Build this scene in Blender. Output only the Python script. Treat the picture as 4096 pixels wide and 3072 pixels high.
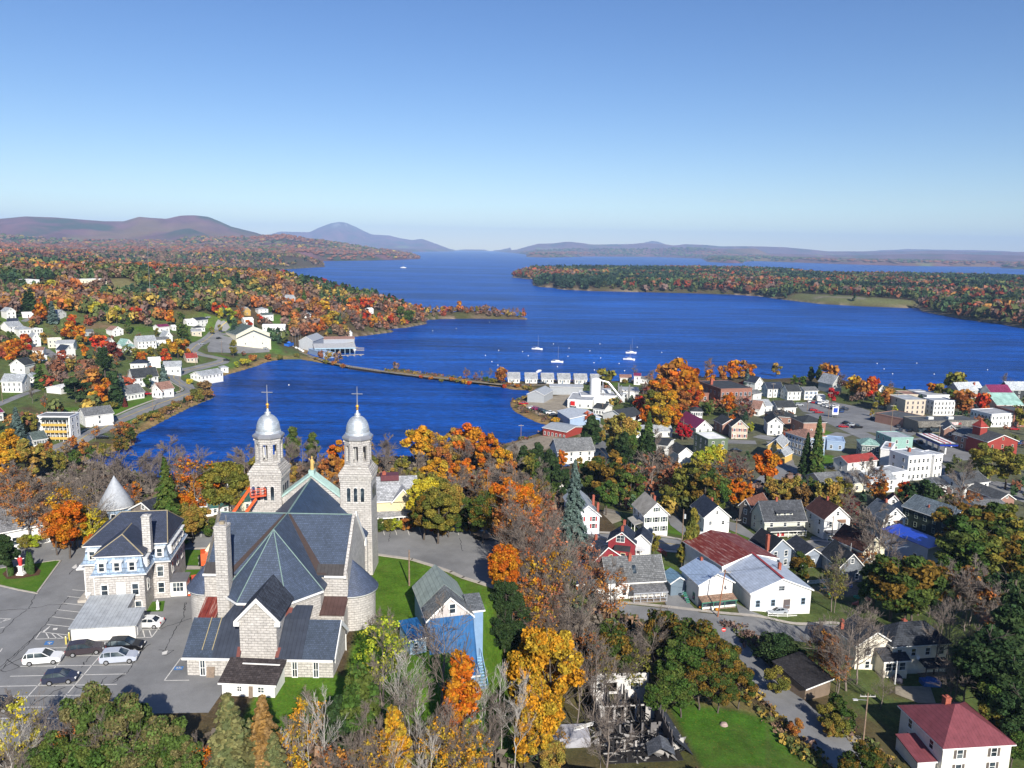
import bpy, bmesh, math, random
import numpy as np
from mathutils import Vector, Matrix
from mathutils.geometry import delaunay_2d_cdt
random.seed(7); rng = np.random.default_rng(11)
for o in list(bpy.data.objects): bpy.data.objects.remove(o)
scn = bpy.context.scene; COL = scn.collection
# -- camera
FPX, PIT, ROL, HC = 3117.0, math.radians(9.85), math.radians(1.02), 88.0
_c, _s = math.cos(PIT), math.sin(PIT)
FW = Vector((0, _c, -_s)); R0 = Vector((1, 0, 0)); U0 = Vector((0, _s, _c))
RT = R0*math.cos(ROL) + U0*math.sin(ROL); UP = -R0*math.sin(ROL) + U0*math.cos(ROL)
cam = bpy.data.cameras.new('camera'); co = bpy.data.objects.new('camera', cam); COL.objects.link(co)
M4 = Matrix((RT, UP, -FW)).transposed().to_4x4(); M4.translation = (0, 0, HC); co.matrix_world = M4
cam.sensor_width = 36; cam.lens = 36*FPX/4096; cam.clip_start = 1; cam.clip_end = 60000
scn.camera = co
# -- sky, sun, exposure
SUN_AZ, SUN_EL = math.radians(17), math.radians(31)     # sun stands behind the camera, to its right
w = bpy.data.worlds.new('World'); scn.world = w; w.use_nodes = True
nt = w.node_tree; bg = nt.nodes['Background']
sky = nt.nodes.new('ShaderNodeTexSky'); sky.sky_type = 'NISHITA'; sky.sun_disc = False
sky.sun_elevation = SUN_EL; sky.sun_rotation = math.pi - SUN_AZ
sky.altitude = 300; sky.air_density = 1.0; sky.dust_density = 0.0; sky.ozone_density = 3.0
hs = nt.nodes.new('ShaderNodeHueSaturation'); hs.inputs['Hue'].default_value = 0.512; hs.inputs['Saturation'].default_value = 1.2
nt.links.new(sky.outputs[0], hs.inputs['Color']); nt.links.new(hs.outputs[0], bg.inputs['Color'])
bg.inputs['Strength'].default_value = 0.079
sl = bpy.data.lights.new('sun', 'SUN'); sl.energy = 5.0; sl.angle = math.radians(0.5); sl.color = (1, 0.945, 0.85)
so = bpy.data.objects.new('sun', sl); COL.objects.link(so)
so.rotation_euler = (math.pi/2 - SUN_EL, 0, SUN_AZ)
scn.view_settings.view_transform = 'Standard'; scn.view_settings.look = 'None'
scn.view_settings.exposure = 0.55; scn.view_settings.gamma = 1; scn.view_settings.use_curve_mapping = False
scn.render.resolution_x = 1024; scn.render.resolution_y = 768
# -- picture <-> place
KZ = 0.46293
ORG = dict(A=(0,1900),B=(700,1500),C=(700,2100),D=(1400,1900),E=(0,2304),F=(1024,2304),G=(2048,2304),H=(3072,2304),
           I=(2200,1800),J=(3072,1800),K=(2000,1400),L=(3072,1350),M=(0,800),N=(0,1350),O=(1024,800),Q=(2048,900),U=(2780,1480),
           S=(3072,900),T=(0,0),P=(0,0))
def pxy(k, x, y):
	q = {'U': .4728, 'S': .8069, 'T': 1.8517, 'P': 1}.get(k, KZ); o = ORG[k]; return o[0]+x*q, o[1]+y*q
def ray(k, x, y):
	p, q = pxy(k, x, y); return FW + RT*((p-2048)/FPX) - UP*((q-1536)/FPX)
def Zp(k, x, y, z=0.0):
	d = ray(k, x, y); t = (z-HC)/d.z; return (d.x*t, d.y*t)
def Yp(k, x, y, yw):
	d = ray(k, x, y); t = yw/d.y; return (d.x*t, yw, HC+d.z*t)
def proj(v):
	v = Vector(v) - Vector((0, 0, HC)); g = v.dot(FW); return 2048+FPX*v.dot(RT)/g, 1536-FPX*v.dot(UP)/g
# -- noise
def _h(i, j, s):
	n = (i*374761393 + j*668265263 + s*974711) & 0xffffffff
	n = ((n ^ (n >> 13))*1274126177) & 0xffffffff
	return ((n ^ (n >> 16)) & 0xffff)/65535.0
def vn(x, y, s=0):
	x = np.asarray(x, float); y = np.asarray(y, float)
	i = np.floor(x).astype(np.int64); j = np.floor(y).astype(np.int64); u = x-i; v = y-j
	u = u*u*(3-2*u); v = v*v*(3-2*v)
	return (_h(i,j,s)*(1-u)+_h(i+1,j,s)*u)*(1-v) + (_h(i,j+1,s)*(1-u)+_h(i+1,j+1,s)*u)*v
def fbm(x, y, s=0, o=4):
	r = 0; a = .5; t = 0
	for k in range(o):
		r = r + a*vn(x*2**k, y*2**k, s+k); t += a; a *= .5
	return r/t
# -- shorelines (traced at water level)
def L(s): # 'K:x,y x,y;Q:x,y'
	out = []
	for part in s.split(';'):
		k, r = part.split(':')
		for t in r.split():
			a, b = t.split(','); out.append((k.strip(), float(a), float(b)))
	return out
def W0(s): return [Zp(*p) for p in L(s)]
LEFT = [(-60,225),(-72,250)] + W0('N:700,1085 860,1010 1000,985 1165,925 1175,840 1330,765 1500,675 1640,605 1750,560 1845,525 1815,480 1825,400 1850,365 1950,325 2080,288 2212,250;'
   'O:100,1398 230,1378 400,1378 600,1415 700,1435 820,1458 825,1436 700,1410 600,1385 500,1352 440,1330 460,1260 560,1235 850,1240 852,1180 940,1175 1000,1165 1180,1143 1185,1130 1100,1118 1290,1105 1480,1070 1450,1040 1600,1028 1900,1026 2212,1032;'
   'Q:130,817 132,804 0,802;O:2100,1002 1900,996 1700,1000 1500,1004 1350,990 1200,975 1000,955 750,930 500,890 330,862 200,800 60,740;M:2212,690 2110,672 2000,640 1985,628;'
   'O:0,612 160,603 300,596 600,579 590,566 560,558 500,528 700,527 900,524 1200,518 1420,509 1415,497 1340,478 1290,460 1300,448 1500,446 1700,444 1730,437') + [(-5000,24500),(-26000,24500),(-26000,-200),(-140,-200),(-140,225)]
RIGHT = [(-700,-200),(-700,60),(-140,225),(-85,232),(-60,238)] + W0('T:430,1015 560,1010 700,1004 850,993 1000,985 1105,955;K:60,810 180,772 330,722 372,690 452,662 390,647 300,617 200,572 110,522 80,455 120,432 180,422 235,402 262,365 240,350 130,345 0,322;'
   'O:2100,1618 1800,1580 1400,1531 1090,1493 1090,1474 1230,1480 1500,1510 1800,1552 2150,1578;K:60,272 400,276 900,280 1030,268 1300,262 1700,240 2212,236;L:0,365 300,345 700,385 1000,425 1300,472 1550,460 1900,440 2212,425 2700,440') + [(900,520),(900,-200)]
PENIN = W0('Q:-5,452 140,468 182,466 178,500 184,522 240,537 360,542 400,556 700,572 1200,582 1600,592 1900,602 2170,620;S:30,365 250,391 450,403 700,412 745,412 760,427 900,455 1020,475 1140,490 1269,514 1500,560') + [(1700,700),(9000,3500)] + W0('S:1500,300 1269,292 900,280 600,272 300,272;Q:2212,410 1600,415 1000,422 500,424 100,430 10,444')
FARR = W0('O:1740,437 1900,438 2050,443;Q:0,240 125,256 130,276 300,281 560,276 620,272 1200,275 1640,290 1690,318 1850,328 1995,330 2000,318 2100,312 2212,314;S:0,181 400,195 700,203 1160,208 1150,213 1269,220 1500,225') + [(26000,9000),(26000,24500),(-3000,24500)]
def sdist(poly, X, Y):
	P = np.array(poly); n = len(P); d = np.full(X.shape, 1e18); ins = np.zeros(X.shape, bool)
	for i in range(n):
		ax, ay = P[i]; bx, by = P[(i+1) % n]; ex, ey = bx-ax, by-ay; wx, wy = X-ax, Y-ay
		t = np.clip((wx*ex+wy*ey)/(ex*ex+ey*ey+1e-9), 0, 1)
		d = np.minimum(d, (wx-ex*t)**2+(wy-ey*t)**2)
		c = (ay > Y) != (by > Y)
		ins ^= c & (X < (bx-ax)*(Y-ay)/(by-ay+1e-12)+ax)
	return np.where(ins, 1, -1)*np.sqrt(d)
# -- land heights
CP = np.array([(-140,40,31),(-60,40,29),(-10,50,26),(10,75,22),(14,95,22),(25,60,14),(45,60,12),(90,60,9),(-120,75,33),(-60,75,33),(-15,78,32),(25,85,15.5),(28,100,16),(45,85,13.5),(45,110,14),(60,95,12),(75,80,10),(80,110,10.5),
 (100,100,9),(130,120,8),(-110,110,33),(-60,110,33),(0,110,33),(14,120,25),(24,120,16.5),(40,125,14),(60,125,12.5),(80,130,11),(-110,140,32),(-60,140,33),(-5,145,33),(9,147,26),
 (20,150,15),(30,150,13.2),(45,150,12.6),(70,150,11.5),(100,150,10),(140,160,8.5),(-110,170,28),(-50,165,29),(-20,160,29),(10,165,25),(28,172,12.5),(50,180,9.8),(80,185,9),(120,200,8),(-100,210,16),
 (-50,210,14),(0,210,16),(30,210,11),(60,220,7),(120,240,6),(170,250,5),(-100,250,4),(0,250,5),(40,260,4),(80,280,5),(130,300,5),(200,320,5),(60,340,2.5),(120,380,4),(200,380,5),
 (150,450,2),(250,420,3),(60,450,2),(20,480,1.5),(100,480,2),(-190,357,3.5),(-165,330,7),(-205,412,5),(-300,500,15),(-450,600,32),(-350,700,36),(-500,900,52),(-330,900,48),(-200,860,20),
 (-120,720,6),(-60,600,5),(0,620,3),(-60,500,3),(-130,500,4),(-200,500,7),(-250,420,8),(-350,420,14),(-300,330,8),(-170,270,4),(-220,300,5),(-450,400,20),(-200,270,8),(-180,230,12),(-150,190,22),
 (-250,230,15),(-500,1300,30),(-1000,1500,40),(-1500,3000,45),(-800,2600,12),(-2000,2500,40),(-500,1800,8),(100,700,2),(700,1100,8),(600,1600,12),(1200,1800,14),(300,1900,10),(1500,3000,14),(-2000,5000,60),(-600,5500,25)], float)
def elev(X, Y):
	num = 0; den = 0
	for x, y, z in CP:
		s = 12+.10*math.hypot(x, y)
		wgt = 1.0/(((X-x)**2+(Y-y)**2)/s**2+.15)**2.2
		num = num+wgt*z; den = den+wgt
	return num/den
def crest(s, D): # list of (angle, z)
	o = []
	for k, x, y in L(s):
		d = ray(k, x, y); h = math.hypot(d.x, d.y); o.append((math.atan2(d.x, d.y), HC+D*d.z/h))
	return np.array(sorted(o))
RIDGES = [
 (9500, 3600, 2500, crest('M:-500,150 0,158 220,137 480,145 750,168 900,180 1070,180 1200,140 1300,150 1440,158 1560,130 1680,127 1800,140 1900,180 2000,225 2212,278;O:150,330 400,390 600,440', 9500)),
 (21800, 5200, 2500, crest('O:-300,330 0,300 120,297 215,270 300,275 460,277 550,235 650,198 720,188 770,192 850,225 930,265 1000,297 1150,305 1250,330 1350,345 1450,332 1580,342 1660,388 1720,393 1850,399 1990,399 2090,385 2200,400', 21800)),
 (6300, 2600, 1500, crest('M:-400,300 0,308 200,320 600,345 1000,352 1400,355 1560,330 1750,318 1900,325 2212,322;O:0,320 250,305 400,330 700,370 1000,420 1250,455 1330,475 1430,505', 6300)),
 (17500, 2600, 3000, crest('O:1720,393 1850,398 1900,400 1990,398 2060,370 2130,358 2212,360;Q:40,156 350,155 470,140 600,150 680,162 1000,162 1120,152 1300,160 1400,172 1500,158 1650,165 1800,180 2000,178 2212,182;S:80,106 200,118 300,128 500,128 700,128 800,125 1000,130 1269,130 1500,128', 17500)),
 (13000, 1800, 1500, crest('O:2100,420;Q:0,215 300,215 600,200 1000,205 1500,195 1800,205 2100,200;S:0,140 400,150 800,140 1269,150 1500,150', 13000)),
 (23500, 2500, 1000, crest('Q:1050,180 1110,152 1160,135 1210,124 1260,130 1350,165 1450,190;S:100,200 480,125 560,120 680,112 820,114 1000,118 1200,125 1269,130 1500,132', 23500)),
]
PADS = [([Zp(*p, 13.0) for p in L('I:230,1150 1000,1120 1500,1180 1700,1450 1600,1560 1000,1500 560,1440 240,1400')], 13.0, 9.0), ([Zp(*p, 15.0) for p in L('G:200,1120 1250,1100 1900,1750 -100,1750')], 15.0, 8.0)]
def hfun(X, Y):
	R = np.hypot(X, Y); A = np.arctan2(X, Y)
	sd = np.maximum.reduce([sdist(p, X, Y) for p in (LEFT, RIGHT, PENIN, FARR)])
	base = elev(X, Y)
	far = np.clip((R-900)/2500, 0, 1)
	base = base + far*(fbm(X/700, Y/700, 5)-.4)*55*np.clip(sd/900, 0, 1)
	for D, wf, wb, cr in RIDGES:
		zc = np.interp(A, cr[:,0], cr[:,1], left=0, right=0)
		n = fbm(A*D/620, R/800, int(D) % 97, 5)
		u = np.where(R < D, (D-R)/wf, (R-D)/wb)
		sh = np.clip(1-u, 0, 1)**1.25
		z = zc*sh*(1-(n-.25)*1.25*np.clip(u*2.2, 0, 1)*np.clip((1-u)*3, 0, 1))
		base = np.maximum(base, z)
	ramp = 0.35+sd*np.where(R < 700, .22, .35)
	k = np.clip(3.0-R/200, .6, 3)
	hland = -np.log(np.exp(-np.clip(base, -5, 400)/k)+np.exp(-np.clip(ramp, -5, 400)/k)+1e-30)*k
	hland = np.where(np.minimum(base, ramp) > 30*k, np.minimum(base, ramp), hland)
	hland = np.maximum(hland, .25)
	plat = np.array([(-140,55),(-140,138),(-80,140),(-60,149.5),(-24,149.2),(-6,151.2),(0,148),(2,130),(0,112),(-3,98),(-14,86),(-20,70),(-30,60)])
	sp = sdist(plat, X, Y)
	kk = np.clip(sp/5+1, 0, 1); kk = kk*kk*(3-2*kk)
	hland = hland*(1-kk)+33.0*kk
	for pg, z, fo in PADS:
		sp = sdist(pg, X, Y); kk = np.clip(sp/fo+1, 0, 1); kk = kk*kk*(3-2*kk); hland = hland*(1-kk)+z*kk
	return np.where(sd > 0, hland, np.maximum(sd*.35, -3)-.15), sd
RS = np.concatenate([np.linspace(8, 60, 28)[:-1], np.arange(60, 200, .9), np.arange(200, 420, 1.6), np.geomspace(420, 3000, 210), np.geomspace(3030, 25500, 190)])
AN = np.radians(np.arange(-52, 52.01, .16))
GR, GA = np.meshgrid(RS, AN, indexing='ij'); GX = GR*np.sin(GA); GY = GR*np.cos(GA)
GH, GSD = hfun(GX, GY)
def ground(x, y):
	x = np.asarray(x, float); y = np.asarray(y, float)
	r = np.hypot(x, y); a = np.arctan2(x, y)
	i = np.clip(np.searchsorted(RS, r)-1, 0, len(RS)-2); j = np.clip(((a-AN[0])/(AN[1]-AN[0])).astype(int), 0, len(AN)-2)
	u = np.clip((r-RS[i])/(RS[i+1]-RS[i]), 0, 1); v = np.clip((a-AN[j])/(AN[1]-AN[0]), 0, 1)
	return (GH[i,j]*(1-u)+GH[i+1,j]*u)*(1-v)+(GH[i,j+1]*(1-u)+GH[i+1,j+1]*u)*v
def gz(x, y): return float(ground(x, y))
_T = np.geomspace(45, 26000, 4000)
def hit(k, x, y, dz=0.0):
	"""point where the line of sight meets the land raised by dz; returns x, y, ground height"""
	d = ray(k, x, y); X = d.x*_T; Y = d.y*_T; Z = HC+d.z*_T
	g = np.maximum(ground(X, Y), 0)+dz; m = np.nonzero(Z < g)[0]
	i = m[0] if len(m) else len(_T)-1
	if i == 0: i = 1
	f0 = Z[i-1]-g[i-1]; f1 = Z[i]-g[i]; t = _T[i-1]+(_T[i]-_T[i-1])*(f0/(f0-f1+1e-12))
	return d.x*t, d.y*t, float(max(ground(d.x*t, d.y*t), 0))
def inpoly(poly, X, Y):
	ins = np.zeros(np.shape(X), bool); n = len(poly)
	for i in range(n):
		ax, ay = poly[i]; bx, by = poly[(i+1) % n]; c = (ay > Y) != (by > Y)
		ins ^= c & (X < (bx-ax)*(Y-ay)/(by-ay+1e-12)+ax)
	return ins
def GP(s, n=2): return [hit(*p)[:2] for p in L(s)]     # picture points laid on the land
# -- object helpers
ROOTS = []
def tag(o, label=None, cat=None, group=None, kind=None):
	if label: o['label'] = label
	if cat: o['category'] = cat
	if group: o['group'] = group
	if kind: o['kind'] = kind
	ROOTS.append(o); return o
def thing(name, label, cat, loc=(0,0,0), rz=0, group=None):
	o = bpy.data.objects.new(name, None); COL.objects.link(o); o.location = loc; o.rotation_euler = (0, 0, rz)
	o.empty_display_size = .5
	return tag(o, label, cat, group)
def link(name, me, parent=None, color=None, loc=None, rz=None):
	o = bpy.data.objects.new(name, me); COL.objects.link(o)
	if parent: o.parent = parent
	if color: o.color = (*color[:3], 1)
	if loc: o.location = loc
	if rz is not None: o.rotation_euler = (0, 0, rz)
	return o
def mesh(name, V, Fc, mats, mi=None, smooth=False):
	me = bpy.data.meshes.new(name); me.from_pydata([tuple(map(float, v)) for v in V], [], Fc)
	for m in (mats if isinstance(mats, (list, tuple)) else [mats]): me.materials.append(m)
	if mi: me.polygons.foreach_set('material_index', mi)
	if smooth: me.polygons.foreach_set('use_smooth', [True]*len(Fc))
	me.update(); return me
def npmesh(name, V, Q, mats, attrs=None, smooth=False):
	"""fast mesh from numpy verts and equal-sized faces"""
	V = np.asarray(V, np.float32); Q = np.asarray(Q, np.int32); n = Q.shape[1]
	me = bpy.data.meshes.new(name); me.vertices.add(len(V)); me.vertices.foreach_set('co', V.ravel())
	me.loops.add(Q.size); me.loops.foreach_set('vertex_index', Q.ravel())
	me.polygons.add(len(Q)); me.polygons.foreach_set('loop_start', np.arange(0, Q.size, n, dtype=np.int32))
	me.polygons.foreach_set('loop_total', np.full(len(Q), n, np.int32))
	for m in (mats if isinstance(mats, (list, tuple)) else [mats]): me.materials.append(m)
	me.update(calc_edges=True)
	if smooth: me.polygons.foreach_set('use_smooth', np.ones(len(Q), bool))
	for nm, (dom, arr) in (attrs or {}).items():
		if arr.ndim == 2:
			a = me.attributes.new(nm, 'FLOAT_COLOR', dom); c = np.ones((len(arr), 4), np.float32); c[:, :3] = arr; a.data.foreach_set('color', c.ravel())
		else:
			a = me.attributes.new(nm, 'FLOAT', dom); a.data.foreach_set('value', arr.astype(np.float32))
	return me
class MB:
	"""collects boxes, prisms and tubes into one mesh"""
	def __init__(s): s.v = []; s.f = []; s.m = []
	def poly(s, pts, m=0):
		i = len(s.v); s.v += [tuple(p) for p in pts]; s.f.append(list(range(i, i+len(pts)))); s.m.append(m)
	def box(s, x0, x1, y0, y1, z0, z1, m=0):
		i = len(s.v); s.v += [(x0,y0,z0),(x1,y0,z0),(x1,y1,z0),(x0,y1,z0),(x0,y0,z1),(x1,y0,z1),(x1,y1,z1),(x0,y1,z1)]
		for f in ((0,3,2,1),(4,5,6,7),(0,1,5,4),(1,2,6,5),(2,3,7,6),(3,0,4,7)): s.f.append([i+k for k in f]); s.m.append(m)
		return s
	def slab(s, pts, t, m=0, dirn=(0,0,-1)):
		"""a polygon given a thickness t along dirn"""
		n = len(pts); i = len(s.v); s.v += [tuple(p) for p in pts]; s.v += [tuple(p[k]+dirn[k]*t for k in range(3)) for p in pts]
		s.f.append([i+k for k in range(n)]); s.m.append(m); s.f.append([i+n+k for k in range(n)][::-1]); s.m.append(m)
		for k in range(n): s.f.append([i+k, i+n+k, i+n+(k+1) % n, i+(k+1) % n]); s.m.append(m)
		return s
	def prism(s, poly, z0, z1, m=0, top=None):
		n = len(poly); i = len(s.v); s.v += [(x,y,z0) for x,y in poly]+[(x,y,z1) for x,y in poly]
		s.f.append([i+n+k for k in range(n)]); s.m.append(m if top is None else top); s.f.append([i+k for k in range(n)][::-1]); s.m.append(m)
		for k in range(n): s.f.append([i+k, i+(k+1) % n, i+n+(k+1) % n, i+n+k]); s.m.append(m)
		return s
	def tube(s, a, b, ra, rb=None, n=6, m=0, cap=True):
		rb = ra if rb is None else rb; a = Vector(a); b = Vector(b); d = (b-a).normalized()
		u = d.orthogonal().normalized(); w_ = d.cross(u); i = len(s.v)
		for c, r in ((a, ra), (b, rb)):
			for k in range(n):
				t = 2*math.pi*k/n; s.v.append(tuple(c+u*r*math.cos(t)+w_*r*math.sin(t)))
		for k in range(n): s.f.append([i+k, i+(k+1) % n, i+n+(k+1) % n, i+n+k]); s.m.append(m)
		if cap: s.f.append([i+k for k in range(n)][::-1]); s.m.append(m); s.f.append([i+n+k for k in range(n)]); s.m.append(m)
		return s
	def lathe(s, prof, cx=0, cy=0, n=24, m=0, a0=0, a1=2*math.pi):
		full = abs(a1-a0-2*math.pi) < 1e-6; k1 = n if full else n+1; i = len(s.v)
		for r, z in prof:
			for k in range(k1):
				t = a0+(a1-a0)*k/n; s.v.append((cx+r*math.cos(t), cy+r*math.sin(t), z))
		for q in range(len(prof)-1):
			for k in range(n):
				k2 = (k+1) % k1; s.f.append([i+q*k1+k, i+q*k1+k2, i+(q+1)*k1+k2, i+(q+1)*k1+k]); s.m.append(m)
		return s
	def mesh(s, name, mats, smooth=False):
		return mesh(name, s.v, s.f, mats, s.m, smooth)
	def build(s, name, mats, parent=None, color=None, smooth=False, loc=None, rz=None):
		return link(name, s.mesh(name, mats, smooth), parent, color, loc, rz)
# -- materials
class NT:
	def __init__(s, name):
		s.m = bpy.data.materials.new(name); s.m.use_nodes = True; s.t = s.m.node_tree; s.b = s.t.nodes['Principled BSDF']; s.b.inputs['Specular IOR Level'].default_value = .25
	def n(s, typ, **kw):
		nd = s.t.nodes.new(typ)
		for k, v in kw.items():
			if hasattr(nd, k): setattr(nd, k, v)
			else: nd.inputs[k.replace('_', ' ')].default_value = v
		return nd
	def l(s, a, b): s.t.links.new(a, b)
	def noise(s, scale, detail=4, rough=.6, vec=None):
		nd = s.n('ShaderNodeTexNoise'); nd.inputs['Scale'].default_value = scale; nd.inputs['Detail'].default_value = detail; nd.inputs['Roughness'].default_value = rough
		if vec is not None: s.l(vec, nd.inputs['Vector'])
		return nd.outputs['Fac']
	def ramp(s, fac, stops):
		r = s.n('ShaderNodeValToRGB'); e = r.color_ramp.elements
		while len(e) > 1: e.remove(e[-1])
		e[0].position = stops[0][0]; e[0].color = (*stops[0][1], 1)
		for p, c in stops[1:]: q = e.new(p); q.color = (*c, 1)
		s.l(fac, r.inputs[0]); return r.outputs[0]
	def mix(s, fac, a, b, mode='MIX'):
		x = s.n('ShaderNodeMix', data_type='RGBA', blend_type=mode)
		for sock, v in ((x.inputs[0], fac), (x.inputs[6], a), (x.inputs[7], b)):
			if hasattr(v, 'links'): s.l(v, sock)
			elif isinstance(v, (int, float)): sock.default_value = v
			else: sock.default_value = (*v, 1)
		return x.outputs[2]
	def math(s, op, a, b=None):
		x = s.n('ShaderNodeMath', operation=op)
		for i, v in enumerate((a, b)):
			if v is None: continue
			if hasattr(v, 'links'): s.l(v, x.inputs[i])
			else: x.inputs[i].default_value = v
		return x.outputs[0]
	def scalecol(s, col, lo, hi, fac):
		"""col * (lo..hi by fac)"""
		r = s.n('ShaderNodeMapRange'); r.inputs['To Min'].default_value = lo; r.inputs['To Max'].default_value = hi; s.l(fac, r.inputs['Value'])
		if fac.node.type == 'TEX_NOISE': r.inputs['From Min'].default_value = .3; r.inputs['From Max'].default_value = .7
		v = s.n('ShaderNodeVectorMath', operation='SCALE'); s.l(r.outputs[0], v.inputs['Scale'])
		if hasattr(col, 'links'): s.l(col, v.inputs[0])
		else: v.inputs[0].default_value = col
		return v.outputs[0]
	def objcol(s): return s.n('ShaderNodeObjectInfo').outputs['Color']
	def coord(s, w='Object'): return s.n('ShaderNodeTexCoord').outputs[w]
	def geo(s): return s.n('ShaderNodeNewGeometry').outputs['Position']
	def bump(s, h, strength=.4, dist=.05):
		b = s.n('ShaderNodeBump'); b.inputs['Strength'].default_value = strength; b.inputs['Distance'].default_value = dist; s.l(h, b.inputs['Height']); s.l(b.outputs[0], s.b.inputs['Normal'])
	def out(s, col, rough=.8, metal=0, spec=None):
		if hasattr(col, 'links'): s.l(col, s.b.inputs['Base Color'])
		else: s.b.inputs['Base Color'].default_value = (*col, 1)
		if hasattr(rough, 'links'): s.l(rough, s.b.inputs['Roughness'])
		else: s.b.inputs['Roughness'].default_value = rough
		s.b.inputs['Metallic'].default_value = metal
		if spec is not None: s.b.inputs['Specular IOR Level'].default_value = spec
		return s.m
# -- land
def mat_land():
	t = NT('land'); a = t.n('ShaderNodeAttribute'); a.attribute_name = 'Col'; g = t.geo()
	c = t.scalecol(a.outputs['Color'], .62, 1.38, t.noise(.35, 6, .7, g))
	c = t.scalecol(c, .7, 1.3, t.noise(3.0, 3, .7, g)); lf = t.math('GREATER_THAN', t.noise(2.6, 3, .9, g), .615); c = t.mix(t.math('MULTIPLY', lf, .55), c, (.22,.13,.03))
	wn = t.n('ShaderNodeMapRange'); wn.inputs['From Min'].default_value = .5; wn.inputs['From Max'].default_value = .75; t.l(t.noise(.09, 4, .6, g), wn.inputs['Value']); c = t.mix(t.math('MULTIPLY', wn.outputs[0], .45), c, (.13,.12,.04))
	t.bump(t.noise(1.2, 5, .8, g), .5, .25)
	return t.out(c, .95, 0, .1)
GRASS = (.075,.135,.02); LAWN = (.072,.15,.014); WOOD = (.085,.062,.036); DIRT = (.16,.125,.09); REED = (.26,.17,.075); TOWNG = (.075,.105,.03)
def paint():
	X, Y, R, SD = GX, GY, GR, GSD
	C = np.zeros(X.shape+(3,)); n1 = fbm(X/22, Y/22, 3)[..., None]; n2 = fbm(X/7, Y/7, 9)[..., None]
	C[:] = WOOD; C = C*(1-np.clip((n1-.5)*4, 0, 1)) + np.array((.07,.075,.025))*np.clip((n1-.5)*4, 0, 1)
	def fill(s, col, soft=1.2, wob=0, near=True):
		nonlocal C
		pg = GP(s) if isinstance(s, str) else s
		P_ = np.array(pg); ctr = P_.mean(0); rad = np.hypot(*(P_-ctr).T).max()+5
		msk = (X-ctr[0])**2+(Y-ctr[1])**2 < rad*rad
		d = sdist(pg, X[msk], Y[msk]); k = np.clip(d/soft+.5, 0, 1)[:, None]
		if wob: k = np.clip(k*1.0-np.clip((n2[msk]-.55)*wob, 0, 1), 0, 1)
		C[msk] = C[msk]*(1-k)+np.array(col)*k
	# town ground: grass, worn earth
	fill([(30,175),(30,500),(420,520),(420,100),(75,95),(45,140)], TOWNG, 4, 3)
	fill([(45,228),(45,330),(150,440),(420,470),(420,215),(120,225)], (.11,.115,.075), 6, 3)
	fill([(-420,320),(-190,300),(-120,480),(-60,640),(-300,640),(-520,560)], (.085,.12,.035), 8, 4)
	fill('M:0,890 300,890 300,1000 0,1100', GRASS, 3); fill('M:1130,1090 1260,1095 1500,1110 1500,1150 1200,1150', GRASS, 3)
	fill('M:920,680 1110,680 1210,760 1150,830 960,830', (.19,.17,.075), 8); fill('M:720,1060 960,1060 960,1110 730,1110', (.15,.1,.06), 4)
	fill('M:1620,1060 2040,1040 2010,1180 1760,1240 1660,1260', GRASS, 4, 2)
	fill('O:120,985 500,1000 500,1080 330,1110 180,1240 240,1330 60,1310 60,1110', (.075,.15,.025), 4)
	fill('N:1130,740 1350,570 1360,520 1150,495 1100,540 870,650 870,690 730,760 850,790', LAWN, 2); fill('N:1390,520 1590,490 1500,450', LAWN, 2)
	fill('N:1560,350 1640,290 1900,230 2050,210 2090,280 1950,310 1840,370 1760,345', (.085,.15,.03), 2); fill('N:1790,130 2000,170 1990,190 1870,160', LAWN, 2)
	fill('N:590,840 690,820 780,800 700,790', LAWN, 2); fill('N:500,600 700,600 650,640 500,635', LAWN, 2); fill('N:0,470 190,480 60,560 0,540', GRASS, 2)
	fill('N:400,100 560,110 560,190 480,160', GRASS, 2); fill('N:360,180 460,200 460,280 350,260', GRASS, 2)
	# church hill lawns
	fill([(-24.2,133.6),(-17.4,131.4),(-12.8,128.3),(-7.8,123.9),(-2.4,120),(1,108),(1,88),(-14,84),(-31,82),(-31,93),(-21,93)], LAWN, .8)
	fill([(-31,93),(-22,93.5),(-19,88),(-19,80),(-30,78)], LAWN, .8)
	fill('A:1600,640 1780,640 1760,905 1590,905', LAWN, .6)
	# right side
	fill('G:1370,1130 1700,1120 2212,1150 2212,1659 1650,1659', (.05,.125,.012), 1); fill('H:0,1270 150,1370 560,1659 0,1659', (.05,.12,.012), 1)
	fill('G:1600,1060 1900,1030 2212,1130 2212,1230 1900,1140 1650,1120', (.15,.125,.05), 2, 2); fill('H:0,1130 200,1230 560,1560 560,1659 470,1659 200,1400 0,1270', (.14,.12,.05), 1.5, 2)
	fill('H:0,480 230,600 420,720 250,640 0,620', (.05,.12,.015), 1); fill('I:1010,640 1190,720 1150,745 820,700', LAWN, 1); fill('I:1550,700 1760,760 1560,770', LAWN, 1)
	fill('I:560,1290 980,1290 970,1370 590,1340', (.1,.12,.03), .8); fill('I:950,1000 1080,1010 1080,1080 960,1060', LAWN, 1); fill('J:340,1170 500,1180 480,1240 350,1215', (.1,.12,.03), 1)
	fill('J:340,1180 800,1150 840,1260 520,1270', (.17,.14,.11), 2); fill('L:470,790 610,840 600,880 480,880', LAWN, 1.5); fill('L:430,1010 570,1020 560,1090 420,1100', LAWN, 1)
	fill('K:1980,740 2140,750 2130,770 1990,765', GRASS, 1); fill('K:930,280 1200,290 1200,310 930,305', GRASS, 2)
	# industrial yard, shore
	fill('K:240,430 480,395 650,365 600,500 800,640 960,720 700,760 600,620 500,560 330,560 150,460', (.27,.23,.17), 2, 1)
	fill('K:90,800 400,730 560,770 400,860 60,900', (.30,.25,.19), 2)
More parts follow.
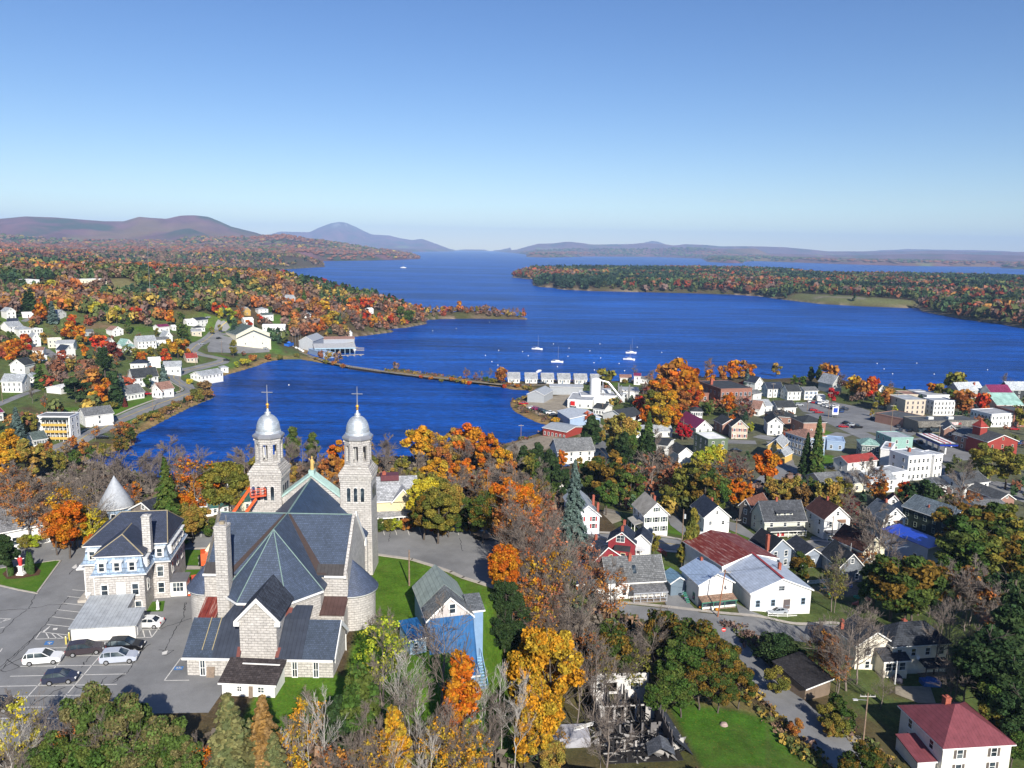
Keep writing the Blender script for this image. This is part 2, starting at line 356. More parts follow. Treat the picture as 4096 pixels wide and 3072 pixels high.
	sh = np.clip((7-SD)/4, 0, 1)*(SD > 0)*(R < 700); C = C*(1-sh[..., None])+np.array(REED)*(.7+.6*n2)*sh[..., None]
	sh = np.clip((4+R*.002-SD)/5, 0, 1)*(SD > 0)*(R >= 700)*(R < 3500); C = C*(1-sh[..., None])+np.array((.26,.2,.14))*sh[..., None]
	fill('S:120,348 330,345 560,362 740,378 735,400 620,402 420,395 240,385 100,365', (.13,.14,.055), 20); fill('S:230,355 480,360 480,370 230,366', (.2,.18,.13), 10)
	fill('Q:1580,430 1680,420 1670,455 1570,455', (.12,.17,.06), 20); fill('Q:1930,525 2060,520 2060,535 1930,535', (.12,.19,.06), 8)
	# far slopes: forest colours, their base shifted purple to carry distance haze
	f = np.clip((R-2600)/1200, 0, 1)[..., None]
	a = fbm(X/420, Y/420, 21, 5)[..., None]; b = fbm(X/900+7, Y/900, 31, 5)[..., None]; g = fbm(X/150, Y/300, 41, 4)[..., None]
	F_ = np.array((.15,.068,.078))*(.35+1.3*g)  # noise contrast in the colour makes up for flat slope shading
	F_ = F_*(1-np.clip((a-.57)*7, 0, 1))+np.array((.045,.065,.035))*np.clip((a-.57)*7, 0, 1)
	F_ = F_*(1-.6*np.clip((b-.6)*7, 0, 1))+.6*np.array((.22,.15,.05))*np.clip((b-.6)*7, 0, 1)
	fd = np.clip((fbm(X/330, Y/700, 51, 3)[..., None]-.66)*14, 0, 1)*(GH < 110)[..., None]
	F_ = F_*(1-fd)+np.array((.17,.2,.08))*fd
	top = np.clip((GH-430)/150, 0, 1)[..., None]; F_ = F_*(1-top*.6)+np.array((.06,.07,.05))*top*.6
	rk = np.clip((fbm(X/120, Y/120, 61, 3)[..., None]-.55)*8, 0, 1)*np.clip((GH-520)/100, 0, 1)[..., None]*((np.abs(GA) < .3) & (R > 13000))[..., None]
	F_ = F_*(1-rk)+np.array((.3,.29,.28))*rk
	C = C*(1-f)+F_*f
	return C
nr, na = GX.shape
V = np.stack([GX, GY, GH], -1).reshape(-1, 3)
ii = (np.arange(nr-1)[:, None]*na+np.arange(na-1)[None, :]).ravel()
Q = np.stack([ii, ii+1, ii+na+1, ii+na], 1)
gcol = paint()
me = npmesh('land', V, Q[:, ::-1], mat_land(), {'Col': ('POINT', gcol.reshape(-1, 3))}, smooth=True)
tag(link('land', me), kind='structure')
# the small disc of ground right under the viewpoint
mb = MB(); mb.lathe([(0.01, 28), (8.4, float(GH[0].mean()))], 0, 0, 40); tag(mb.build('ground', me.materials[0]), kind='structure')
# -- water
def mat_water():
	t = NT('lake_water'); g = t.geo()
	m1 = t.n('ShaderNodeMapping'); m1.inputs['Scale'].default_value = (.35, 1.0, 1); m1.inputs['Rotation'].default_value = (0, 0, math.radians(8)); t.l(g, m1.inputs['Vector'])
	n1 = t.noise(.55, 5, .68, m1.outputs[0]); n2 = t.noise(.045, 4, .6, m1.outputs[0])
	m2 = t.n('ShaderNodeMapping'); m2.inputs['Scale'].default_value = (.25, 1.0, 1); t.l(g, m2.inputs['Vector'])
	gust = t.noise(.006, 5, .62, m2.outputs[0]); wv = t.math('ADD', n1, t.math('MULTIPLY', n2, .8)); m3 = t.n('ShaderNodeMapping'); m3.inputs['Scale'].default_value = (.12, 1.0, 1); t.l(g, m3.inputs['Vector']); st = t.noise(.07, 6, .75, m3.outputs[0])
	c = t.ramp(gust, [(.36, (.0001,.036,.19)), (.50, (.0001,.056,.29)), (.64, (.001,.08,.38))])
	c = t.scalecol(c, .35, 1.7, n1); c = t.scalecol(c, .3, 1.75, st)  # ripple sparkle and wind streaks put into the colour as light and dark
	t.bump(wv, .8, .9)
	return t.out(c, .3, 0, .015)
mb = MB(); mb.box(-27000, 27000, -400, 27000, -6, 0)
wo = mb.build('water', mat_water()); tag(wo, kind='structure')
# -- building materials (colour comes from each object)
def m_siding():
	t = NT('siding'); p = t.coord(); c = t.objcol(); s = t.n('ShaderNodeSeparateXYZ'); t.l(p, s.inputs[0])
	w_ = t.math('FRACT', t.math('MULTIPLY', s.outputs['Z'], 5.5)); c = t.scalecol(c, .86, 1.05, t.math('MULTIPLY', w_, 1.3)); c = t.scalecol(c, .88, 1.08, t.noise(.7, 4, .7, p))
	t.bump(w_, .25, .03); return t.out(c, .6, 0, .2)
def m_shingle():
	t = NT('shingle'); p = t.coord(); c = t.objcol()
	b = t.n('ShaderNodeTexBrick'); b.inputs['Scale'].default_value = 1.0; b.inputs['Brick Width'].default_value = .55; b.inputs['Row Height'].default_value = .3; b.inputs['Mortar Size'].default_value = .03
	b.inputs['Color1'].default_value = (1.25,1.25,1.25,1); b.inputs['Color2'].default_value = (.7,.7,.7,1); b.inputs['Mortar'].default_value = (.5,.5,.5,1)
	t.l(p, b.inputs['Vector']); c = t.mix(1.0, c, b.outputs['Color'], 'MULTIPLY'); c = t.scalecol(c, .6, 1.4, t.noise(2.2, 5, .75, p)); c = t.scalecol(c, .8, 1.2, t.noise(.25, 3, .6, p))
	return t.out(c, .85, 0, .15)
def m_slate():
	t = NT('slate'); p = t.coord(); c = t.objcol()
	b = t.n('ShaderNodeTexBrick'); b.inputs['Scale'].default_value = 1.0; b.inputs['Brick Width'].default_value = .32; b.inputs['Row Height'].default_value = .2; b.inputs['Mortar Size'].default_value = .02
	b.inputs['Color1'].default_value = (1.15,1.15,1.2,1); b.inputs['Color2'].default_value = (.8,.8,.78,1); b.inputs['Mortar'].default_value = (.55,.55,.55,1)
	t.l(p, b.inputs['Vector']); c = t.mix(1.0, c, b.outputs['Color'], 'MULTIPLY'); c = t.scalecol(c, .82, 1.18, t.noise(.4, 6, .7, p))
	c = t.scalecol(c, .9, 1.12, t.noise(7.0, 3, .7, p)); t.bump(b.outputs['Fac'], .2, .02)
	return t.out(c, .55, 0, .3)
def m_metal():
	t = NT('sheet_metal'); p = t.coord(); c = t.objcol(); s = t.n('ShaderNodeSeparateXYZ'); t.l(p, s.inputs[0])
	w_ = t.math('LESS_THAN', t.math('FRACT', t.math('MULTIPLY', s.outputs['X'], 1.9)), .14)
	c = t.scalecol(c, 1.0, .72, w_); c = t.scalecol(c, .78, 1.2, t.noise(.8, 5, .7, p)); t.bump(w_, .3, .04); return t.out(c, .5, .05, .22)
def m_rust():
	t = NT('rusty_metal'); p = t.coord(); s = t.n('ShaderNodeSeparateXYZ'); t.l(p, s.inputs[0]); m_ = t.n('ShaderNodeMapping'); m_.inputs['Scale'].default_value = (2.2, .25, .25); t.l(p, m_.inputs[0])
	c = t.ramp(t.noise(1.2, 5, .7, m_.outputs[0]), [(.35, (.12,.016,.012)), (.52, (.20,.04,.03)), (.62, (.33,.2,.17)), (.72, (.4,.33,.3))])
	w_ = t.math('LESS_THAN', t.math('FRACT', t.math('MULTIPLY', s.outputs['X'], 1.3)), .14); c = t.scalecol(c, 1, .6, w_); return t.out(c, .6, .1)
def m_granite():
	t = NT('granite_block'); p = t.coord(); g = t.n('ShaderNodeNewGeometry'); sn = t.n('ShaderNodeSeparateXYZ'); t.l(g.outputs['Normal'], sn.inputs[0])
	s = t.n('ShaderNodeSeparateXYZ'); t.l(p, s.inputs[0]); u = t.math('ADD', s.outputs['X'], s.outputs['Y'])
	v = t.n('ShaderNodeCombineXYZ'); t.l(u, v.inputs[0]); t.l(s.outputs['Z'], v.inputs[1])
	b = t.n('ShaderNodeTexBrick'); b.inputs['Scale'].default_value = 1.0; b.inputs['Brick Width'].default_value = .8; b.inputs['Row Height'].default_value = .36; b.inputs['Mortar Size'].default_value = .025; b.inputs['Mortar Smooth'].default_value = .3
	b.inputs['Color1'].default_value = (.57,.55,.52,1); b.inputs['Color2'].default_value = (.49,.47,.445,1); b.inputs['Mortar'].default_value = (.38,.36,.34,1); b.inputs['Bias'].default_value = -.2
	t.l(v.outputs[0], b.inputs['Vector']); c = t.scalecol(b.outputs['Color'], .72, 1.25, t.noise(1.6, 6, .75, p)); c = t.mix(1.0, c, t.objcol(), 'MULTIPLY')
	h = t.math('ADD', t.math('MULTIPLY', b.outputs['Fac'], -1.3), t.noise(2.6, 5, .8, p)); t.bump(h, .9, .13); return t.out(c, .9, 0, .15)
def m_brick():
	t = NT('brickwork'); p = t.coord(); s = t.n('ShaderNodeSeparateXYZ'); t.l(p, s.inputs[0]); u = t.math('ADD', s.outputs['X'], s.outputs['Y']); v = t.n('ShaderNodeCombineXYZ'); t.l(u, v.inputs[0]); t.l(s.outputs['Z'], v.inputs[1])
	b = t.n('ShaderNodeTexBrick'); b.inputs['Scale'].default_value = 1.0; b.inputs['Brick Width'].default_value = .3; b.inputs['Row Height'].default_value = .1; b.inputs['Mortar Size'].default_value = .012
	b.inputs['Color1'].default_value = (1.2,1.15,1.1,1); b.inputs['Color2'].default_value = (.8,.8,.8,1); b.inputs['Mortar'].default_value = (1.3,1.3,1.3,1); t.l(v.outputs[0], b.inputs['Vector'])
	c = t.mix(1.0, t.objcol(), b.outputs['Color'], 'MULTIPLY'); c = t.scalecol(c, .8, 1.2, t.noise(1.0, 4, .7, p)); return t.out(c, .85)
def m_plain(name, rough=.6, var=.15, sc=2.0, spec=.25, metal=0):
	t = NT(name); c = t.scalecol(t.objcol(), 1-var, 1+var, t.noise(sc, 4, .7, t.coord())); return t.out(c, rough, metal, spec)
def m_fixed(name, col, rough=.6, var=.12, sc=2.0, spec=.25, metal=0):
	t = NT(name); c = t.scalecol(col, 1-var, 1+var, t.noise(sc, 4, .7, t.coord())); return t.out(c, rough, metal, spec)
def m_glass():
	t = NT('window_glass'); c = t.ramp(t.noise(.6, 2, .5, t.geo()), [(.35, (.012,.016,.02)), (.55, (.03,.045,.06)), (.66, (.12,.14,.15))]); return t.out(c, .12, 0, .6)
MT = dict(siding=m_siding(), shingle=m_shingle(), slate=m_slate(), metal=m_metal(), rust=m_rust(), granite=m_granite(), brick=m_brick(), plain=m_plain('painted_surface'), glass=m_glass(),
          white=m_fixed('white_trim', (.80,.79,.76), .55, .06), flat=m_plain('roof_membrane', .8, .3, .35, .15), paint=m_plain('gloss_paint', .28, .04, 2, .6), rubber=m_fixed('rubber', (.012,.012,.012), .8),
          chrome=m_fixed('dull_steel', (.45,.45,.46), .35, .05, 2, .5, .6), wood=m_fixed('weathered_wood', (.22,.17,.13), .85, .3, 3), tin=None)
def m_asphalt():
	t = NT('asphalt'); g = t.geo(); c = t.scalecol((.205,.205,.205), .75, 1.25, t.noise(.12, 6, .7, g)); c = t.scalecol(c, .9, 1.1, t.noise(6, 3, .8, g)); return t.out(c, .9, 0, .2)
def m_gravel():
	t = NT('gravel'); g = t.geo(); c = t.scalecol((.30,.26,.20), .7, 1.3, t.noise(.3, 6, .75, g)); return t.out(c, .95, 0, .1)
def m_conc():
	t = NT('concrete'); g = t.geo(); c = t.scalecol((.42,.38,.33), .8, 1.15, t.noise(.8, 5, .7, g)); return t.out(c, .9, 0, .15)
MT['asphalt'] = m_asphalt(); MT['gravel'] = m_gravel(); MT['concrete'] = m_conc()
MT['linepaint'] = m_fixed('line_paint', (.62,.6,.56), .8, .25, 3, .1); MT['tar'] = m_fixed('crack_tar', (.03,.03,.032), .9, .2)
def m_leaf():
	t = NT('leaves'); v = t.n('ShaderNodeAttribute'); v.attribute_name = 'var'; v2 = t.n('ShaderNodeAttribute'); v2.attribute_name = 'patch'
	c2 = t.n('ShaderNodeAttribute'); c2.attribute_type = 'OBJECT'; c2.attribute_name = 'second_colour'
	f = t.n('ShaderNodeMapRange'); f.inputs['From Min'].default_value = .42; f.inputs['From Max'].default_value = .58; t.l(v2.outputs['Fac'], f.inputs['Value'])
	c = t.mix(f.outputs[0], t.objcol(), c2.outputs['Color']); c = t.scalecol(c, .5, 1.55, v.outputs['Fac']); t.out(c, .75, 0, .12)
	tr = t.n('ShaderNodeBsdfTranslucent'); t.l(c, tr.inputs['Color']); mx = t.n('ShaderNodeMixShader'); mx.inputs[0].default_value = .28
	t.l(t.b.outputs[0], mx.inputs[1]); t.l(tr.outputs[0], mx.inputs[2]); t.l(mx.outputs[0], t.t.nodes['Material Output'].inputs['Surface']); return t.m
def m_leafv():
	t = NT('forest_leaves'); v = t.n('ShaderNodeAttribute'); v.attribute_name = 'Col'; t.out(v.outputs['Color'], .8, 0, .1); return t.m
MT['leaf'] = m_leaf(); MT['leafv'] = m_leafv(); MT['bark'] = m_plain('bark', .9, .35, 3, .1)
def m_tin():
	t = NT('silver_tinplate'); p = t.coord(); g = t.geo(); s = t.n('ShaderNodeSeparateXYZ'); t.l(g, s.inputs[0]); b = t.n('ShaderNodeTexBrick'); b.inputs['Scale'].default_value = 1; b.inputs['Brick Width'].default_value = .5; b.inputs['Row Height'].default_value = .34; b.inputs['Mortar Size'].default_value = .012
	v = t.n('ShaderNodeCombineXYZ'); t.l(s.outputs['X'], v.inputs[0]); t.l(s.outputs['Z'], v.inputs[1]); t.l(v.outputs[0], b.inputs['Vector'])
	b.inputs['Color1'].default_value = (.66,.69,.70,1); b.inputs['Color2'].default_value = (.50,.54,.56,1); b.inputs['Mortar'].default_value = (.35,.38,.39,1)
	c = t.scalecol(b.outputs['Color'], .85, 1.15, t.noise(1.4, 5, .7, g)); return t.out(c, .42, .55, .5)
MT['tinplate'] = m_tin(); MT['gold'] = m_fixed('gilding', (.62,.33,.05), .4, .05, 2, .5, .5)
def m_lawn():
	t = NT('lawn'); g = t.geo(); c = t.ramp(t.noise(.25, 6, .75, g), [(.3, (.045,.11,.010)), (.5, (.07,.15,.016)), (.7, (.12,.17,.03))]); c = t.scalecol(c, .75, 1.25, t.noise(5, 3, .8, g)); return t.out(c, .95, 0, .1)
MT['lawn'] = m_lawn(); MT['mulch'] = m_fixed('mulch', (.10,.055,.035), .95, .5, 4, .1)
MT['yellowline'] = m_fixed('yellow_line_paint', (.55,.40,.08), .8, .2, 2, .1)
# -- tree prototypes (10 m tall, base at origin)
def quads(C, N, S, elong=1.0, r=None):
	"""C centres (n,3), N normals, S sizes -> verts, faces"""
	r = r or rng; n = len(C); a = r.normal(size=(n, 3)); u = np.cross(N, a); u /= np.linalg.norm(u, axis=1, keepdims=True)+1e-9; v = np.cross(N, u)
	S = S[:, None]*.5; sk = r.uniform(-.35, .35, (n, 1))
	P = np.stack([C-u*S-v*S*elong, C+u*S*(1+sk)-v*S*elong*.6, C+u*S*.8+v*S*elong*(1+sk), C-u*S*(1-sk)+v*S*elong*.7], 1)
	return P.reshape(-1, 3), np.arange(n*4).reshape(n, 4)
def unit(n, r=None):
	v = (r or rng).normal(size=(n, 3)); return v/np.linalg.norm(v, axis=1, keepdims=True)
def crown_mesh(name, n, size, nclump, rx, z0, z1, seed, shell=.75, top=1.0, shape='oval'):
	r = np.random.default_rng(seed); cz = (z0+z1)/2; hz = (z1-z0)/2
	u = unit(nclump, r); rad = r.uniform(.35, .85, nclump)**.7
	prof = lambda q: np.clip(1-np.abs(q)**2.2, .06, 1)**.5
	cc = np.stack([u[:,0]*rx*rad, u[:,1]*rx*rad, cz+u[:,2]*hz*rad], 1)
	if shape == 'narrow': cc[:, :2] *= np.clip(1.15-(cc[:,2:3]-z0)/(z1-z0), .15, 1)
	cr = r.uniform(.20, .42, nclump)*rx*(1.35 if nclump < 16 else 1.0 if nclump < 30 else .85)
	k = r.integers(0, nclump, n); d = unit(n, r); d[:, 2] = d[:, 2]*.8+.12
	rr = cr[k]*(shell+(1-shell)*r.random(n))*np.where(r.random(n) < .25, r.random(n), 1)
	P = cc[k]+d*rr[:, None]; P[:, 2] = np.clip(P[:, 2], z0*.8, z1+.4)
	N = d*.7+unit(n, r)*.75+np.array((0, 0, .15)); N /= np.linalg.norm(N, axis=1, keepdims=True)
	V, Fq = quads(P, N, size*r.uniform(.6, 1.4, n), 1.0, r)
	pv = np.repeat(r.random(nclump)[k]*.75+r.random(n)*.25, 1)
	return npmesh(name, V, Fq, MT['leaf'], {'var': ('FACE', r.random(n)), 'patch': ('FACE', pv)})
def conifer_mesh(name, n, size, rx, seed, z0=1.0, droop=.35, layers=16, ragged=.25):
	r = np.random.default_rng(seed); nb = layers*9; bz = z0+(10-z0)*(np.arange(nb)/nb)**.9; ba = np.arange(nb)*2.399+r.uniform(-.3, .3, nb)
	bl = rx*(1-(bz-z0)/(10-z0))**.85*(1-ragged*r.random(nb))+.12
	k = r.integers(0, nb, n*3); wgt = bl[k]/bl.max(); k = k[r.random(len(k)) < wgt+.08][:n]; n = len(k)
	s = r.random(n)**.7; side = r.normal(size=n)*.16*(1-s*.4)*bl[k]
	x = np.cos(ba[k])*bl[k]*s-np.sin(ba[k])*side; y = np.sin(ba[k])*bl[k]*s+np.cos(ba[k])*side; z = bz[k]-droop*bl[k]*s**1.5+r.normal(size=n)*.06
	P = np.stack([x, y, z], 1); N = np.stack([np.cos(ba[k])*.45, np.sin(ba[k])*.45, np.ones(n)*.8], 1)+unit(n, r)*.5; N /= np.linalg.norm(N, axis=1, keepdims=True)
	V, Fq = quads(P, N, size*r.uniform(.6, 1.4, n)*(.6+.4*bl[k]/bl.max()), 1.3, r)
	return npmesh(name, V, Fq, MT['leaf'], {'var': ('FACE', r.random(n)), 'patch': ('FACE', r.random(nb)[k]*.6+r.random(n)*.4)})
def branches(name, seed, levels, spread, r0=.16, z0=2.0, twigs=3, sides=3, lean=.0, first=9, minr=.018, up=.35):
	r = random.Random(seed); segs = []
	def grow(p, d, ln, ra, lv):
		n = 3 if lv < levels else 2; q = p; dd = d.copy(); rr = ra
		for i in range(n):
			dd = (dd+Vector((r.gauss(0, .13), r.gauss(0, .13), r.gauss(0, .07)+.05*up))).normalized(); e = q+dd*ln/n; r1 = rr*.8
			segs.append((q, e, rr, max(r1, minr))); q = e; rr = max(r1, minr)
			if lv < levels:
				for _ in range(twigs if i > 0 or lv > 0 else max(1, twigs-1)):
					ax = Vector((r.gauss(0, 1), r.gauss(0, 1), r.gauss(0, .5)+up)).normalized()
					grow(q, (dd*1.0+ax*spread).normalized(), ln*r.uniform(.45, .68), max(rr*.6, minr), lv+1)
	q = Vector((0, 0, -.8)); rr = r0; H_ = 9.0; st = 12
	for i in range(st):
		e = Vector((q.x+r.gauss(0, .07)+lean/st, q.y+r.gauss(0, .07), -.8+(H_+.8)*(i+1)/st)); r1 = r0*(1-(i+1)/st)**.8+minr
		segs.append((q, e, rr, r1)); q = e; rr = r1
		if q.z > z0:
			f = (q.z-z0)/(H_-z0)
			for _ in range(max(1, round(first/st*1.6))):
				a = r.uniform(0, 6.283); d = Vector((math.cos(a)*spread, math.sin(a)*spread, .55+up*.6)).normalized()
				grow(q, d, (3.3*(1-f*.62))*r.uniform(.75, 1.15)*(.55+spread*.6), max(rr*.55, minr*1.5), 1)
	S = segs; n = len(S); A = np.array([s[0] for s in S]); B = np.array([s[1] for s in S]); Ra = np.array([s[2] for s in S]); Rb = np.array([s[3] for s in S])
	D = B-A; D /= np.linalg.norm(D, axis=1, keepdims=True)+1e-9; t = np.where(np.abs(D[:, 2:3]) < .9, [[0, 0, 1.0]], [[1.0, 0, 0]]); u = np.cross(D, t); u /= np.linalg.norm(u, axis=1, keepdims=True); v = np.cross(D, u)
	an = np.arange(sides)*2*math.pi/sides; ring = lambda c, R_: c[:, None]+(u[:, None]*np.cos(an)[:, None]+v[:, None]*np.sin(an)[:, None])*R_[:, None, None]
	V = np.concatenate([ring(A, Ra), ring(B, Rb)], 1).reshape(-1, 3); b0 = (np.arange(n)*2*sides)[:, None]; k = np.arange(sides); k2 = (k+1) % sides
	Fq = np.stack([b0+k, b0+k2, b0+sides+k2, b0+sides+k], -1).reshape(-1, 4)
	return npmesh(name, V, Fq, MT['bark']), S
PT = {}
for i in range(3):
	PT['leafy', 'near', i] = crown_mesh('crown', 15000, .20, 46+9*i, 2.75, 2.2, 10, 100+i)
	PT['leafy', 'mid', i] = crown_mesh('crown', 4200, .38, 29+5*i, 2.8, 1.6, 10, 110+i)
	PT['leafy', 'far', i] = crown_mesh('crown', 560, 1.0, 14, 3.0, 1.2, 10, 120+i)
	PT['narrow', 'near', i] = crown_mesh('crown', 7000, .19, 44, 1.9, 1.8, 10, 130+i, shape='narrow')
	PT['narrow', 'mid', i] = crown_mesh('crown', 2000, .42, 22, 2.0, 1.5, 10, 133+i, shape='narrow')
	PT['sparse', 'near', i] = crown_mesh('crown', 1300, .19, 46, 2.9, 2.0, 10, 140+i, shell=.2)
	PT['sparse', 'mid', i] = crown_mesh('crown', 480, .34, 38, 2.9, 2.0, 10, 143+i, shell=.2)
	PT['spruce', 'near', i] = conifer_mesh('crown', 14000, .21, 2.7, 150+i, 1.0, .5, 13, .5)
	PT['spruce', 'mid', i] = conifer_mesh('crown', 3400, .45, 2.1, 153+i)
	PT['spruce', 'far', i] = conifer_mesh('crown', 380, 1.3, 2.4, 156+i)
	PT['pine', 'near', i] = crown_mesh('crown', 8500, .26, 36, 2.4, 2.0, 10, 160+i, shape='narrow')
	PT['pine', 'mid', i] = crown_mesh('crown', 2800, .48, 30, 2.4, 1.2, 10, 163+i, shape='narrow')
	PT['bush', 'near', i] = crown_mesh('crown', 4500, .36, 20, 4.4, .8, 9.5, 170+i)
	PT['bush', 'mid', i] = crown_mesh('crown', 800, 1.0, 14, 5.2, .6, 9.5, 173+i)
	PT['trunk', 'near', i], _ = branches('trunk', 200+i, 2, .75, .17, 1.8, 2, 4, first=9)
	PT['trunk', 'mid', i], _ = branches('trunk', 210+i, 1, .75, .2, 1.8, 2, 4, first=8, minr=.03)
	PT['bare', 'near', i], _ = branches('trunk', 220+i, 3, .72, .13, 2.4, 3, 3, first=8, minr=.014)
	PT['bare', 'mid', i], _ = branches('trunk', 230+i, 3, .75, .15, 1.8, 3, 3, first=9, minr=.026)
	PT['birch', 'near', i], _ = branches('trunk', 240+i, 3, .5, .085, 3.2, 2, 3, first=8, minr=.010, up=.6)
def pole_mesh():
	m = MB(); m.tube((0,0,-1), (0,0,9.7), .16, .03, 6); return m.mesh('trunk', MT['bark'])
PT['stem'] = pole_mesh()
ZN = []    # every tree, for the labels
PAL = dict(orange=((.52,.13,.012), (.46,.20,.015)), gold=((.52,.25,.018), (.42,.29,.03)), yellow=((.58,.46,.035), (.42,.40,.05)), red=((.50,.045,.018), (.48,.13,.02)), crimson=((.50,.015,.03), (.4,.03,.03)),
	rust=((.34,.12,.035), (.42,.20,.04)), green=((.06,.115,.022), (.10,.13,.028)), olive=((.14,.15,.03), (.24,.20,.035)), dkgreen=((.03,.06,.02), (.045,.075,.025)), blue=((.12,.17,.15), (.10,.15,.13)), spruce=((.06,.09,.045), (.045,.075,.04)),
	mixed=((.055,.088,.018), (.19,.115,.02)), fade=((.26,.22,.045), (.36,.22,.05)), maroon=((.14,.03,.03), (.2,.05,.03)), lime=((.30,.36,.03), (.38,.38,.04)), pinkish=((.38,.15,.08), (.30,.12,.06)), brown=((.24,.15,.06), (.30,.17,.05)))
CNAME = dict(orange='orange', gold='golden', yellow='yellow', red='red', crimson='crimson', rust='rust brown', green='green', olive='olive', dkgreen='dark-green', blue='blue green', spruce='dark-green', mixed='green-orange',
	fade='yellow-green', maroon='dark maroon', lime='lime yellow', pinkish='dusty pink', brown='brown')
def tree(x, y, z, h, kind, col, zone, det=None, wid=1.0, name=None, bark=None):
	R = math.hypot(x, y); det = det or ('near' if R < 175 else 'mid' if R < 430 else 'far'); i = random.randrange(3)
	nm = name or dict(leafy='maple_tree' if col in ('orange','gold','red','crimson','rust','maroon') else 'broadleaf_tree', narrow='poplar_tree', sparse='thinning_tree', spruce='spruce_tree', pine='pine_tree', bush='bush', bare='bare_tree', birch='birch_tree')[kind]
	s = h/10; e = thing(nm, '', 'bush' if kind == 'bush' else 'tree', (x, y, z-.1), random.uniform(0, 6.28)); e.scale = (s*wid, s*wid, s)
	c1, c2 = PAL[col] if col in PAL else PAL['brown']; j = random.uniform(.85, 1.15); c1 = tuple(v*j for v in c1)
	def crown(kd, dt):
		while (kd, dt, i) not in PT: dt = {'far': 'mid', 'mid': 'near'}[dt]
		o = link('crown', PT[kd, dt, i], e, c1); o['second_colour'] = (*c2, 1.0); return o
	bk = bark or ((.20,.165,.14) if kind in ('bare', 'sparse') else (.11,.09,.075))
	bd = 'near' if det == 'near' else 'mid'
	if kind in ('leafy', 'narrow', 'bush'):
		crown(kind, det)
		link('trunk', PT['trunk', bd, i] if det != 'far' and kind != 'bush' else PT['stem'], e, bk)
	elif kind in ('spruce', 'pine'): crown(kind, det); link('trunk', PT['stem'], e, bk)
	elif kind == 'sparse': crown('sparse', bd); link('trunk', PT['bare', bd, i], e, bk)
	elif kind == 'bare': link('trunk', PT['bare', bd, i], e, bk)
	elif kind == 'birch': link('trunk', PT['birch', 'near', i], e, bark or (.44,.41,.37))
	kn = {'leafy': 'leafy tree', 'narrow': 'slim tree', 'sparse': 'half-bare tree', 'spruce': 'pointed spruce', 'pine': 'tall pine', 'bush': 'bush', 'bare': 'leafless tree', 'birch': 'white-stemmed birch'}[kind]
	cn = {'bare': 'grey', 'birch': ''}.get(kind, CNAME.get(col, '')); wd = 'wide ' if wid > 1.25 else ''
	e['label'] = (wd+cn+' '+kn+' '+zone).strip(); e['group'] = 'trees and bushes '+zone
	return e
def T_(zone, rows):
	"""rows: 'crop:x,y,h,kind,colour[,width]' - the tree top seen at x,y"""
	for part in rows.split(';'):
		k, r = part.strip().split(':')
		for q in r.split():
			f = q.split(','); h = float(f[2]); x, y, g = hit(k, float(f[0]), float(f[1]), h*.96)
			if f[3] in ('b',): pass
			kd = {'l': 'leafy', 'n': 'narrow', 's': 'sparse', 'p': 'spruce', 'i': 'pine', 'u': 'bush', 'b': 'bare', 'w': 'birch'}[f[3]]
			tree(x, y, g, h, kd, f[4], zone, wid=float(f[5]) if len(f) > 5 else 1.0)
# -- house builder
WHT = (.78,.77,.74); CREAM = (.72,.66,.50); NAVY = (.035,.045,.07); GREYR = (.16,.165,.17); LGREY = (.36,.37,.38); SILV = (.50,.53,.56); BRICK = (.30,.085,.055); BROWNR = (.11,.05,.04); CHAR = (.05,.052,.058)
_wc = {}
def win_mesh(w, h, detail, sash=1, cols=1, arch=False):
	key = (round(w,2), round(h,2), detail, sash, cols)
	if key in _wc: return _wc[key]
	f = MB(); t = .11
	f.box(-w/2-t, -w/2, -.06, .02, -t, h+t); f.box(w/2, w/2+t, -.06, .02, -t, h+t); f.box(-w/2, w/2, -.06, .02, h, h+t*1.3); f.box(-w/2-t, w/2+t, -.1, .02, -t*1.3, 0)
	if sash: f.box(-w/2, w/2, -.045, .0, h/2-.035, h/2+.035)
	for c in range(1, cols): x = -w/2+w*c/cols; f.box(x-.035, x+.035, -.05, .0, 0, h)
	p = MB(); p.box(-w/2, w/2, -.03, .01, 0, h)
	if detail: _wc[key] = (f.mesh('window', MT['plain']), p.mesh('pane', MT['glass']))
	else:
		g = MB(); g.v = f.v+p.v; g.f = f.f+[[i+len(f.v) for i in q] for q in p.f]; g.m = [0]*len(f.f)+[1]*len(p.f); _wc[key] = (g.mesh('window', [MT['plain'], MT['glass']]), None)
	return _wc[key]
def window(e, x, y, z, rz=0, w=.9, h=1.4, col=WHT, detail=False, shutter=None, sash=1, cols=1, name='window'):
	a, b = win_mesh(w, h, detail, sash, cols); o = link(name, a, e, col, (x, y, z), rz)
	if b: link('pane', b, o)
	if shutter:
		for s in (-1, 1):
			m = MB(); m.box(-.2, .2, -.07, 0, 0, h); q = m.build('shutter', MT['plain'], e, shutter); c_, s_ = math.cos(rz), math.sin(rz); d = s*(w/2+.33)
			q.location = (x+c_*d, y+s_*d, z); q.rotation_euler = (0, 0, rz)
	return o
def door(e, x, y, z, rz=0, col=(.5,.5,.5), w=1.0, h=2.1):
	m = MB(); m.box(-w/2, w/2, -.08, 0, 0, h, 0); o = m.build('door', MT['plain'], e, col, loc=(x, y, z), rz=rz)
	m = MB(); m.box(-w/2-.12, -w/2, -.1, 0, 0, h+.12); m.box(w/2, w/2+.12, -.1, 0, 0, h+.12); m.box(-w/2, w/2, -.1, 0, h, h+.12); m.build('door_frame', MT['white'], o); return o
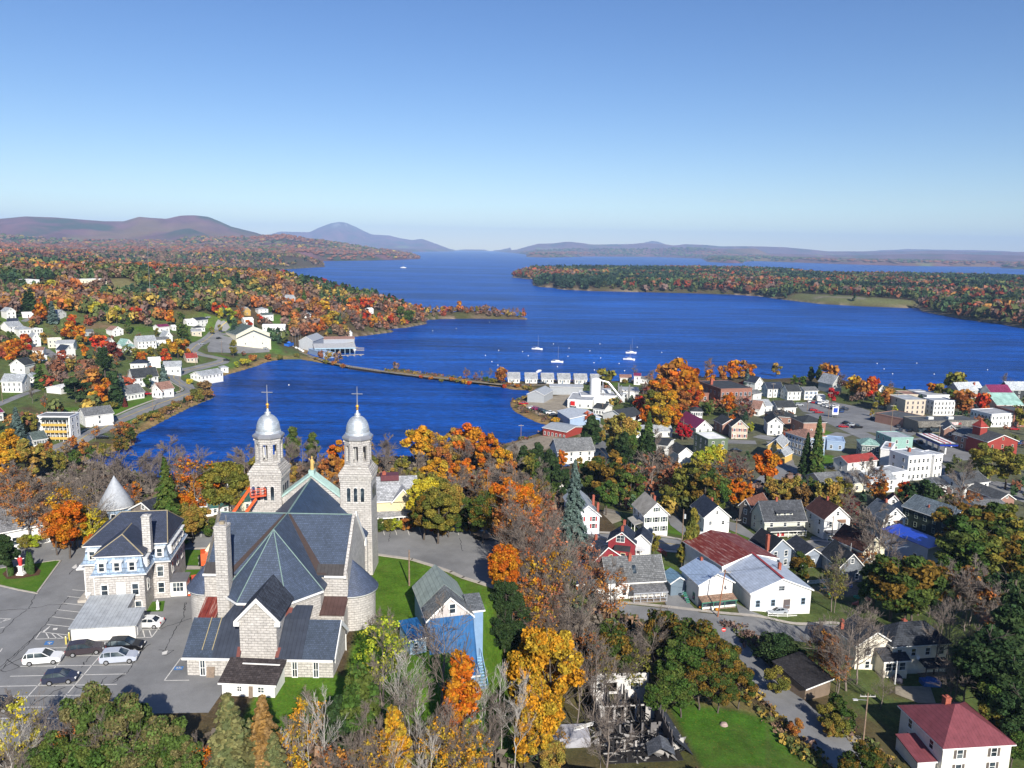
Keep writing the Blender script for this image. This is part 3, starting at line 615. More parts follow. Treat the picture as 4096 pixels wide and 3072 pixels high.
def chimney(e, x, y, z0, z1, w=.7, col=BRICK, mat='brick'):
	m = MB(); m.box(-w/2, w/2, -w/2, w/2, z0, z1-.15); m.box(-w/2-.06, w/2+.06, -w/2-.06, w/2+.06, z1-.15, z1); m.box(-w*.22, w*.22, -w*.22, w*.22, z1, z1+.2)
	return m.build('chimney', MT[mat], e, col, loc=(x, y, 0))
def block(e, x0, y0, W, D, z0, z1, typ='gable', rise=2.5, wall=WHT, wmat='siding', roof=GREYR, rmat='shingle', ov=.4, trim=True, det=False, rz=0):
	"""walls + roof (+ white eaves boards) as children of e; ridge runs along y for 'gable', along x for 'eave'"""
	x1, y1 = x0+W, y0+D; m = MB(); zr = z1+rise; xm, ym = x0+W/2, y0+D/2
	if typ == 'gable': sec = [(x0,z0),(x1,z0),(x1,z1),(xm,zr-.05),(x0,z1)]; m.poly([(x,y0,z) for x,z in sec]); m.poly([(x,y1,z) for x,z in sec][::-1]); m.poly([(x0,y0,z0),(x0,y0,z1),(x0,y1,z1),(x0,y1,z0)]); m.poly([(x1,y0,z0),(x1,y1,z0),(x1,y1,z1),(x1,y0,z1)])
	elif typ == 'eave': sec = [(y0,z0),(y1,z0),(y1,z1),(ym,zr-.05),(y0,z1)]; m.poly([(x0,y,z) for y,z in sec][::-1]); m.poly([(x1,y,z) for y,z in sec]); m.poly([(x0,y0,z0),(x1,y0,z0),(x1,y0,z1),(x0,y0,z1)]); m.poly([(x0,y1,z0),(x0,y1,z1),(x1,y1,z1),(x1,y1,z0)])
	elif typ == 'shed': m.poly([(x0,y0,z0),(x1,y0,z0),(x1,y0,z1),(x0,y0,z1)]); m.poly([(x0,y1,z0),(x0,y1,zr),(x1,y1,zr),(x1,y1,z0)]); m.poly([(x0,y0,z0),(x0,y0,z1),(x0,y1,zr),(x0,y1,z0)]); m.poly([(x1,y0,z0),(x1,y1,z0),(x1,y1,zr),(x1,y0,z1)])
	else: m.box(x0, x1, y0, y1, z0, z1)
	wl = m.build('wall', MT[wmat], e, wall); r = MB(); t = .16
	if typ == 'gable':
		s = rise/(W/2); dz = ov*s
		for sg in (-1, 1):
			xe = xm+sg*(W/2+ov); pts = [(xe,y0-ov,z1-dz+.1),(xm,y0-ov,zr+.1),(xm,y1+ov,zr+.1),(xe,y1+ov,z1-dz+.1)]; r.slab(pts if sg < 0 else pts[::-1], t)
	elif typ == 'eave':
		s = rise/(D/2); dz = ov*s
		for sg in (-1, 1):
			ye = ym+sg*(D/2+ov); pts = [(x0-ov,ye,z1-dz+.1),(x1+ov,ye,z1-dz+.1),(x1+ov,ym,zr+.1),(x0-ov,ym,zr+.1)]; r.slab(pts if sg < 0 else pts[::-1], t)
	elif typ == 'shed':
		s = rise/D; r.slab([(x0-ov,y0-ov,z1-ov*s+.1),(x1+ov,y0-ov,z1-ov*s+.1),(x1+ov,y1,zr+.1),(x0-ov,y1,zr+.1)], t)
	elif typ == 'hip':
		a, b, c, d = x0-ov, x1+ov, y0-ov, y1+ov; w_, d_ = b-a, d-c; k = min(w_, d_)/2
		if w_ >= d_: p, q = (a+k, (c+d)/2, zr), (b-k, (c+d)/2, zr)
		else: p, q = ((a+b)/2, c+k, zr), ((a+b)/2, d-k, zr)
		zz = z1+.02; A_, B_, C_, D_ = (a,c,zz), (b,c,zz), (b,d,zz), (a,d,zz)
		if w_ >= d_: fs = [[A_,B_,q,p],[B_,C_,q],[C_,D_,p,q],[D_,A_,p]]
		else: fs = [[A_,B_,p],[B_,C_,q,p],[C_,D_,q],[D_,A_,p,q]]
		for f in fs: r.poly(f)
		r.box(a, b, c, d, z1-.12, zz-.002)
	else:
		r.box(x0+.25, x1-.25, y0+.25, y1-.25, z1-.3, z1-.05)
		p = MB(); p.box(x0-.15, x1+.15, y0-.15, y0+.25, z1-.25, z1+.22); p.box(x0-.15, x1+.15, y1-.25, y1+.15, z1-.25, z1+.22); p.box(x0-.15, x0+.25, y0+.25, y1-.25, z1-.25, z1+.22); p.box(x1-.25, x1+.15, y0+.25, y1-.25, z1-.25, z1+.22)
		p.build('cornice', MT['plain'], e, tuple(min(.8, c*1.08) for c in wall))
		r = MB(); r.box(x0+.25, x1-.25, y0+.25, y1-.25, z1-.28, z1+.05)
	rf = r.build('roof', MT[rmat], e, roof)
	if trim and typ in ('gable', 'eave', 'hip', 'shed'):
		q = MB()
		if typ == 'gable':
			for sg in (-1, 1):
				xe = xm+sg*(W/2+ov); zE = z1-dz+.1
				for yy in (y0-ov-.03, y1+ov+.03): q.slab([(xe,yy,zE-.02),(xm,yy,zr+.08),(xm,yy,zr-.2),(xe,yy,zE-.3)], .04, 0, (0,1,0))
				q.box(min(xe,xe+sg*.04), max(xe,xe+sg*.04), y0-ov, y1+ov, zE-.24, zE-.03)
		elif typ == 'eave':
			for sg in (-1, 1):
				ye = ym+sg*(D/2+ov); zE = z1-dz+.1
				for xx in (x0-ov-.03, x1+ov+.03): q.slab([(xx,ye,zE-.02),(xx,ym,zr+.08),(xx,ym,zr-.2),(xx,ye,zE-.3)], .04, 0, (1,0,0))
				q.box(x0-ov, x1+ov, min(ye,ye+sg*.04), max(ye,ye+sg*.04), zE-.24, zE-.03)
		elif typ == 'hip': q.box(x0-ov-.03, x1+ov+.03, y0-ov-.03, y1+ov+.03, z1-.24, z1-.06)
		else:
			zE = z1-ov*s+.1; q.box(x0-ov, x1+ov, y0-ov-.05, y0-ov-.01, zE-.25, zE-.02)
		q.build('eaves_board', MT['white'], e)
	return wl, rf
def wins(e, face, x0, y0, W, D, zs, n, w=.9, h=1.4, col=WHT, det=False, shutter=None, cols=1, sash=1, skip=(), m0=.5):
	for fi, z in enumerate(zs):
		for i in range(n):
			if (i, fi) in skip: continue
			f = (i+m0)/(n+2*m0-1) if n > 1 else .5
			if face == 'f': p = (x0+W*f, y0, 0)
			elif face == 'l': p = (x0, y0+D*(1-f), -math.pi/2)
			else: p = (x0+W, y0+D*f, math.pi/2)
			window(e, p[0], p[1], z, p[2], w, h, col, det, shutter, sash, cols)
def porch(e, x0, x1, y, dep, zr, col=GREYR, posts=3, rail=True, rmat='shingle', floor=.5, pc=None, slope=.5):
	"""a lean-to roof on posts standing in front of the wall y"""
	m = MB(); m.slab([(x0-.2,y-dep-.2,zr-slope),(x1+.2,y-dep-.2,zr-slope),(x1+.2,y,zr),(x0-.2,y,zr)], .14); p = m.build('porch_roof', MT[rmat], e, col)
	m = MB(); m.box(x0-.2, x1+.2, y-dep-.25, y-dep-.2, zr-slope-.22, zr-slope-.01)
	for i in range(posts): x = x0+(x1-x0)*i/max(1, posts-1); m.box(x-.07, x+.07, y-dep, y-dep+.14, 0, zr-slope-.13)
	if rail: m.box(x0, x1, y-dep+.03, y-dep+.1, floor+.75, floor+.85); m.box(x0, x1, y-dep+.05, y-dep+.08, floor+.05, floor+.12)
	m.build('porch_frame', MT['plain'], e, pc or WHT)
	m = MB(); m.box(x0, x1, y-dep, y-.02, -.5, floor); m.build('porch_floor', MT['wood'], e)
def solve(k, eL, eR, h, C=None, D=8, peak=None, typ='gable', rise=2.5):
	x, y, g = hit(k, *eL, h); ze = g+h; A = Vector((x, y)); B = Vector(Zp(k, *eR, ze)); u = (B-A); W = u.length; u.normalize(); v = Vector((-u.y, u.x))
	if C: D = max(3.0, (Vector(Zp(k, *C, ze))-A).dot(v))
	if peak:
		d = ray(k, *peak); off = A.dot(v)+(D/2 if typ in ('eave', 'hip') else 0); t = off/(d.x*v.x+d.y*v.y); rise = max(.6, HC+d.z*t-ze)
	P4 = [A, B, A+v*D, B+v*D]; zb = min(gz(p.x, p.y) for p in P4)-.3; yaw = math.atan2(u.y, u.x)
	return A, W, D, yaw, zb, ze-zb, rise
CAT = {}
def house(name, label, cat, k, eL, eR, h, C=None, D=8, peak=None, typ='gable', rise=2.5, wall=WHT, roof=GREYR, rmat='shingle', wmat='siding', fw=2, fl=2, sw=3, attic=1, dr=None, ch=None,
          sh=None, det=None, ov=.4, group=None, side=None, wcol=WHT, wd=(.85,1.35), trim=True, skip=(), sash=1):
	A, W, D, yaw, zb, hh, rise = solve(k, eL, eR, h, C, D, peak, typ, rise)
	e = thing(name, label, cat, (A.x, A.y, zb), yaw, group); R = A.length; det = (R < 175) if det is None else det
	block(e, 0, 0, W, D, 0, hh, typ, rise, wall, wmat, roof, rmat, ov, trim)
	f0 = hh-h; zs = [f0+.85+(h-.5)*i/fl for i in range(fl)]; w_, h_ = wd; h_ = min(h_, (h-.5)/fl*.6)
	if fw: wins(e, 'f', 0, 0, W, D, zs, fw, w_, h_, wcol, det, sh, skip=skip, sash=sash)
	if sw:
		for s in (side or ('l' if A.x > 0 else 'r')): wins(e, s, 0, 0, W, D, zs, sw, w_, h_, wcol, det, None, sash=sash)
	if attic and typ == 'gable' and rise > 1.6: window(e, W/2, 0, hh+rise*.22, 0, w_*.85, min(h_*.8, rise*.38), wcol, det, sh)
	if dr: door(e, W*dr[0], 0, max(.2, f0), 0, dr[1])
	for c in (ch or []):
		fx, fy, up = c[:3]; x, y = W*fx, D*fy; zr = hh+(rise*(1-abs(fx-.5)*2) if typ == 'gable' else rise*(1-abs(fy-.5)*2) if typ in ('eave',) else rise*.5 if typ == 'hip' else 0)
		chimney(e, x, y, zr-.6, zr+up, c[3] if len(c) > 3 else .7)
	e['_d'] = (W, D, hh, rise, f0); return e
def dims(e): d = e['_d']; return tuple(d)
# -- the granite church
GZ = 33.0
ch_ = thing('church', 'grey granite church with two silver domed towers and dark slate roofs', 'church', (-33.2, 111.3, GZ), 0)
SL = (.058,.078,.118); COP = (.17,.25,.23); GRC = (.93, .915, .905)
def cp(x, y, z): return (x+33.2, y-111.3, z-GZ)
def cb(name, mat, col, fn, smooth=False, parent=None):
	m = MB(); fn(m); m.v = [cp(*p) for p in m.v]; return m.build(name, MT[mat], parent or ch_, col, smooth)
RZ = 48.4; XC = -33.2
# walls of nave, transept and apse
def f(m):
	s = [(XC-9, 31), (XC+9, 31), (XC+9, 40), (XC, 48.2), (XC-9, 40)]
	m.poly([(x,116,z) for x,z in s]); m.poly([(x,126,z) for x,z in s][::-1]); m.poly([(XC-9,116,31),(XC-9,116,40),(XC-9,126,40),(XC-9,126,31)]); m.poly([(XC+9,116,31),(XC+9,126,31),(XC+9,126,40),(XC+9,116,40)])
cb('nave_wall', 'granite', GRC, f)
def f(m):
	for x, sg in ((-43.5, -1), (-23.0, 1)):
		s = [(104.9,31),(117.7,31),(117.7,42.1),(111.3,48.9),(104.9,42.1)]; m.poly([(x,y,z) for y,z in (s if sg > 0 else s[::-1])])
	m.poly([(-43.5,104.9,31),(-23,104.9,31),(-23,104.9,42.1),(-43.5,104.9,42.1)]); m.poly([(-43.5,117.7,31),(-43.5,117.7,42.1),(-23,117.7,42.1),(-23,117.7,31)])
cb('transept_wall', 'granite', GRC, f)
AP = [(-39.4,104.9),(-39.0,101.2),(-36.3,98.6),(-30.0,98.6),(-26.4,102.8),(-26.4,104.9)]
cb('apse_wall', 'granite', GRC, lambda m: m.prism(AP, 31, 40.45))
# roofs
def f(m):
	m.slab([(-43.1,104.5,41.75),(-23.5,104.5,41.75),(-23.5,111.3,RZ),(-43.1,111.3,RZ)], .25); m.slab([(-23.5,118.1,41.75),(-43.1,118.1,41.75),(-43.1,111.3,RZ),(-23.5,111.3,RZ)], .25)
cb('transept_roof', 'slate', SL, f)
def f(m):
	for sg in (-1, 1):
		p = [(XC,112,RZ+.06),(XC+sg*9.5,112,39.6),(XC+sg*9.5,125.6,40.7),(XC,125.6,49.7)]; m.slab(p if sg > 0 else p[::-1], .25)
cb('nave_roof', 'slate', (.035,.06,.11), f)
AE = [(-39.9,104.6),(-39.5,100.9),(-36.5,98.15),(-29.8,98.15),(-25.9,102.5),(-25.9,104.6)]; AX = (-33.2,104.5)
def f(m):
	ap = (*AX, RZ+.02)
	for i in range(1, 4): m.slab([(*AE[i],40.35),(*AE[i+1],40.35),ap], .2)
	m.slab([(-39.9,111.3,39.95),(-39.5,100.9,40.35),ap,(XC,111.3,RZ+.02)], .2); m.slab([(-25.9,102.5,40.35),(-25.9,111.3,40.2),(XC,111.3,RZ+.02),ap], .2)
cb('apse_roof', 'slate', SL, f)
def f(m):
	ap = (*AX, RZ+.1)
	for i in range(1, 5): m.tube((*AE[i],40.45), ap, .075, .075, 5)
	m.tube((XC,104.5,RZ+.12), (XC,112,RZ+.12), .08, .08, 5); m.tube((XC,112,RZ+.12), (XC,125,49.75), .13, .13, 5); m.tube((-43.2,111.3,RZ+.08), (-23.4,111.3,RZ+.08), .09, .09, 5)
cb('copper_ridge', 'plain', COP, f)
def f(m):
	for sg in (-1, 1):
		p = [(XC+sg*.15,111.2,RZ+.06),(XC+sg*6.0,104.5,41.85),(XC+sg*(7.3 if sg > 0 else 6.9),104.5,41.85),(XC+sg*.5,111.2,RZ+.06)]; m.slab(p if sg < 0 else p[::-1], .05)
cb('valley_flashing', 'plain', (.05,.035,.032), f)
for (a, b) in ((-43.4,-39.6),(-27.4,-23.5)): cb('snow_guard', 'metal', (.06,.055,.055), lambda m: m.slab([(a,104.42,41.75),(b,104.42,41.75),(b,105.6,43.0),(a,105.6,43.0)], .05, 0, (0,-.03,-.02)))
# white gutters
def f(m):
	for i in range(1, 4):
		a, b = Vector(AE[i]), Vector(AE[i+1]); n = Vector(((b-a).y, -(b-a).x)).normalized()*.08
		m.slab([(a.x+n.x,a.y+n.y,40.4),(b.x+n.x,b.y+n.y,40.4),(b.x+n.x,b.y+n.y,40.1),(a.x+n.x,a.y+n.y,40.1)], .1, 0, (-n.x*6,-n.y*6,0))
cb('gutter', 'white', None, f)
for a, b in ((-43.5,-39.6),(-26.2,-23.1)): cb('gutter', 'white', None, lambda m: m.box(a, b, 104.35, 104.48, 41.4, 41.7))
# transept gable copings (white kneelers on the far slope, thin stone on the near one)
for x, sg, mt, w_ in ((-23.45, 1, 'white', .6), (-23.45, -1, 'granite', .4)):
	def f(m):
		m.slab([(x,111.3,48.95),(x,111.3+sg*6.9,42.05),(x,111.3+sg*6.9,41.3),(x,111.3,48.2)], w_, 0, (1,0,0))
		if sg > 0: m.box(x, x+w_+.1, 117.7, 118.5, 41.0, 42.15)
	cb('gable_coping', mt, GRC, f)
# facade parapet with copper coping between the towers
def f(m):
	s = [(XC-7.6,31),(XC+7.6,31),(XC+7.6,44.5),(XC,50.2),(XC-7.6,44.5)]; m.poly([(x,125.4,z) for x,z in s]); m.poly([(x,126.4,z) for x,z in s][::-1]);
cb('facade_wall', 'granite', GRC, f)
def f(m):
	for sg in (-1, 1): m.slab([(XC,125.1,50.5),(XC+sg*7.6,125.1,44.6),(XC+sg*7.6,126.8,44.9),(XC,126.8,50.8)], .35)
	m.box(XC-.45, XC+.45, 125.3, 126.6, 50.3, 51.0)
cb('facade_coping', 'plain', (.36,.50,.46), f)
# golden statue on the gable: a robed figure
def f(m): m.lathe([(.30,51.0),(.34,51.3),(.27,51.9),(.30,52.5),(.22,52.75),(.08,52.82),(.13,52.95),(.15,53.1),(.10,53.28),(0.01,53.33)], XC, 126, 10); m.tube((XC-.28,126,52.5), (XC-.5,125.9,53.0), .09, .06); m.tube((XC+.28,126,52.5), (XC+.42,125.9,52.0), .09, .06)
cb('statue', 'plain', (.55,.36,.12), f, True)
# side buttresses / pilasters of the nave
for y in (119, 121.5, 124):
	for xa in (XC+9, XC-9.45): cb('buttress', 'granite', GRC, lambda m: m.box(xa, xa+.45, y-.3, y+.3, 31, 39.5))
# apse turrets on the transept ends
for cx, sgn in ((-23.0, 1), (-43.5, -1)):
	a0 = -math.pi/2 if sgn > 0 else math.pi/2
	cb('turret_wall', 'granite', GRC, lambda m: m.lathe([(3.3,31),(3.3,38.6)], cx, 108.3, 28, 0, a0, a0+math.pi), True)
	cb('turret_roof', 'slate', (.07,.09,.14), lambda m: m.lathe([(3.75,38.45),(2.7,39.7),(1.3,41.3),(.01,42.6)], cx, 108.3, 28, 0, a0, a0+math.pi), True)
	cb('gutter', 'white', None, lambda m: m.lathe([(3.4,38.25),(3.72,38.25),(3.76,38.45)], cx, 108.3, 28, 0, a0, a0+math.pi), True)
# annexes between apse and transept
def f(m): m.box(-26.3, -23.05, 102.3, 104.9, 31, 37.0)
cb('annex_wall', 'granite', GRC, f)
def f(m): m.slab([(-26.45,102.1,37.0),(-22.95,102.1,37.0),(-22.95,104.9,38.4),(-26.45,104.9,38.4)], .2)
cb('annex_roof', 'metal', (.085,.05,.045), f)
def f(m): m.box(-43.2, -41.0, 101.6, 104.9, 31, 36.2)
cb('annex_wall', 'granite', GRC, f)
def f(m): m.slab([(-43.4,101.3,36.2),(-40.9,101.3,36.2),(-40.9,104.9,38.0),(-43.4,104.9,38.0)], .2)
cb('annex_roof', 'rust', None, f)
# chimney stack
def f(m): m.box(-39.85, -38.2, 100.0, 101.6, 31, 50.5); m.box(-39.92, -38.13, 99.93, 101.67, 50.1, 50.4)
c = cb('chimney', 'granite', GRC, f)
def f(m): m.box(-39.3, -38.7, 100.6, 101.1, 50.5, 50.9); m.tube((-38.2,100.2,50), (-38.2,100.2,52), .03); m.tube((-39.8,101.5,50), (-39.8,101.5,52), .03)
cb('chimney_cap', 'plain', (.3,.25,.18), f, parent=c)
# small gabled projection in front of the apse
def f(m):
	s = [(-34.4,31),(-29.65,31),(-29.65,41.1),(-32.0,43.5),(-34.4,41.1)]; m.poly([(x,93,z) for x,z in s]); m.poly([(-34.4,93,31),(-34.4,93,41.1),(-34.4,98.6,41.1),(-34.4,98.6,31)]); m.poly([(-29.65,93,31),(-29.65,98.6,31),(-29.65,98.6,41.1),(-29.65,93,41.1)])
cb('sanctuary_wall', 'granite', GRC, f)
def f(m):
	m.slab([(-34.9,92.6,40.75),(-32.0,92.6,43.85),(-32.0,99.9,43.85),(-34.9,99.3,40.75)], .2); m.slab([(-32.0,92.6,43.85),(-29.1,92.6,40.75),(-29.1,99.3,40.75),(-32.0,99.9,43.85)], .2)
cb('sanctuary_roof', 'shingle', (.05,.058,.078), f)
def f(m):
	for sg in (-1, 1): m.slab([(-32.0,92.5,43.75),(-32.0+sg*2.95,92.5,40.6),(-32.0+sg*2.95,92.5,40.1),(-32.0,92.5,43.15)], .12, 0, (0,1,0)); m.box(-32+sg*2.6-.35, -32+sg*2.6+.35, 92.45, 92.98, 39.95, 40.45)
cb('rake_board', 'white', None, f)
# the two low wings
for (x0, x1, nm) in ((-41.2, -34.42, 'l'), (-29.63, -22.4, 'r')):
	def f(m):
		m.poly([(x0,92.6,31),(x1,92.6,31),(x1,92.6,35.9),(x0,92.6,35.9)])
		for x, q in ((x0, -1), (x1, 1)): s = [(92.6,31),(100.2,31),(100.2,35.9),(96.4,38.9),(92.6,35.9)]; m.poly([(x,y,z) for y,z in (s if q > 0 else s[::-1])])
	cb('wing_wall', 'granite', GRC, f)
	xm = x0+(x1-x0)*(.50 if nm == 'l' else .46); dk, st = ((xm, x1+.15), (x0-.45, xm)) if nm == 'l' else ((x0-.15, xm), (xm, x1+.35))
	cb('wing_roof', 'slate', (.055,.073,.105), lambda m: (m.slab([(st[0],92.2,35.7),(st[1],92.2,35.7),(st[1],96.5,39.05),(st[0],96.5,39.05)], .18), m.slab([(st[1],100.6,35.7),(st[0],100.6,35.7),(st[0],96.5,39.05),(st[1],96.5,39.05)], .18)))
	cb('lead_roof', 'metal', (.042,.05,.07), lambda m: (m.slab([(dk[0],92.2,35.72),(dk[1],92.2,35.72),(dk[1],96.5,39.07),(dk[0],96.5,39.07)], .18), m.slab([(dk[0],96.5,39.07),(dk[1],96.5,39.07),(dk[1],98.5,40.1),(dk[0]+(1.2 if nm == 'r' else .9),98.5,40.1)], .18)))
	bx = dk[0] if nm == 'r' else dk[1]
	cb('copper_flashing', 'plain', (.17,.06,.05), lambda m: m.slab([(bx-(.0 if nm == 'r' else .45),92.3,35.86),(bx+(.45 if nm == 'r' else 0),92.3,35.86),(bx+(.9 if nm == 'r' else -.3),98.0,39.98),(bx+(.1 if nm == 'r' else -1.3),98.0,39.98)], .02))
	cb('gutter', 'white', None, lambda m: (m.box(x0-.45, x1+.1, 92.05, 92.2, 35.4, 35.68)))
	for wx in ((x0+2.0, x1-.5) if nm == 'l' else (x0+2.3, x1-2.2)): w = window(ch_, *cp(wx, 92.58, 33.1), 0, .55, 2.0, WHT, True, None, 1, 2, 'window')
def f(m):
	for sg in (-1, 1): m.slab([(-22.1,96.4,39.1),(-22.1,96.4+sg*4.1,35.85),(-22.1,96.4+sg*4.1,35.2),(-22.1,96.4,38.4)], .1, 0, (1,0,0))
	m.tube((-22.25,99.6,33), (-22.25,99.6,35.4), .07)
cb('rake_board', 'white', None, f)
def f(m):
	for x in (-39.3, -38.0): m.tube((x,92.9,36.4), (x+.1,96.4,39.2), .05, .05, 4)
cb('snow_rail', 'plain', (.42,.34,.18), f)
# towers
for tx in (-25.75, -40.75):
	ty = 127.4; hw = 2.55; hb = 2.75
	def f(m):
		i = len(m.v); m.v += [(tx+sx*hb, ty+sy*hb, 31) for sx, sy in ((-1,-1),(1,-1),(1,1),(-1,1))]+[(tx+sx*hw, ty+sy*hw, 49.2) for sx, sy in ((-1,-1),(1,-1),(1,1),(-1,1))]
		for k in range(4): m.f.append([i+k, i+(k+1)%4, i+4+(k+1)%4, i+4+k]); m.m.append(0)
		m.box(tx-hw-.06, tx+hw+.06, ty-hw-.06, ty+hw+.06, 45.0, 45.3)
		m.box(tx-hw-.12, tx+hw+.12, ty-hw-.12, ty+hw+.12, 49.2, 50.2); m.box(tx-hw-.28, tx+hw+.28, ty-hw-.28, ty+hw+.28, 50.2, 50.65)
		for k in range(9):
			q = -hw+.28+k*(2*hw-.56)/8; m.box(tx+q-.15, tx+q+.15, ty-hw-.26, ty-hw-.1, 49.75, 50.2); m.box(tx+hw+.1, tx+hw+.26, ty+q-.15, ty+q+.15, 49.75, 50.2)
		for k in range(5): w_ = hw+.1-k*.17; m.box(tx-w_, tx+w_, ty-w_, ty+w_, 50.65+k*.27, 50.65+(k+1)*.27)
	cb('tower_shaft', 'granite', GRC, f)
	# belfry: eight piers, base and head rings (open between the piers)
	def f(m):
		ro = 2.28; m.lathe([(ro,51.9),(ro,52.5)], tx, ty, 8, 0, math.pi/8, math.pi/8+2*math.pi); m.lathe([(ro,55.2),(ro,56.2)], tx, ty, 8, 0, math.pi/8, math.pi/8+2*math.pi)
		m.lathe([(.01,52.5),(ro,52.5)], tx, ty, 8, 0, math.pi/8, math.pi/8+2*math.pi); m.lathe([(ro,55.2),(.01,55.2)], tx, ty, 8, 0, math.pi/8, math.pi/8+2*math.pi)
		for k in range(8):
			a = math.pi/8+k*math.pi/4; c, s = math.cos(a), math.sin(a); r1, r2, w_ = ro*1.0, ro-.55, .44
			P_ = [(tx+r1*c, ty+r1*s)]+[(tx+math.cos(a+q)*r1*math.cos(math.pi/8)/math.cos(math.pi/8-abs(q)), ty+math.sin(a+q)*r1*math.cos(math.pi/8)/math.cos(math.pi/8-abs(q))) for q in (.2,)]+[(tx+math.cos(a+.16)*r2, ty+math.sin(a+.16)*r2), (tx+math.cos(a-.16)*r2, ty+math.sin(a-.16)*r2)]+[(tx+math.cos(a-.2)*r1*math.cos(math.pi/8)/math.cos(math.pi/8-.2), ty+math.sin(a-.2)*r1*math.cos(math.pi/8)/math.cos(math.pi/8-.2))]
			m.prism(P_, 52.5, 55.2)
			m.box(tx+(ro+.0)*c-.14, tx+(ro+.0)*c+.14, ty+ro*s-.14, ty+ro*s+.14, 55.75, 56.1)
	cb('belfry', 'granite', GRC, f)
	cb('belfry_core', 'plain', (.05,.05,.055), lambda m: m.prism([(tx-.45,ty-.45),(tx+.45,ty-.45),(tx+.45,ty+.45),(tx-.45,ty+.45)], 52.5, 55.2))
	def f(m):
		for a in (-1.9, -1.25): m.box(tx+1.45*math.cos(a)-.14, tx+1.45*math.cos(a)+.14, ty+1.45*math.sin(a)-.1, ty+1.45*math.sin(a)+.1, 52.9, 54.7)
		m.tube((tx-.1,ty-1.4,52.5), (tx-.1,ty-1.4,55), .05)
	cb('antenna', 'white', None, f)
	cb('dome_cornice', 'chrome', None, lambda m: m.lathe([(2.3,56.15),(2.62,56.3),(2.62,56.62),(2.2,56.95),(2.08,57.0)], tx, ty, 8, 0, math.pi/8, math.pi/8+2*math.pi))
	def f(m): m.lathe([(2.05,56.95),(2.05,57.25),(1.95,57.3)]+[(1.95*math.cos(t)**.85, 57.3+2.75*math.sin(t)) for t in np.linspace(.02, 1.38, 12)]+[(.42,60.05),(.5,60.15),(.5,60.35),(.25,60.55),(.14,61.0)], tx, ty, 32)
	dm = cb('dome', 'tinplate', (.6,.62,.63), f, True) if 'tinplate' in MT else None
	cb('gold_ball', 'gold', None, lambda m: m.lathe([(.1,61.0),(.26,61.15),(.12,61.35),(.3,61.6),(.3,61.7),(.1,61.95)], tx, ty, 12), True, dm)
	def f(m): m.tube((tx,ty,61.9), (tx,ty,65.0), .11, .05, 6); m.tube((tx-.92,ty,63.75), (tx+.92,ty,63.75), .075, .075, 6)
	cb('cross', 'chrome', None, f, False, dm)
	for q in (-1.15, 0, 1.15):
		def f(m):
			m.box(tx+q-.3, tx+q+.3, ty-hw-.10, ty-hw+.3, 45.9, 48.0)
			for k in range(8): a, b = math.pi*k/8, math.pi*(k+1)/8; m.slab([(tx+q,ty-hw-.10,48.0),(tx+q+.3*math.cos(a),ty-hw-.10,48+.3*math.sin(a)),(tx+q+.3*math.cos(b),ty-hw-.10,48+.3*math.sin(b))], .3, 0, (0,1,0))
		lo = cb('louver_opening', 'glass', None, f)
		def f(m):
			for k in range(9): a, b = math.pi*k/9, math.pi*(k+1)/9; m.slab([(tx+q+.30*math.cos(a),ty-hw-.16,48+.30*math.sin(a)),(tx+q+.46*math.cos(a),ty-hw-.16,48+.46*math.sin(a)),(tx+q+.46*math.cos(b),ty-hw-.16,48+.46*math.sin(b)),(tx+q+.30*math.cos(b),ty-hw-.16,48+.30*math.sin(b))], .25, 0, (0,1,0))
			for s_ in (-1, 1): m.box(tx+q+s_*.38-.08, tx+q+s_*.38+.08, ty-hw-.16, ty-hw+.1, 45.8, 48.0)
			m.box(tx+q-.48, tx+q+.48, ty-hw-.2, ty-hw+.1, 45.6, 45.82)
		cb('window_surround', 'granite', (1.12,1.12,1.12), f, False, lo)
		def f(m): m.box(tx+hw-.2, tx+hw+.1, ty+q-.28, ty+q+.28, 45.9, 48.2)
		cb('louver_opening', 'glass', None, f)
# the low white shed in front
sd = thing('lean_to_shed', 'low white shed with dark curling shingle roof against the church wing', 'shed', (-35.1, 88.2, 32.9), math.radians(-3))
block(sd, 0, 0, 6.6, 3.6, -.6, 2.0, 'shed', 1.1, WHT, 'siding', (.06,.05,.05), 'shingle', .35)
window(sd, 2.2, 0, .8, 0, .5, .6, WHT, True, cols=2); window(sd, 4.9, 0, .75, 0, .7, .65, WHT, True, cols=2)
m = MB(); m.box(1.6, 6.4, 2.6, 2.75, 2.8, 3.0); m.build('roof_flashing', MT['white'], sd)
def plank(nm, lab, pts):
	m = MB(); m.slab(pts, .06, 0, (0,1,0)); o = m.build(nm, MT['wood']); tag(o, lab, 'board'); return o
plank('leaning_board', 'tall weathered board leaning against the white church shed', [(-31.7,87.6,32.2),(-31.2,87.6,32.2),(-31.2,87.9,34.5),(-31.7,87.9,34.5)])
plank('plywood_panel', 'tan plywood panel leaning on the granite wall left of the shed', [(-38.6,92.1,33),(-37.6,92.1,33),(-37.6,92.45,34.3),(-38.6,92.45,34.3)])
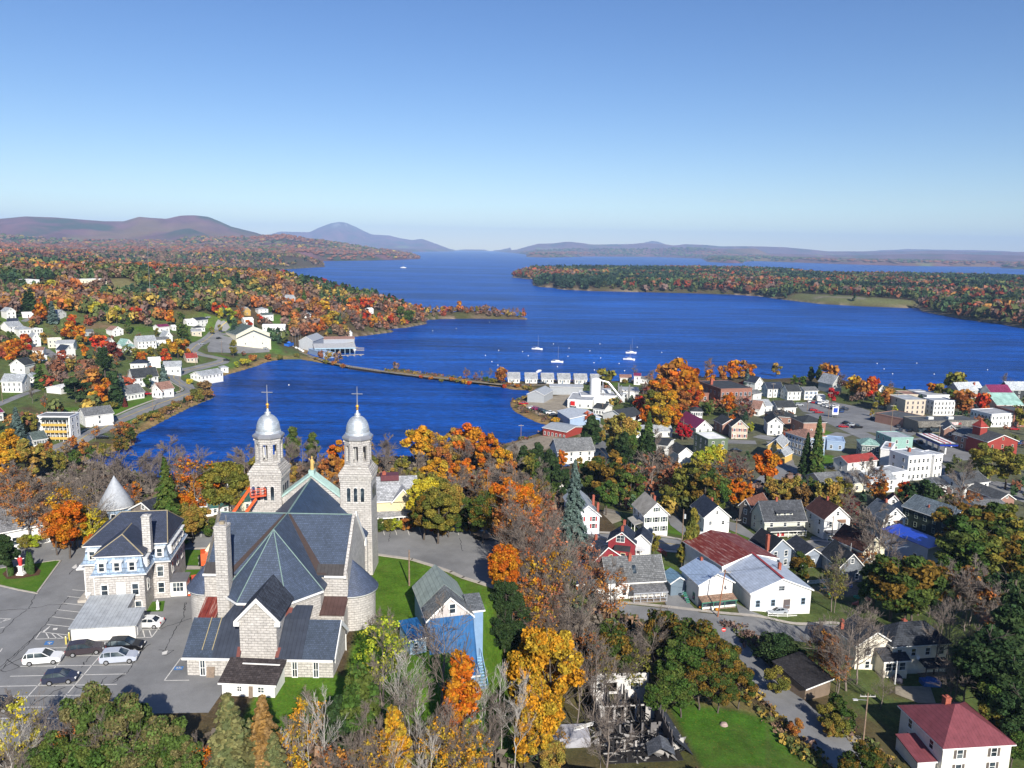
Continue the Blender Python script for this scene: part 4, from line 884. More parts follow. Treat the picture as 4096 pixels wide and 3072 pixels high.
# -- paved ground helpers
def drape(name, poly, mat, lift=.05, res=3.0, z=None, kind='structure', label=None, cat=None, parent=None):
	pts = []
	for i in range(len(poly)):
		a, b = Vector(poly[i]), Vector(poly[(i+1) % len(poly)]); n = max(1, int((b-a).length/res))
		for k in range(n): pts.append(a+(b-a)*k/n)
	nb = len(pts); P_ = np.array([tuple(p) for p in pts]); x0, y0 = P_.min(0); x1, y1 = P_.max(0)
	gx, gy = np.meshgrid(np.arange(x0, x1, res), np.arange(y0, y1, res)); gx = gx.ravel()+.01; gy = gy.ravel()+.013
	ins = sdist([tuple(p) for p in P_], gx, gy) > res*.4; allp = pts+[Vector((a, b)) for a, b in zip(gx[ins], gy[ins])]
	v, e, f, *_ = delaunay_2d_cdt(allp, [], [list(range(nb))], 1, 1e-4)
	X = np.array([p.x for p in v]); Y = np.array([p.y for p in v]); Z_ = ground(X, Y)+lift if z is None else np.full(len(X), z)
	me = mesh(name, list(zip(X, Y, Z_)), [list(q) for q in f], MT[mat]); o = link(name, me, parent)
	if parent is None: tag(o, label, cat, kind=kind)
	return o
def strip(name, pts, w, mat, lift=.06, step=1.5, z=None, parent=None, kind='structure', col=None, taper=None):
	P_ = [Vector(p[:2]) for p in pts]; q = [P_[0]]
	for a, b in zip(P_, P_[1:]):
		n = max(1, int((b-a).length/step)); q += [a+(b-a)*(i+1)/n for i in range(n)]
	if len(P_) > 2 and step < 5:
		for _ in range(2): q = [q[0]]+[(q[i-1]+q[i]*2+q[i+1])/4 for i in range(1, len(q)-1)]+[q[-1]]
	V = []; nw = max(1, int(w/2.5)); n = len(q)
	for i, p in enumerate(q):
		t = (q[min(i+1, n-1)]-q[max(i-1, 0)]).normalized(); nn = Vector((-t.y, t.x))
		for k in range(nw+1):
			r = p+nn*w*(k/nw-.5); V.append((r.x, r.y, (gz(r.x, r.y)+lift) if z is None else z))
	F_ = [[i*(nw+1)+k, i*(nw+1)+k+1, (i+1)*(nw+1)+k+1, (i+1)*(nw+1)+k][::-1] for i in range(n-1) for k in range(nw)]
	o = link(name, mesh(name, V, F_, MT[mat]), parent, col)
	if parent is None: tag(o, kind=kind)
	return o
# -- church car park
Z33 = lambda s: [Zp(*p, 33.0) for p in L(s)]
lot = [(-140,50),(-140,133.5),(-110,133.8),(-92,134.6),(-79,138.2),(-64,143.8),(-45,146.5),(-27,148),(-6,150.6),(-1.7,140),(-1.7,134),(-2.2,120.6),(-7.8,124.5),(-12.8,128.8),(-17.4,131.9),(-24.3,133.9),(-26,130),(-30,118),(-30,95),(-32,92.4),(-35.2,92.2),(-35.4,84.5),(-44,84),(-52,80),(-60,70),(-80,50)]
lotz = drape('parking_lot', lot, 'asphalt', z=33.02, res=6)
E33 = lambda s: Z33(s)
m = MB()
def ln(a, b, w=.13, z=33.035):
	a = Vector(a); b = Vector(b); d = (b-a).normalized(); n = Vector((-d.y, d.x))*w/2
	m.poly([(*(a-n), z), (*(b-n), z), (*(b+n), z), (*(a+n), z)])
for s in ('E:345,625 1255,610', 'E:560,692 1210,685', 'E:175,783 1140,768', 'E:88,868 1090,848', 'E:0,955 1010,938', 'E:0,1043 935,1028', 'E:0,1138 800,1130', 'E:615,640 205,1080', 'E:925,622 430,1195', 'E:0,1232 600,1232',
          'E:1565,708 1420,905', 'E:1420,905 1635,902', 'E:1565,708 1620,712', 'A:625,993 748,1003', 'A:583,1050 735,1066', 'A:540,1108 715,1126', 'A:495,1165 688,1187', 'A:450,1226 655,1251', 'A:405,1292 605,1313', 'A:350,1357 595,1385', 'A:305,1420 600,1410', 'A:350,1357 305,1420',
          'A:395,1362 425,1418', 'A:445,1368 490,1415', 'A:490,1374 550,1412', 'A:1405,1266 1415,1268 ', 'A:1415,1266 1310,1405', 'A:1175,1405 1310,1405', 'A:1185,1340 1385,1335', 'A:1340,1268 1415,1266', 'A:1235,1345 1250,1402', 'A:1290,1345 1310,1400', 'A:1205,1300 1345,1335',
          'A:0,1275 90,1245', 'A:0,1240 95,1245', 'A:10,1275 60,1243', 'A:0,1325 40,1315', 'A:0,1530 20,1500', 'A:210,650 215,680', 'A:180,685 265,672', 'A:483,605 487,640', 'A:445,645 535,632', 'A:750,565 755,600', 'A:1628,480 1612,540', 'A:1742,478 1736,540'): ln(*Z33(s)[:2])
for i in range(8): a, b = Z33('D:%d,445 %d,520' % (278+105.5*i, 298+107*i)); ln(a, b)
ln(*Z33('D:1015,455 1065,520')); ln(*Z33('D:1205,600 1290,680'))
o = m.build('parking_lines', MT['linepaint']); tag(o, kind='structure')
m = MB()
def crack(s, w=.09):
	p = Z33(s); r = random.Random(len(s))
	q = [p[0]]
	for a, b in zip(p, p[1:]):
		n = max(2, int(math.dist(a, b)/.5))
		for i in range(1, n+1): q.append((a[0]+(b[0]-a[0])*i/n+r.gauss(0, .09), a[1]+(b[1]-a[1])*i/n+r.gauss(0, .09)))
	for a, b in zip(q, q[1:]): ln(a, b, w*r.uniform(.7, 1.5), 33.028)
for s in ('E:0,790 170,640 300,520 460,340 590,180', 'E:0,815 190,640 330,500', 'E:0,300 250,285 420,255 580,240', 'E:250,285 270,225 310,160', 'E:0,500 130,370 235,290', 'E:60,720 165,790 60,825 0,820', 'E:30,790 120,740 200,700', 'E:1610,230 1570,390 1510,470 1430,640 1400,650', 'E:1360,470 1700,350',
          'E:1370,640 1510,640 1430,690 1390,670', 'E:1245,605 1160,740 1090,850 970,930', 'E:980,910 1080,840 1000,890', 'E:810,1010 860,950 920,870', 'E:470,960 540,900', 'E:330,1090 460,1000 560,960', 'E:640,680 770,620 940,600', 'E:1600,230 1600,300', 'E:1170,690 1230,640 1300,590', 'E:860,600 700,790', 'D:335,445 345,500 335,575',
          'D:950,545 960,620 970,660', 'A:600,860 640,800 670,770', 'E:640,950 700,980 860,1000'): crack(s)
o = m.build('sealed_cracks', MT['tar']); tag(o, kind='structure')
m = MB()
for s in ('E:1510,785 1590,782 1575,812 1500,815', 'E:395,565 470,562 455,595 378,598'): m.poly([(*p, 33.036) for p in Z33(s)])
bl = m.build('blue_paint_square', MT['paint'], None, (.06,.18,.42)); tag(bl, 'two blue painted disabled parking squares on the church car park', 'road marking', kind='structure')
m = MB()
for s in ('E:1520,800 1570,797', 'E:1530,790 1535,805', 'E:1550,788 1560,803', 'E:410,580 450,577', 'E:425,572 428,590'): ln(*Z33(s), .16, 33.040)
tag(m.build('painted_symbols', MT['linepaint']), kind='structure')
m = MB()
for s in ('A:620,800 660,770 665,800 640,812', 'A:370,1350 440,1300 420,1325 380,1360', 'A:460,1325 500,1322 490,1340 455,1342', 'A:1400,1535 1450,1515 1440,1550 1400,1555'): m.poly([(*p, 33.031) for p in Z33(s)])
tag(m.build('concrete_patches', MT['linepaint']), kind='structure')
# kerbs
def kerb(name, pts, z=33.0, w=.25, hgt=.14, mat='concrete'):
	m = MB(); n = len(pts)
	for a, b in zip(pts, pts[1:]):
		a = Vector(a); b = Vector(b); d = (b-a); L_ = d.length; d.normalize(); nn = Vector((-d.y, d.x))*w/2; e_ = d*w*.4
		m.slab([(*(a-nn-e_*.0), z+hgt), (*(b-nn+e_), z+hgt), (*(b+nn+e_), z+hgt), (*(a+nn-e_*.0), z+hgt)], hgt+.3)
	o = m.build(name, MT[mat]); tag(o, kind='structure')
kerb('kerb', [(-24.3,133.7),(-17.4,131.7),(-12.8,128.6),(-10,126.5),(-7.8,124.3),(-5,122.4),(-2.2,120.4)], w=.7)
isl = Z33('A:525,742 318,1025 160,995 0,958')+[(-97,112),(-97,128)]+Z33('A:0,810 250,775 480,742')
kerb('kerb', isl+[isl[0]])
drape('island_lawn', isl, 'lawn', z=33.1, res=3)
drape('mulch_bed', Z33('A:20,860 90,800 200,810 300,790 355,830 340,870 180,900 60,905'), 'mulch', z=33.13, res=2)
for s in ('A:1600,650 1775,648 1735,785 1570,782', 'A:1600,822 1735,818 1690,905 1590,905', 'A:1275,1100 1425,1090 1410,1180 1265,1185'):
	drape('lawn_patch', Z33(s), 'lawn', z=33.06, res=2)
drape('concrete_walk', Z33('A:1560,790 1735,788 1725,815 1555,815'), 'concrete', z=33.045, res=2); drape('concrete_walk', Z33('A:1560,905 1690,905 1650,1010 1560,1010'), 'concrete', z=33.045, res=2)
kerb('kerb', Z33('A:1600,640 1790,632'), w=.4)
# -- rectory
RO = (-61.4, 108.7); rc = thing('rectory', 'granite rectory with blue mansard roof, dormers and stone chimney', 'house', (*RO, 33), math.radians(10))
for (x0, y0, W, D) in ((0, 0, 6.9, 5.2), (-2.9, 4.6, 12.1, 10.5)):
	m = MB(); m.box(x0, x0+W, y0, y0+D, -1.5, 6.3); m.build('wall', MT['granite'], rc, (.92,.90,.9))
	m = MB(); o_, i_ = .42, .55; z0, z1 = 6.2, 9.0
	def ring(q, z): return [(x0-q, y0-q, z), (x0+W+q, y0-q, z), (x0+W+q, y0+D+q, z), (x0-q, y0+D+q, z)]
	R_ = [ring(.45, 6.3), ring(.12, 6.75), ring(-.15, 7.5), ring(-.3, 9.0)]
	for a, b in zip(R_, R_[1:]):
		for k in range(4): m.poly([a[k], a[(k+1) % 4], b[(k+1) % 4], b[k]])
	m.build('mansard', MT['shingle'], rc, (.27,.35,.46))
	m = MB(); m.box(x0-.5, x0+W+.5, y0-.5, y0+D+.5, 6.12, 6.3); m.box(x0-.1, x0+W+.1, y0-.1, y0+D+.1, 8.95, 9.12); m.build('cornice', MT['white'], rc)
	r = MB(); a, b, c, d = x0-.15, x0+W+.15, y0-.15, y0+D+.15; zz, zr = 9.13, 12.6 if W > 8 else 11.5
	if W > 8:
		k = (d-c)/2*.8; p, q = (a+k, (c+d)/2, zr), (b-1.2, (c+d)/2, zr); A_, B_, C_, D_ = (a,c,zz), (b,c,zz), (b,d,zz), (a,d,zz); F_ = [[A_,B_,q,p],[B_,C_,q],[C_,D_,p,q],[D_,A_,p]]
	else:
		p, q = ((a+b)/2, c+2.7, zr), ((a+b)/2, d+2, zr); A_, B_, C_, D_ = (a,c,zz), (b,c,zz), (b,d+2,zz), (a,d+2,zz); F_ = [[A_,B_,p],[B_,C_,q,p],[C_,D_,q],[D_,A_,p,q]]
	for f_ in F_: r.poly(f_)
	rr = r.build('roof', MT['slate'], rc, (.045,.055,.085))
	h = MB()
	for e_ in ([A_,p],[B_,p if W < 8 else q],[p,q]) if W < 8 else ([A_,p],[B_,q],[C_,q],[p,q]): h.tube(e_[0], e_[1], .09, .09, 5)
	h.build('ridge_cap', MT['plain'], rr, (.30,.25,.16))
def dormer(x, y, z, rz=0):
	m = MB(); m.box(-.62, .62, 0, 1.3, 0, 1.55); d = m.build('dormer', MT['plain'], rc, (.7,.72,.74), loc=(x, y, z), rz=rz)
	m = MB(); m.slab([(-.85,-.2,1.6),(.85,-.2,1.6),(.85,1.6,1.8),(-.85,1.6,1.8)], .14); m.build('dormer_roof', MT['plain'], d, (.6,.62,.63)); window(d, 0, -.01, .15, 0, .7, 1.2, WHT, True)
for x in (1.2, 3.3, 5.4): dormer(x, -.25, 6.75)
dormer(-1.6, 4.35, 6.9); dormer(8.1, 4.35, 6.9)
for y in (6.2, 7.8, 9.4, 11.2, 13.4): dormer(9.45, y, 6.9, math.pi/2)
dormer(7.15, 1.5, 6.8, math.pi/2)
for x, z, hh in ((1.3, 2.9, 1.7), (5.6, 2.9, 1.7), (5.9, .1, 1.7)): window(rc, x, -.01, z, 0, .85, hh, WHT, True)
door(rc, 3.6, 0, 2.7, 0, (.72,.72,.70), 1.0, 2.1)
for z in (1.0, 3.7): window(rc, 8.0, 4.59, z, 0, .85, 1.6, WHT, True)
for y in (7, 10, 13): window(rc, 9.2, y, 3.4, math.pi/2, .85, 1.6, WHT, True)
for y in (1.8,): window(rc, 6.9, y, 3, math.pi/2, .85, 1.6, WHT, True)
chimney(rc, 6.9, 3.0, 8.5, 14.2, 1.15, (1,1,1), 'granite')
m = MB(); m.tube((-.05,-.08,0), (-.05,-.08,6.2), .06); m.build('downpipe', MT['white'], rc)
m = MB(); m.box(9.2, 11.6, 4.9, 7.2, -.5, 2.6); vb = m.build('vestibule', MT['siding'], rc, WHT)
m = MB(); m.slab([(9.1,4.7,2.6),(11.8,4.7,2.6),(11.8,7.4,2.95),(9.1,7.4,2.95)], .12); m.build('vestibule_roof', MT['flat'], rc, (.12,.12,.13))
window(rc, 10.4, 4.89, .9, 0, 1.5, 1.4, WHT, True, cols=3)
m = MB()
for i in range(3): m.box(-3.25+.0, -3.05, 5.2+i*.9, 5.4+i*.9, .4, 5.2)
m.box(-4.2, -2.9, 4.8, 8.2, 5.2, 5.4); m.build('porch_post', MT['white'], rc)
m = MB(); m.box(-4.2, -2.92, 4.4, 8.4, -.4, .45); m.build('porch_step', MT['concrete'], rc)
# garage annex
ga = thing('garage', 'low white garage with pale grey metal roof in front of the rectory', 'garage', (-60.6, 100.5, 33), math.radians(9))
m = MB(); m.poly([(0,0,-1),(8.4,0,-1),(8.4,0,2.1),(0,0,2.1)]); m.poly([(8.4,0,-1),(8.4,4.2,-1),(8.4,4.2,2.6),(8.4,0,2.1)]); m.poly([(0,0,-1),(0,0,2.1),(0,8,3.1),(0,8,-1)]); m.poly([(5.9,4.2,-1),(5.9,8,-1),(5.9,8,3.1),(5.9,4.2,2.6)]); m.poly([(8.4,4.2,-1),(5.9,4.2,-1),(5.9,4.2,2.6),(8.4,4.2,2.6)])
m.build('wall', MT['siding'], ga, (.80,.78,.74))
m = MB(); m.slab([(-.25,-.25,2.12),(8.65,-.25,2.12),(8.65,4.3,2.68),(-.25,4.3,2.68)], .14); m.slab([(-.25,4.3,2.68),(6.1,4.3,2.68),(6.1,8.1,3.15),(-.25,8.1,3.15)], .14); m.build('roof', MT['metal'], ga, (.36,.38,.40))
m = MB(); m.box(8.4, 8.46, .8, 3.4, .1, 1.9); m.build('garage_door', MT['siding'], ga, (.6,.6,.6))
m = MB(); m.lathe([(.01,0),(.3,.06),(.42,.2)], 0, 0, 14); dsh = m.build('satellite_dish', MT['white']); dsh.location = (-62.3, 108.3, 36.3); dsh.rotation_euler = (-1.2, 0, .5); tag(dsh, 'small white satellite dish at the left edge of the garage roof', 'dish')
for i, (x, y) in enumerate(Z33('E:572,590 600,555')):
	m = MB(); m.tube((0,0,-.3), (0,0,1.1), .11, .11, 8); m.lathe([(.11,1.1),(.07,1.17),(.01,1.2)], 0, 0, 8); o = m.build('bollard', MT['paint'], None, (.6,.5,.12)); o.location = (x, y, 33); tag(o, 'yellow bollard '+('in front of' if i == 0 else 'against')+' the left corner of the white garage', 'bollard', 'yellow bollards by the garage')
# round blue tower and its house
bt = thing('round_tower', 'round pale blue shingled tower with grey cone roof behind the rectory', 'tower', (-74.2, 140.5, 31), 0)
m = MB(); m.lathe([(2.6,-2),(2.6,8.2)], 0, 0, 28); m.build('wall', MT['shingle'], bt, (.30,.40,.52), True)
m = MB(); m.lathe([(2.62,8.0),(3.05,8.0),(3.15,8.3),(1.6,11.0),(.01,13.9)], 0, 0, 28); m.build('roof', MT['plain'], bt, (.36,.38,.41), True)
m = MB(); m.lathe([(2.7,7.9),(3.1,8.0),(3.14,8.22)], 0, 0, 28); m.build('eaves_board', MT['white'], bt)
for a in (-2.6, -1.3, -.45): window(bt, 2.62*math.cos(a), 2.62*math.sin(a), 5.6, a+math.pi/2, .7, 1.5, WHT, True)
house('shingle_house', 'grey shingled house with dark roof and brick chimney beside the round tower', 'house', 'A', (1135,285), (1345,330), 6.5, D=9, peak=(1195,225), wall=(.38,.33,.30), wmat='shingle', roof=(.04,.045,.06), fw=1, fl=2, sw=2, ch=[(.95,.3,2.6)])
e = house('long_grey_house', 'long white house with mottled grey slate roof at the left edge', 'house', 'A', (-330,545), (425,400), 4.0, D=7.5, typ='eave', rise=3.4, wall=WHT, roof=(.20,.20,.21), fw=6, fl=1, sw=1, side='r', ch=[(.62,.45,1.6)])
e = house('yellow_house', 'pale yellow house with grey slate roof and white porch behind the church', 'house', 'B', (1480,1092), (2085,1064), 5.6, D=8.5, typ='eave', rise=3.4, wall=(.68,.58,.36), roof=(.34,.35,.37), fw=6, fl=1, sw=2, side='r', ch=[(.55,.45,1.5)], wd=(.75,1.2), skip=[(0,0),(1,0)])
W, D, hh, rise, f0 = dims(e)
porch(e, W*.42, W*.66, 0, 2.2, f0+3.2, (.32,.32,.33), 2, False); porch(e, W*.68, W*.93, 0, 1.6, f0+3.1, (.32,.32,.33), 5, True)
block(e, W*.66, -.6, 4.0, 4.5, hh-.4, hh-.1, 'gable', 2.3, (.68,.58,.36), 'siding', (.36,.37,.39), 'shingle', .3); wins(e, 'f', W*.68, -.02, W*.22, 0, [f0+.5], 4, .7, 1.9, WHT)
m = MB(); m.box(W*.5, W*.5+3.6, D*.35, D*.65, hh+rise-.5, hh+rise+.6); m.build('roof_monitor', MT['plain'], e, (.12,.04,.05))
e = house('green_roof_house', 'cream building with dark green roof behind the boom lifts', 'house', 'B', (500,1100), (665,1085), 3.2, D=7, typ='eave', rise=2.6, wall=(.72,.68,.48), roof=(.035,.10,.08), fw=2, fl=1, sw=1, dr=(.3,(.03,.2,.06)), side='r')
e = house('green_roof_cottage', 'low cottage with speckled green roof left of the cream building', 'house', 'B', (300,1150), (480,1122), 2.6, D=6, typ='eave', rise=2.4, wall=WHT, roof=(.04,.11,.09), fw=2, fl=1, sw=1, side='r')
e = house('white_pergola_house', 'low white garden house with open front below the green roofs', 'house', 'B', (210,1170), (330,1160), 2.4, D=3, typ='flat', wall=WHT, roof=(.4,.38,.3), fw=2, fl=1, sw=0)
e = house('white_cottage', 'small white gabled cottage hidden among bare trees left of the church', 'house', 'B', (420,975), (512,960), 4, D=6, peak=(465,925), wall=WHT, roof=(.25,.25,.26), fw=1, fl=1, sw=1, side='l')
# blue house beside the church
e = house('blue_house', 'blue house with steep grey roof and bright blue metal lean-to', 'house', 'D', (672,1245), (1055,1200), 4.6, C=(603,955), peak=(885,1052), wall=(.22,.34,.50), roof=(.17,.18,.18), fw=0, sw=0, attic=0, side='r', ov=.3)
W, D, hh, rise, f0 = dims(e)
window(e, W*.55, -.02, hh+.5, 0, .8, 1.3, WHT, True)
m = MB(); m.poly([(0,-.03,hh),(W,-.03,hh),(W/2,-.03,hh+rise-.1)]); m.build('gable_panel', MT['siding'], e, (.55,.50,.48))
m = MB(); s_ = rise/(W/2)
for sg in (-1, 1): xe = W/2+sg*(W/2+.32); pts = [(xe,D*.36,hh-.32*s_+.15),(W/2,D*.36,hh+rise+.15),(W/2,D+.35,hh+rise+.15),(xe,D+.35,hh-.32*s_+.15)]; m.slab(pts if sg < 0 else pts[::-1], .04)
m.build('metal_roof', MT['metal'], e, (.27,.32,.29))
block(e, W, 1.2, 1.9, 3.4, 0, hh-.1, 'shed', .9, (.22,.34,.50), 'siding', (.13,.14,.15), 'shingle', .25)
m = MB(); y0 = -2.9; m.poly([(.15,y0,-1),(W+.2,y0,-1),(W+.2,y0,2.2),(.15,y0,2.2)]); m.poly([(.15,y0,-1),(.15,y0,2.2),(.15,0,hh-.6),(.15,0,-1)]); m.poly([(W+.2,y0,-1),(W+.2,0,-1),(W+.2,0,hh-.6),(W+.2,y0,2.2)]); m.build('lean_to_wall', MT['siding'], e, (.20,.33,.50))
m = MB(); m.slab([(-.1,y0-.3,2.15),(W+.5,y0-.3,2.15),(W+.4,-1.9,3.2),(0,-1.9,3.2)], .14); m.slab([(0,-1.9,3.2),(W+.4,-1.9,3.2),(W+.1,-.05,hh),(.05,-.05,hh)], .14); m.build('lean_to_roof', MT['metal'], e, (.02,.105,.27))
m = MB(); m.box(-.1, W+.5, y0-.38, y0-.3, 1.9, 2.15); m.build('eaves_board', MT['white'], e)
window(e, W*.35, y0, .6, 0, 1.6, 1.1, WHT, True, cols=2); window(e, W*.75, y0, .6, 0, .9, 1.1, WHT, True)
m = MB()
for i in range(11): m.box(W+.35, W+1.35, -3.6+i*.35, -3.2+i*.35, .15+i*.27, .3+i*.27)
st = m.build('stair', MT['plain'], e, (.25,.42,.58))
m = MB(); m.slab([(W+1.36,-3.8,1.2),(W+1.36,.3,4.2),(W+1.36,.3,3.6),(W+1.36,-3.8,.4)], .08, 0, (1,0,0)); m.build('handrail', MT['plain'], st, (.25,.42,.58))
e = house('blue_garden_shed', 'small blue shed with blue metal roof left of the blue house', 'shed', 'D', (520,1425), (660,1395), 2.3, C=(492,1290), D=3.2, typ='shed', rise=.7, wall=(.32,.45,.58), roof=(.02,.105,.27), rmat='metal', fw=0, sw=0, ov=.2)
W, D, hh, rise, f0 = dims(e); window(e, W*.35, 0, hh-1.5, 0, .45, .8, WHT, True)
# -- statue island, cypresses
x, y = Zp('A', 185, 860, 33.1); st = thing('shrine_statue', 'red sacred heart statue with open arms on a white pedestal', 'statue', (x, y, 33.1))
m = MB(); m.box(-.6,.6,-.5,.5,0,.25); m.box(-.45,.45,-.38,.38,.25,.5); m.box(-.3,.3,-.28,.28,.5,1.5); m.box(-.42,.42,-.38,.38,1.5,1.62); m.build('pedestal', MT['white'], st)
m = MB(); m.lathe([(.26,1.62),(.28,1.9),(.36,2.5),(.42,2.75),(.3,2.95),(.12,3.0),(.1,3.06)], 0, 0, 12); m.build('red_robe', MT['plain'], st, (.55,.05,.05), True)
m = MB(); m.lathe([(.1,3.04),(.14,3.15),(.12,3.3),(.01,3.36)], 0, 0, 10); m.tube((.35,0,2.75), (.78,-.15,2.95), .09, .06); m.tube((-.35,0,2.75), (-.78,-.15,2.95), .09, .06); m.build('body', MT['white'], st, None, True)
def cypress(x, y, h, lab):
	e = thing('cypress_shrub', lab, 'shrub', (x, y, 33.1)); r = np.random.default_rng(int(h*100)); n = 1500; z = r.random(n)**1.1; a = r.uniform(0, 6.283, n); rad = (.42*np.clip(1-z**3.0, .02, 1)*(.75+.25*np.clip(z*4, 0, 1)))*h/3.2
	P_ = np.stack([np.cos(a)*rad, np.sin(a)*rad, z*h], 1); N = np.stack([np.cos(a), np.sin(a), .3+0*a], 1)+unit(n, r)*.4; N /= np.linalg.norm(N, axis=1, keepdims=True); V, Fq = quads(P_, N, np.full(n, .17), 1.3, r)
	o = link('crown', npmesh('crown', V, Fq, MT['leaf'], {'var': ('FACE', r.random(n)), 'patch': ('FACE', r.random(n))}), e, (.04,.085,.02)); o['second_colour'] = (.06,.11,.025,1.0)
	m = MB(); m.tube((0,0,-.2), (0,0,h*.8), .08, .03); m.build('trunk', MT['bark'], e, (.1,.08,.06))
for s, h, lab in (('A:95,875', 3.5, 'slim green cypress to the left of the red statue'), ('A:252,850', 3.7, 'tallest slim cypress just right of the red statue'), ('A:275,858', 3.8, 'plump cypress standing outermost to the right of the red statue')): x, y = Z33(s)[0]; cypress(x, y, h, lab)
x, y = Z33('A:1365,1165')[0]; m = MB(); m.lathe([(.28,0),(.22,.3),(.2,.9),(.24,1.15),(.1,1.3),(.13,1.42),(.01,1.55)], 0, 0, 12); o = m.build('garden_statue', MT['white'], None, None, True); o.location = (x, y, 33.1); tag(o, 'small white garden statue in the flower bed behind the rectory', 'statue')
for i, s in enumerate(('A:1636,1043', 'A:1692,1058')):
	x, y = Z33(s)[0]; e = thing('traffic_cone', ('left' if i == 0 else 'right')+' of two red and white cones near the boom lift', 'traffic cone', (x, y, 33.02), 0, 'cones by the boom lift')
	m = MB(); m.lathe([(.24,.04),(.05,.95),(.01,.96)], 0, 0, 10); m.build('cone', MT['paint'], e, (.75,.10,.03)); m = MB(); m.lathe([(.175,.35),(.125,.6)], 0, 0, 10); m.build('white_band', MT['white'], e); m = MB(); m.box(-.3,.3,-.3,.3,0,.05); m.build('base', MT['rubber'], e)
# -- boom lifts
def text(body, size, mat, parent, name='lettering', color=None, ext=.01):
	tx = bpy.data.curves.new(name, 'FONT'); tx.body = body; tx.size = size; tx.extrude = ext; tx.align_x = 'CENTER'; tx.align_y = 'CENTER'
	t = bpy.data.objects.new(name, tx); COL.objects.link(t); dg = bpy.context.evaluated_depsgraph_get(); me = bpy.data.meshes.new_from_object(t.evaluated_get(dg)); bpy.data.objects.remove(t); bpy.data.curves.remove(tx)
	me.materials.clear(); me.materials.append(mat); return link(name, me, parent, color)
def lift(base, tip, rz, lab, man=False):
	e = thing('boom_lift', lab, 'boom lift', (*base, 33.02), rz); inv = Matrix.Rotation(-rz, 3, 'Z'); B = inv @ (Vector(tip)-Vector((*base, 33.02))); OR = (.75,.11,.03); A_ = Vector((-.9*math.copysign(1, B.x)*0, 0, 2.1))
	m = MB(); m.box(-1.1,1.1,-1.6,1.6,.5,1.0); m.build('chassis', MT['paint'], e, (.03,.03,.03))
	for sx in (-1, 1):
		for sy in (-1, 1): m = MB(); m.tube((sx*.95,sy*1.3,.5), (sx*1.4,sy*1.3,.5), .5, .5, 14); w_ = m.build('wheel', MT['rubber'], e); m = MB(); m.tube((sx*1.38,sy*1.3,.5), (sx*1.43,sy*1.3,.5), .24, .24, 10); m.build('rim', MT['paint'], w_, (.6,.6,.58))
	m = MB(); m.box(-1.0,1.0,-1.7,1.1,1.05,2.1); m.slab([(-1,-2.6,1.3),(1,-2.6,1.3),(1,-1.7,2.3),(-1,-1.7,2.3)], .8); m.build('turret', MT['paint'], e, OR)
	P1 = A_+(B-A_)*.42; m = MB(); m.tube(A_, P1, .45, .40, 4); bm_ = m.build('boom', MT['paint'], e, (.74,.68,.50))
	m = MB(); m.tube(A_+(B-A_)*.40, A_+(B-A_)*.97, .36, .27, 4); m.build('fly_boom', MT['paint'], e, OR)
	m = MB(); m.tube(A_+Vector((0,0,-.6)), A_+(B-A_)*.16+Vector((0,0,-.25)), .09); m.build('lift_cylinder', MT['chrome'], e)
	d = (P1-A_).normalized(); nrm = (inv @ Vector((.3,-1,.35))); nrm = (nrm-d*nrm.dot(d)).normalized(); M_ = Matrix((d, nrm.cross(d), nrm)).transposed().to_4x4(); M_.translation = A_+(B-A_)*.22+nrm*.42
	text('JLG ULTRA', .62, MT['rubber'], bm_).matrix_local = M_
	bk = MB(); c = B
	for z in (0, .55, 1.1):
		for a, b in (((-1.2,-.45),(1.2,-.45)), ((1.2,-.45),(1.2,.45)), ((1.2,.45),(-1.2,.45)), ((-1.2,.45),(-1.2,-.45))): bk.tube((c.x+a[0],c.y+a[1],c.z+z), (c.x+b[0],c.y+b[1],c.z+z), .045, .045, 5)
	for x in (-1.2,-.4,.4,1.2):
		for y in (-.45,.45): bk.tube((c.x+x,c.y+y,c.z), (c.x+x,c.y+y,c.z+1.1), .04, .04, 5)
	bk.box(c.x-1.2, c.x+1.2, c.y-.45, c.y+.45, c.z-.08, c.z); bk.build('basket', MT['paint'], e, OR); return e
b2 = Zp('A', 1720, 985, 33); b1 = Zp('A', 1790, 755, 33)
t2 = Yp('B', 718, 1045, 123.4); t1 = Yp('B', 735, 850, 131.6)
lift(b2, t2, .5, 'nearer orange and cream boom lift whose basket hangs before the left tower')
lift(b1, t1, .4, 'farther orange and cream boom lift reaching up behind the left tower')
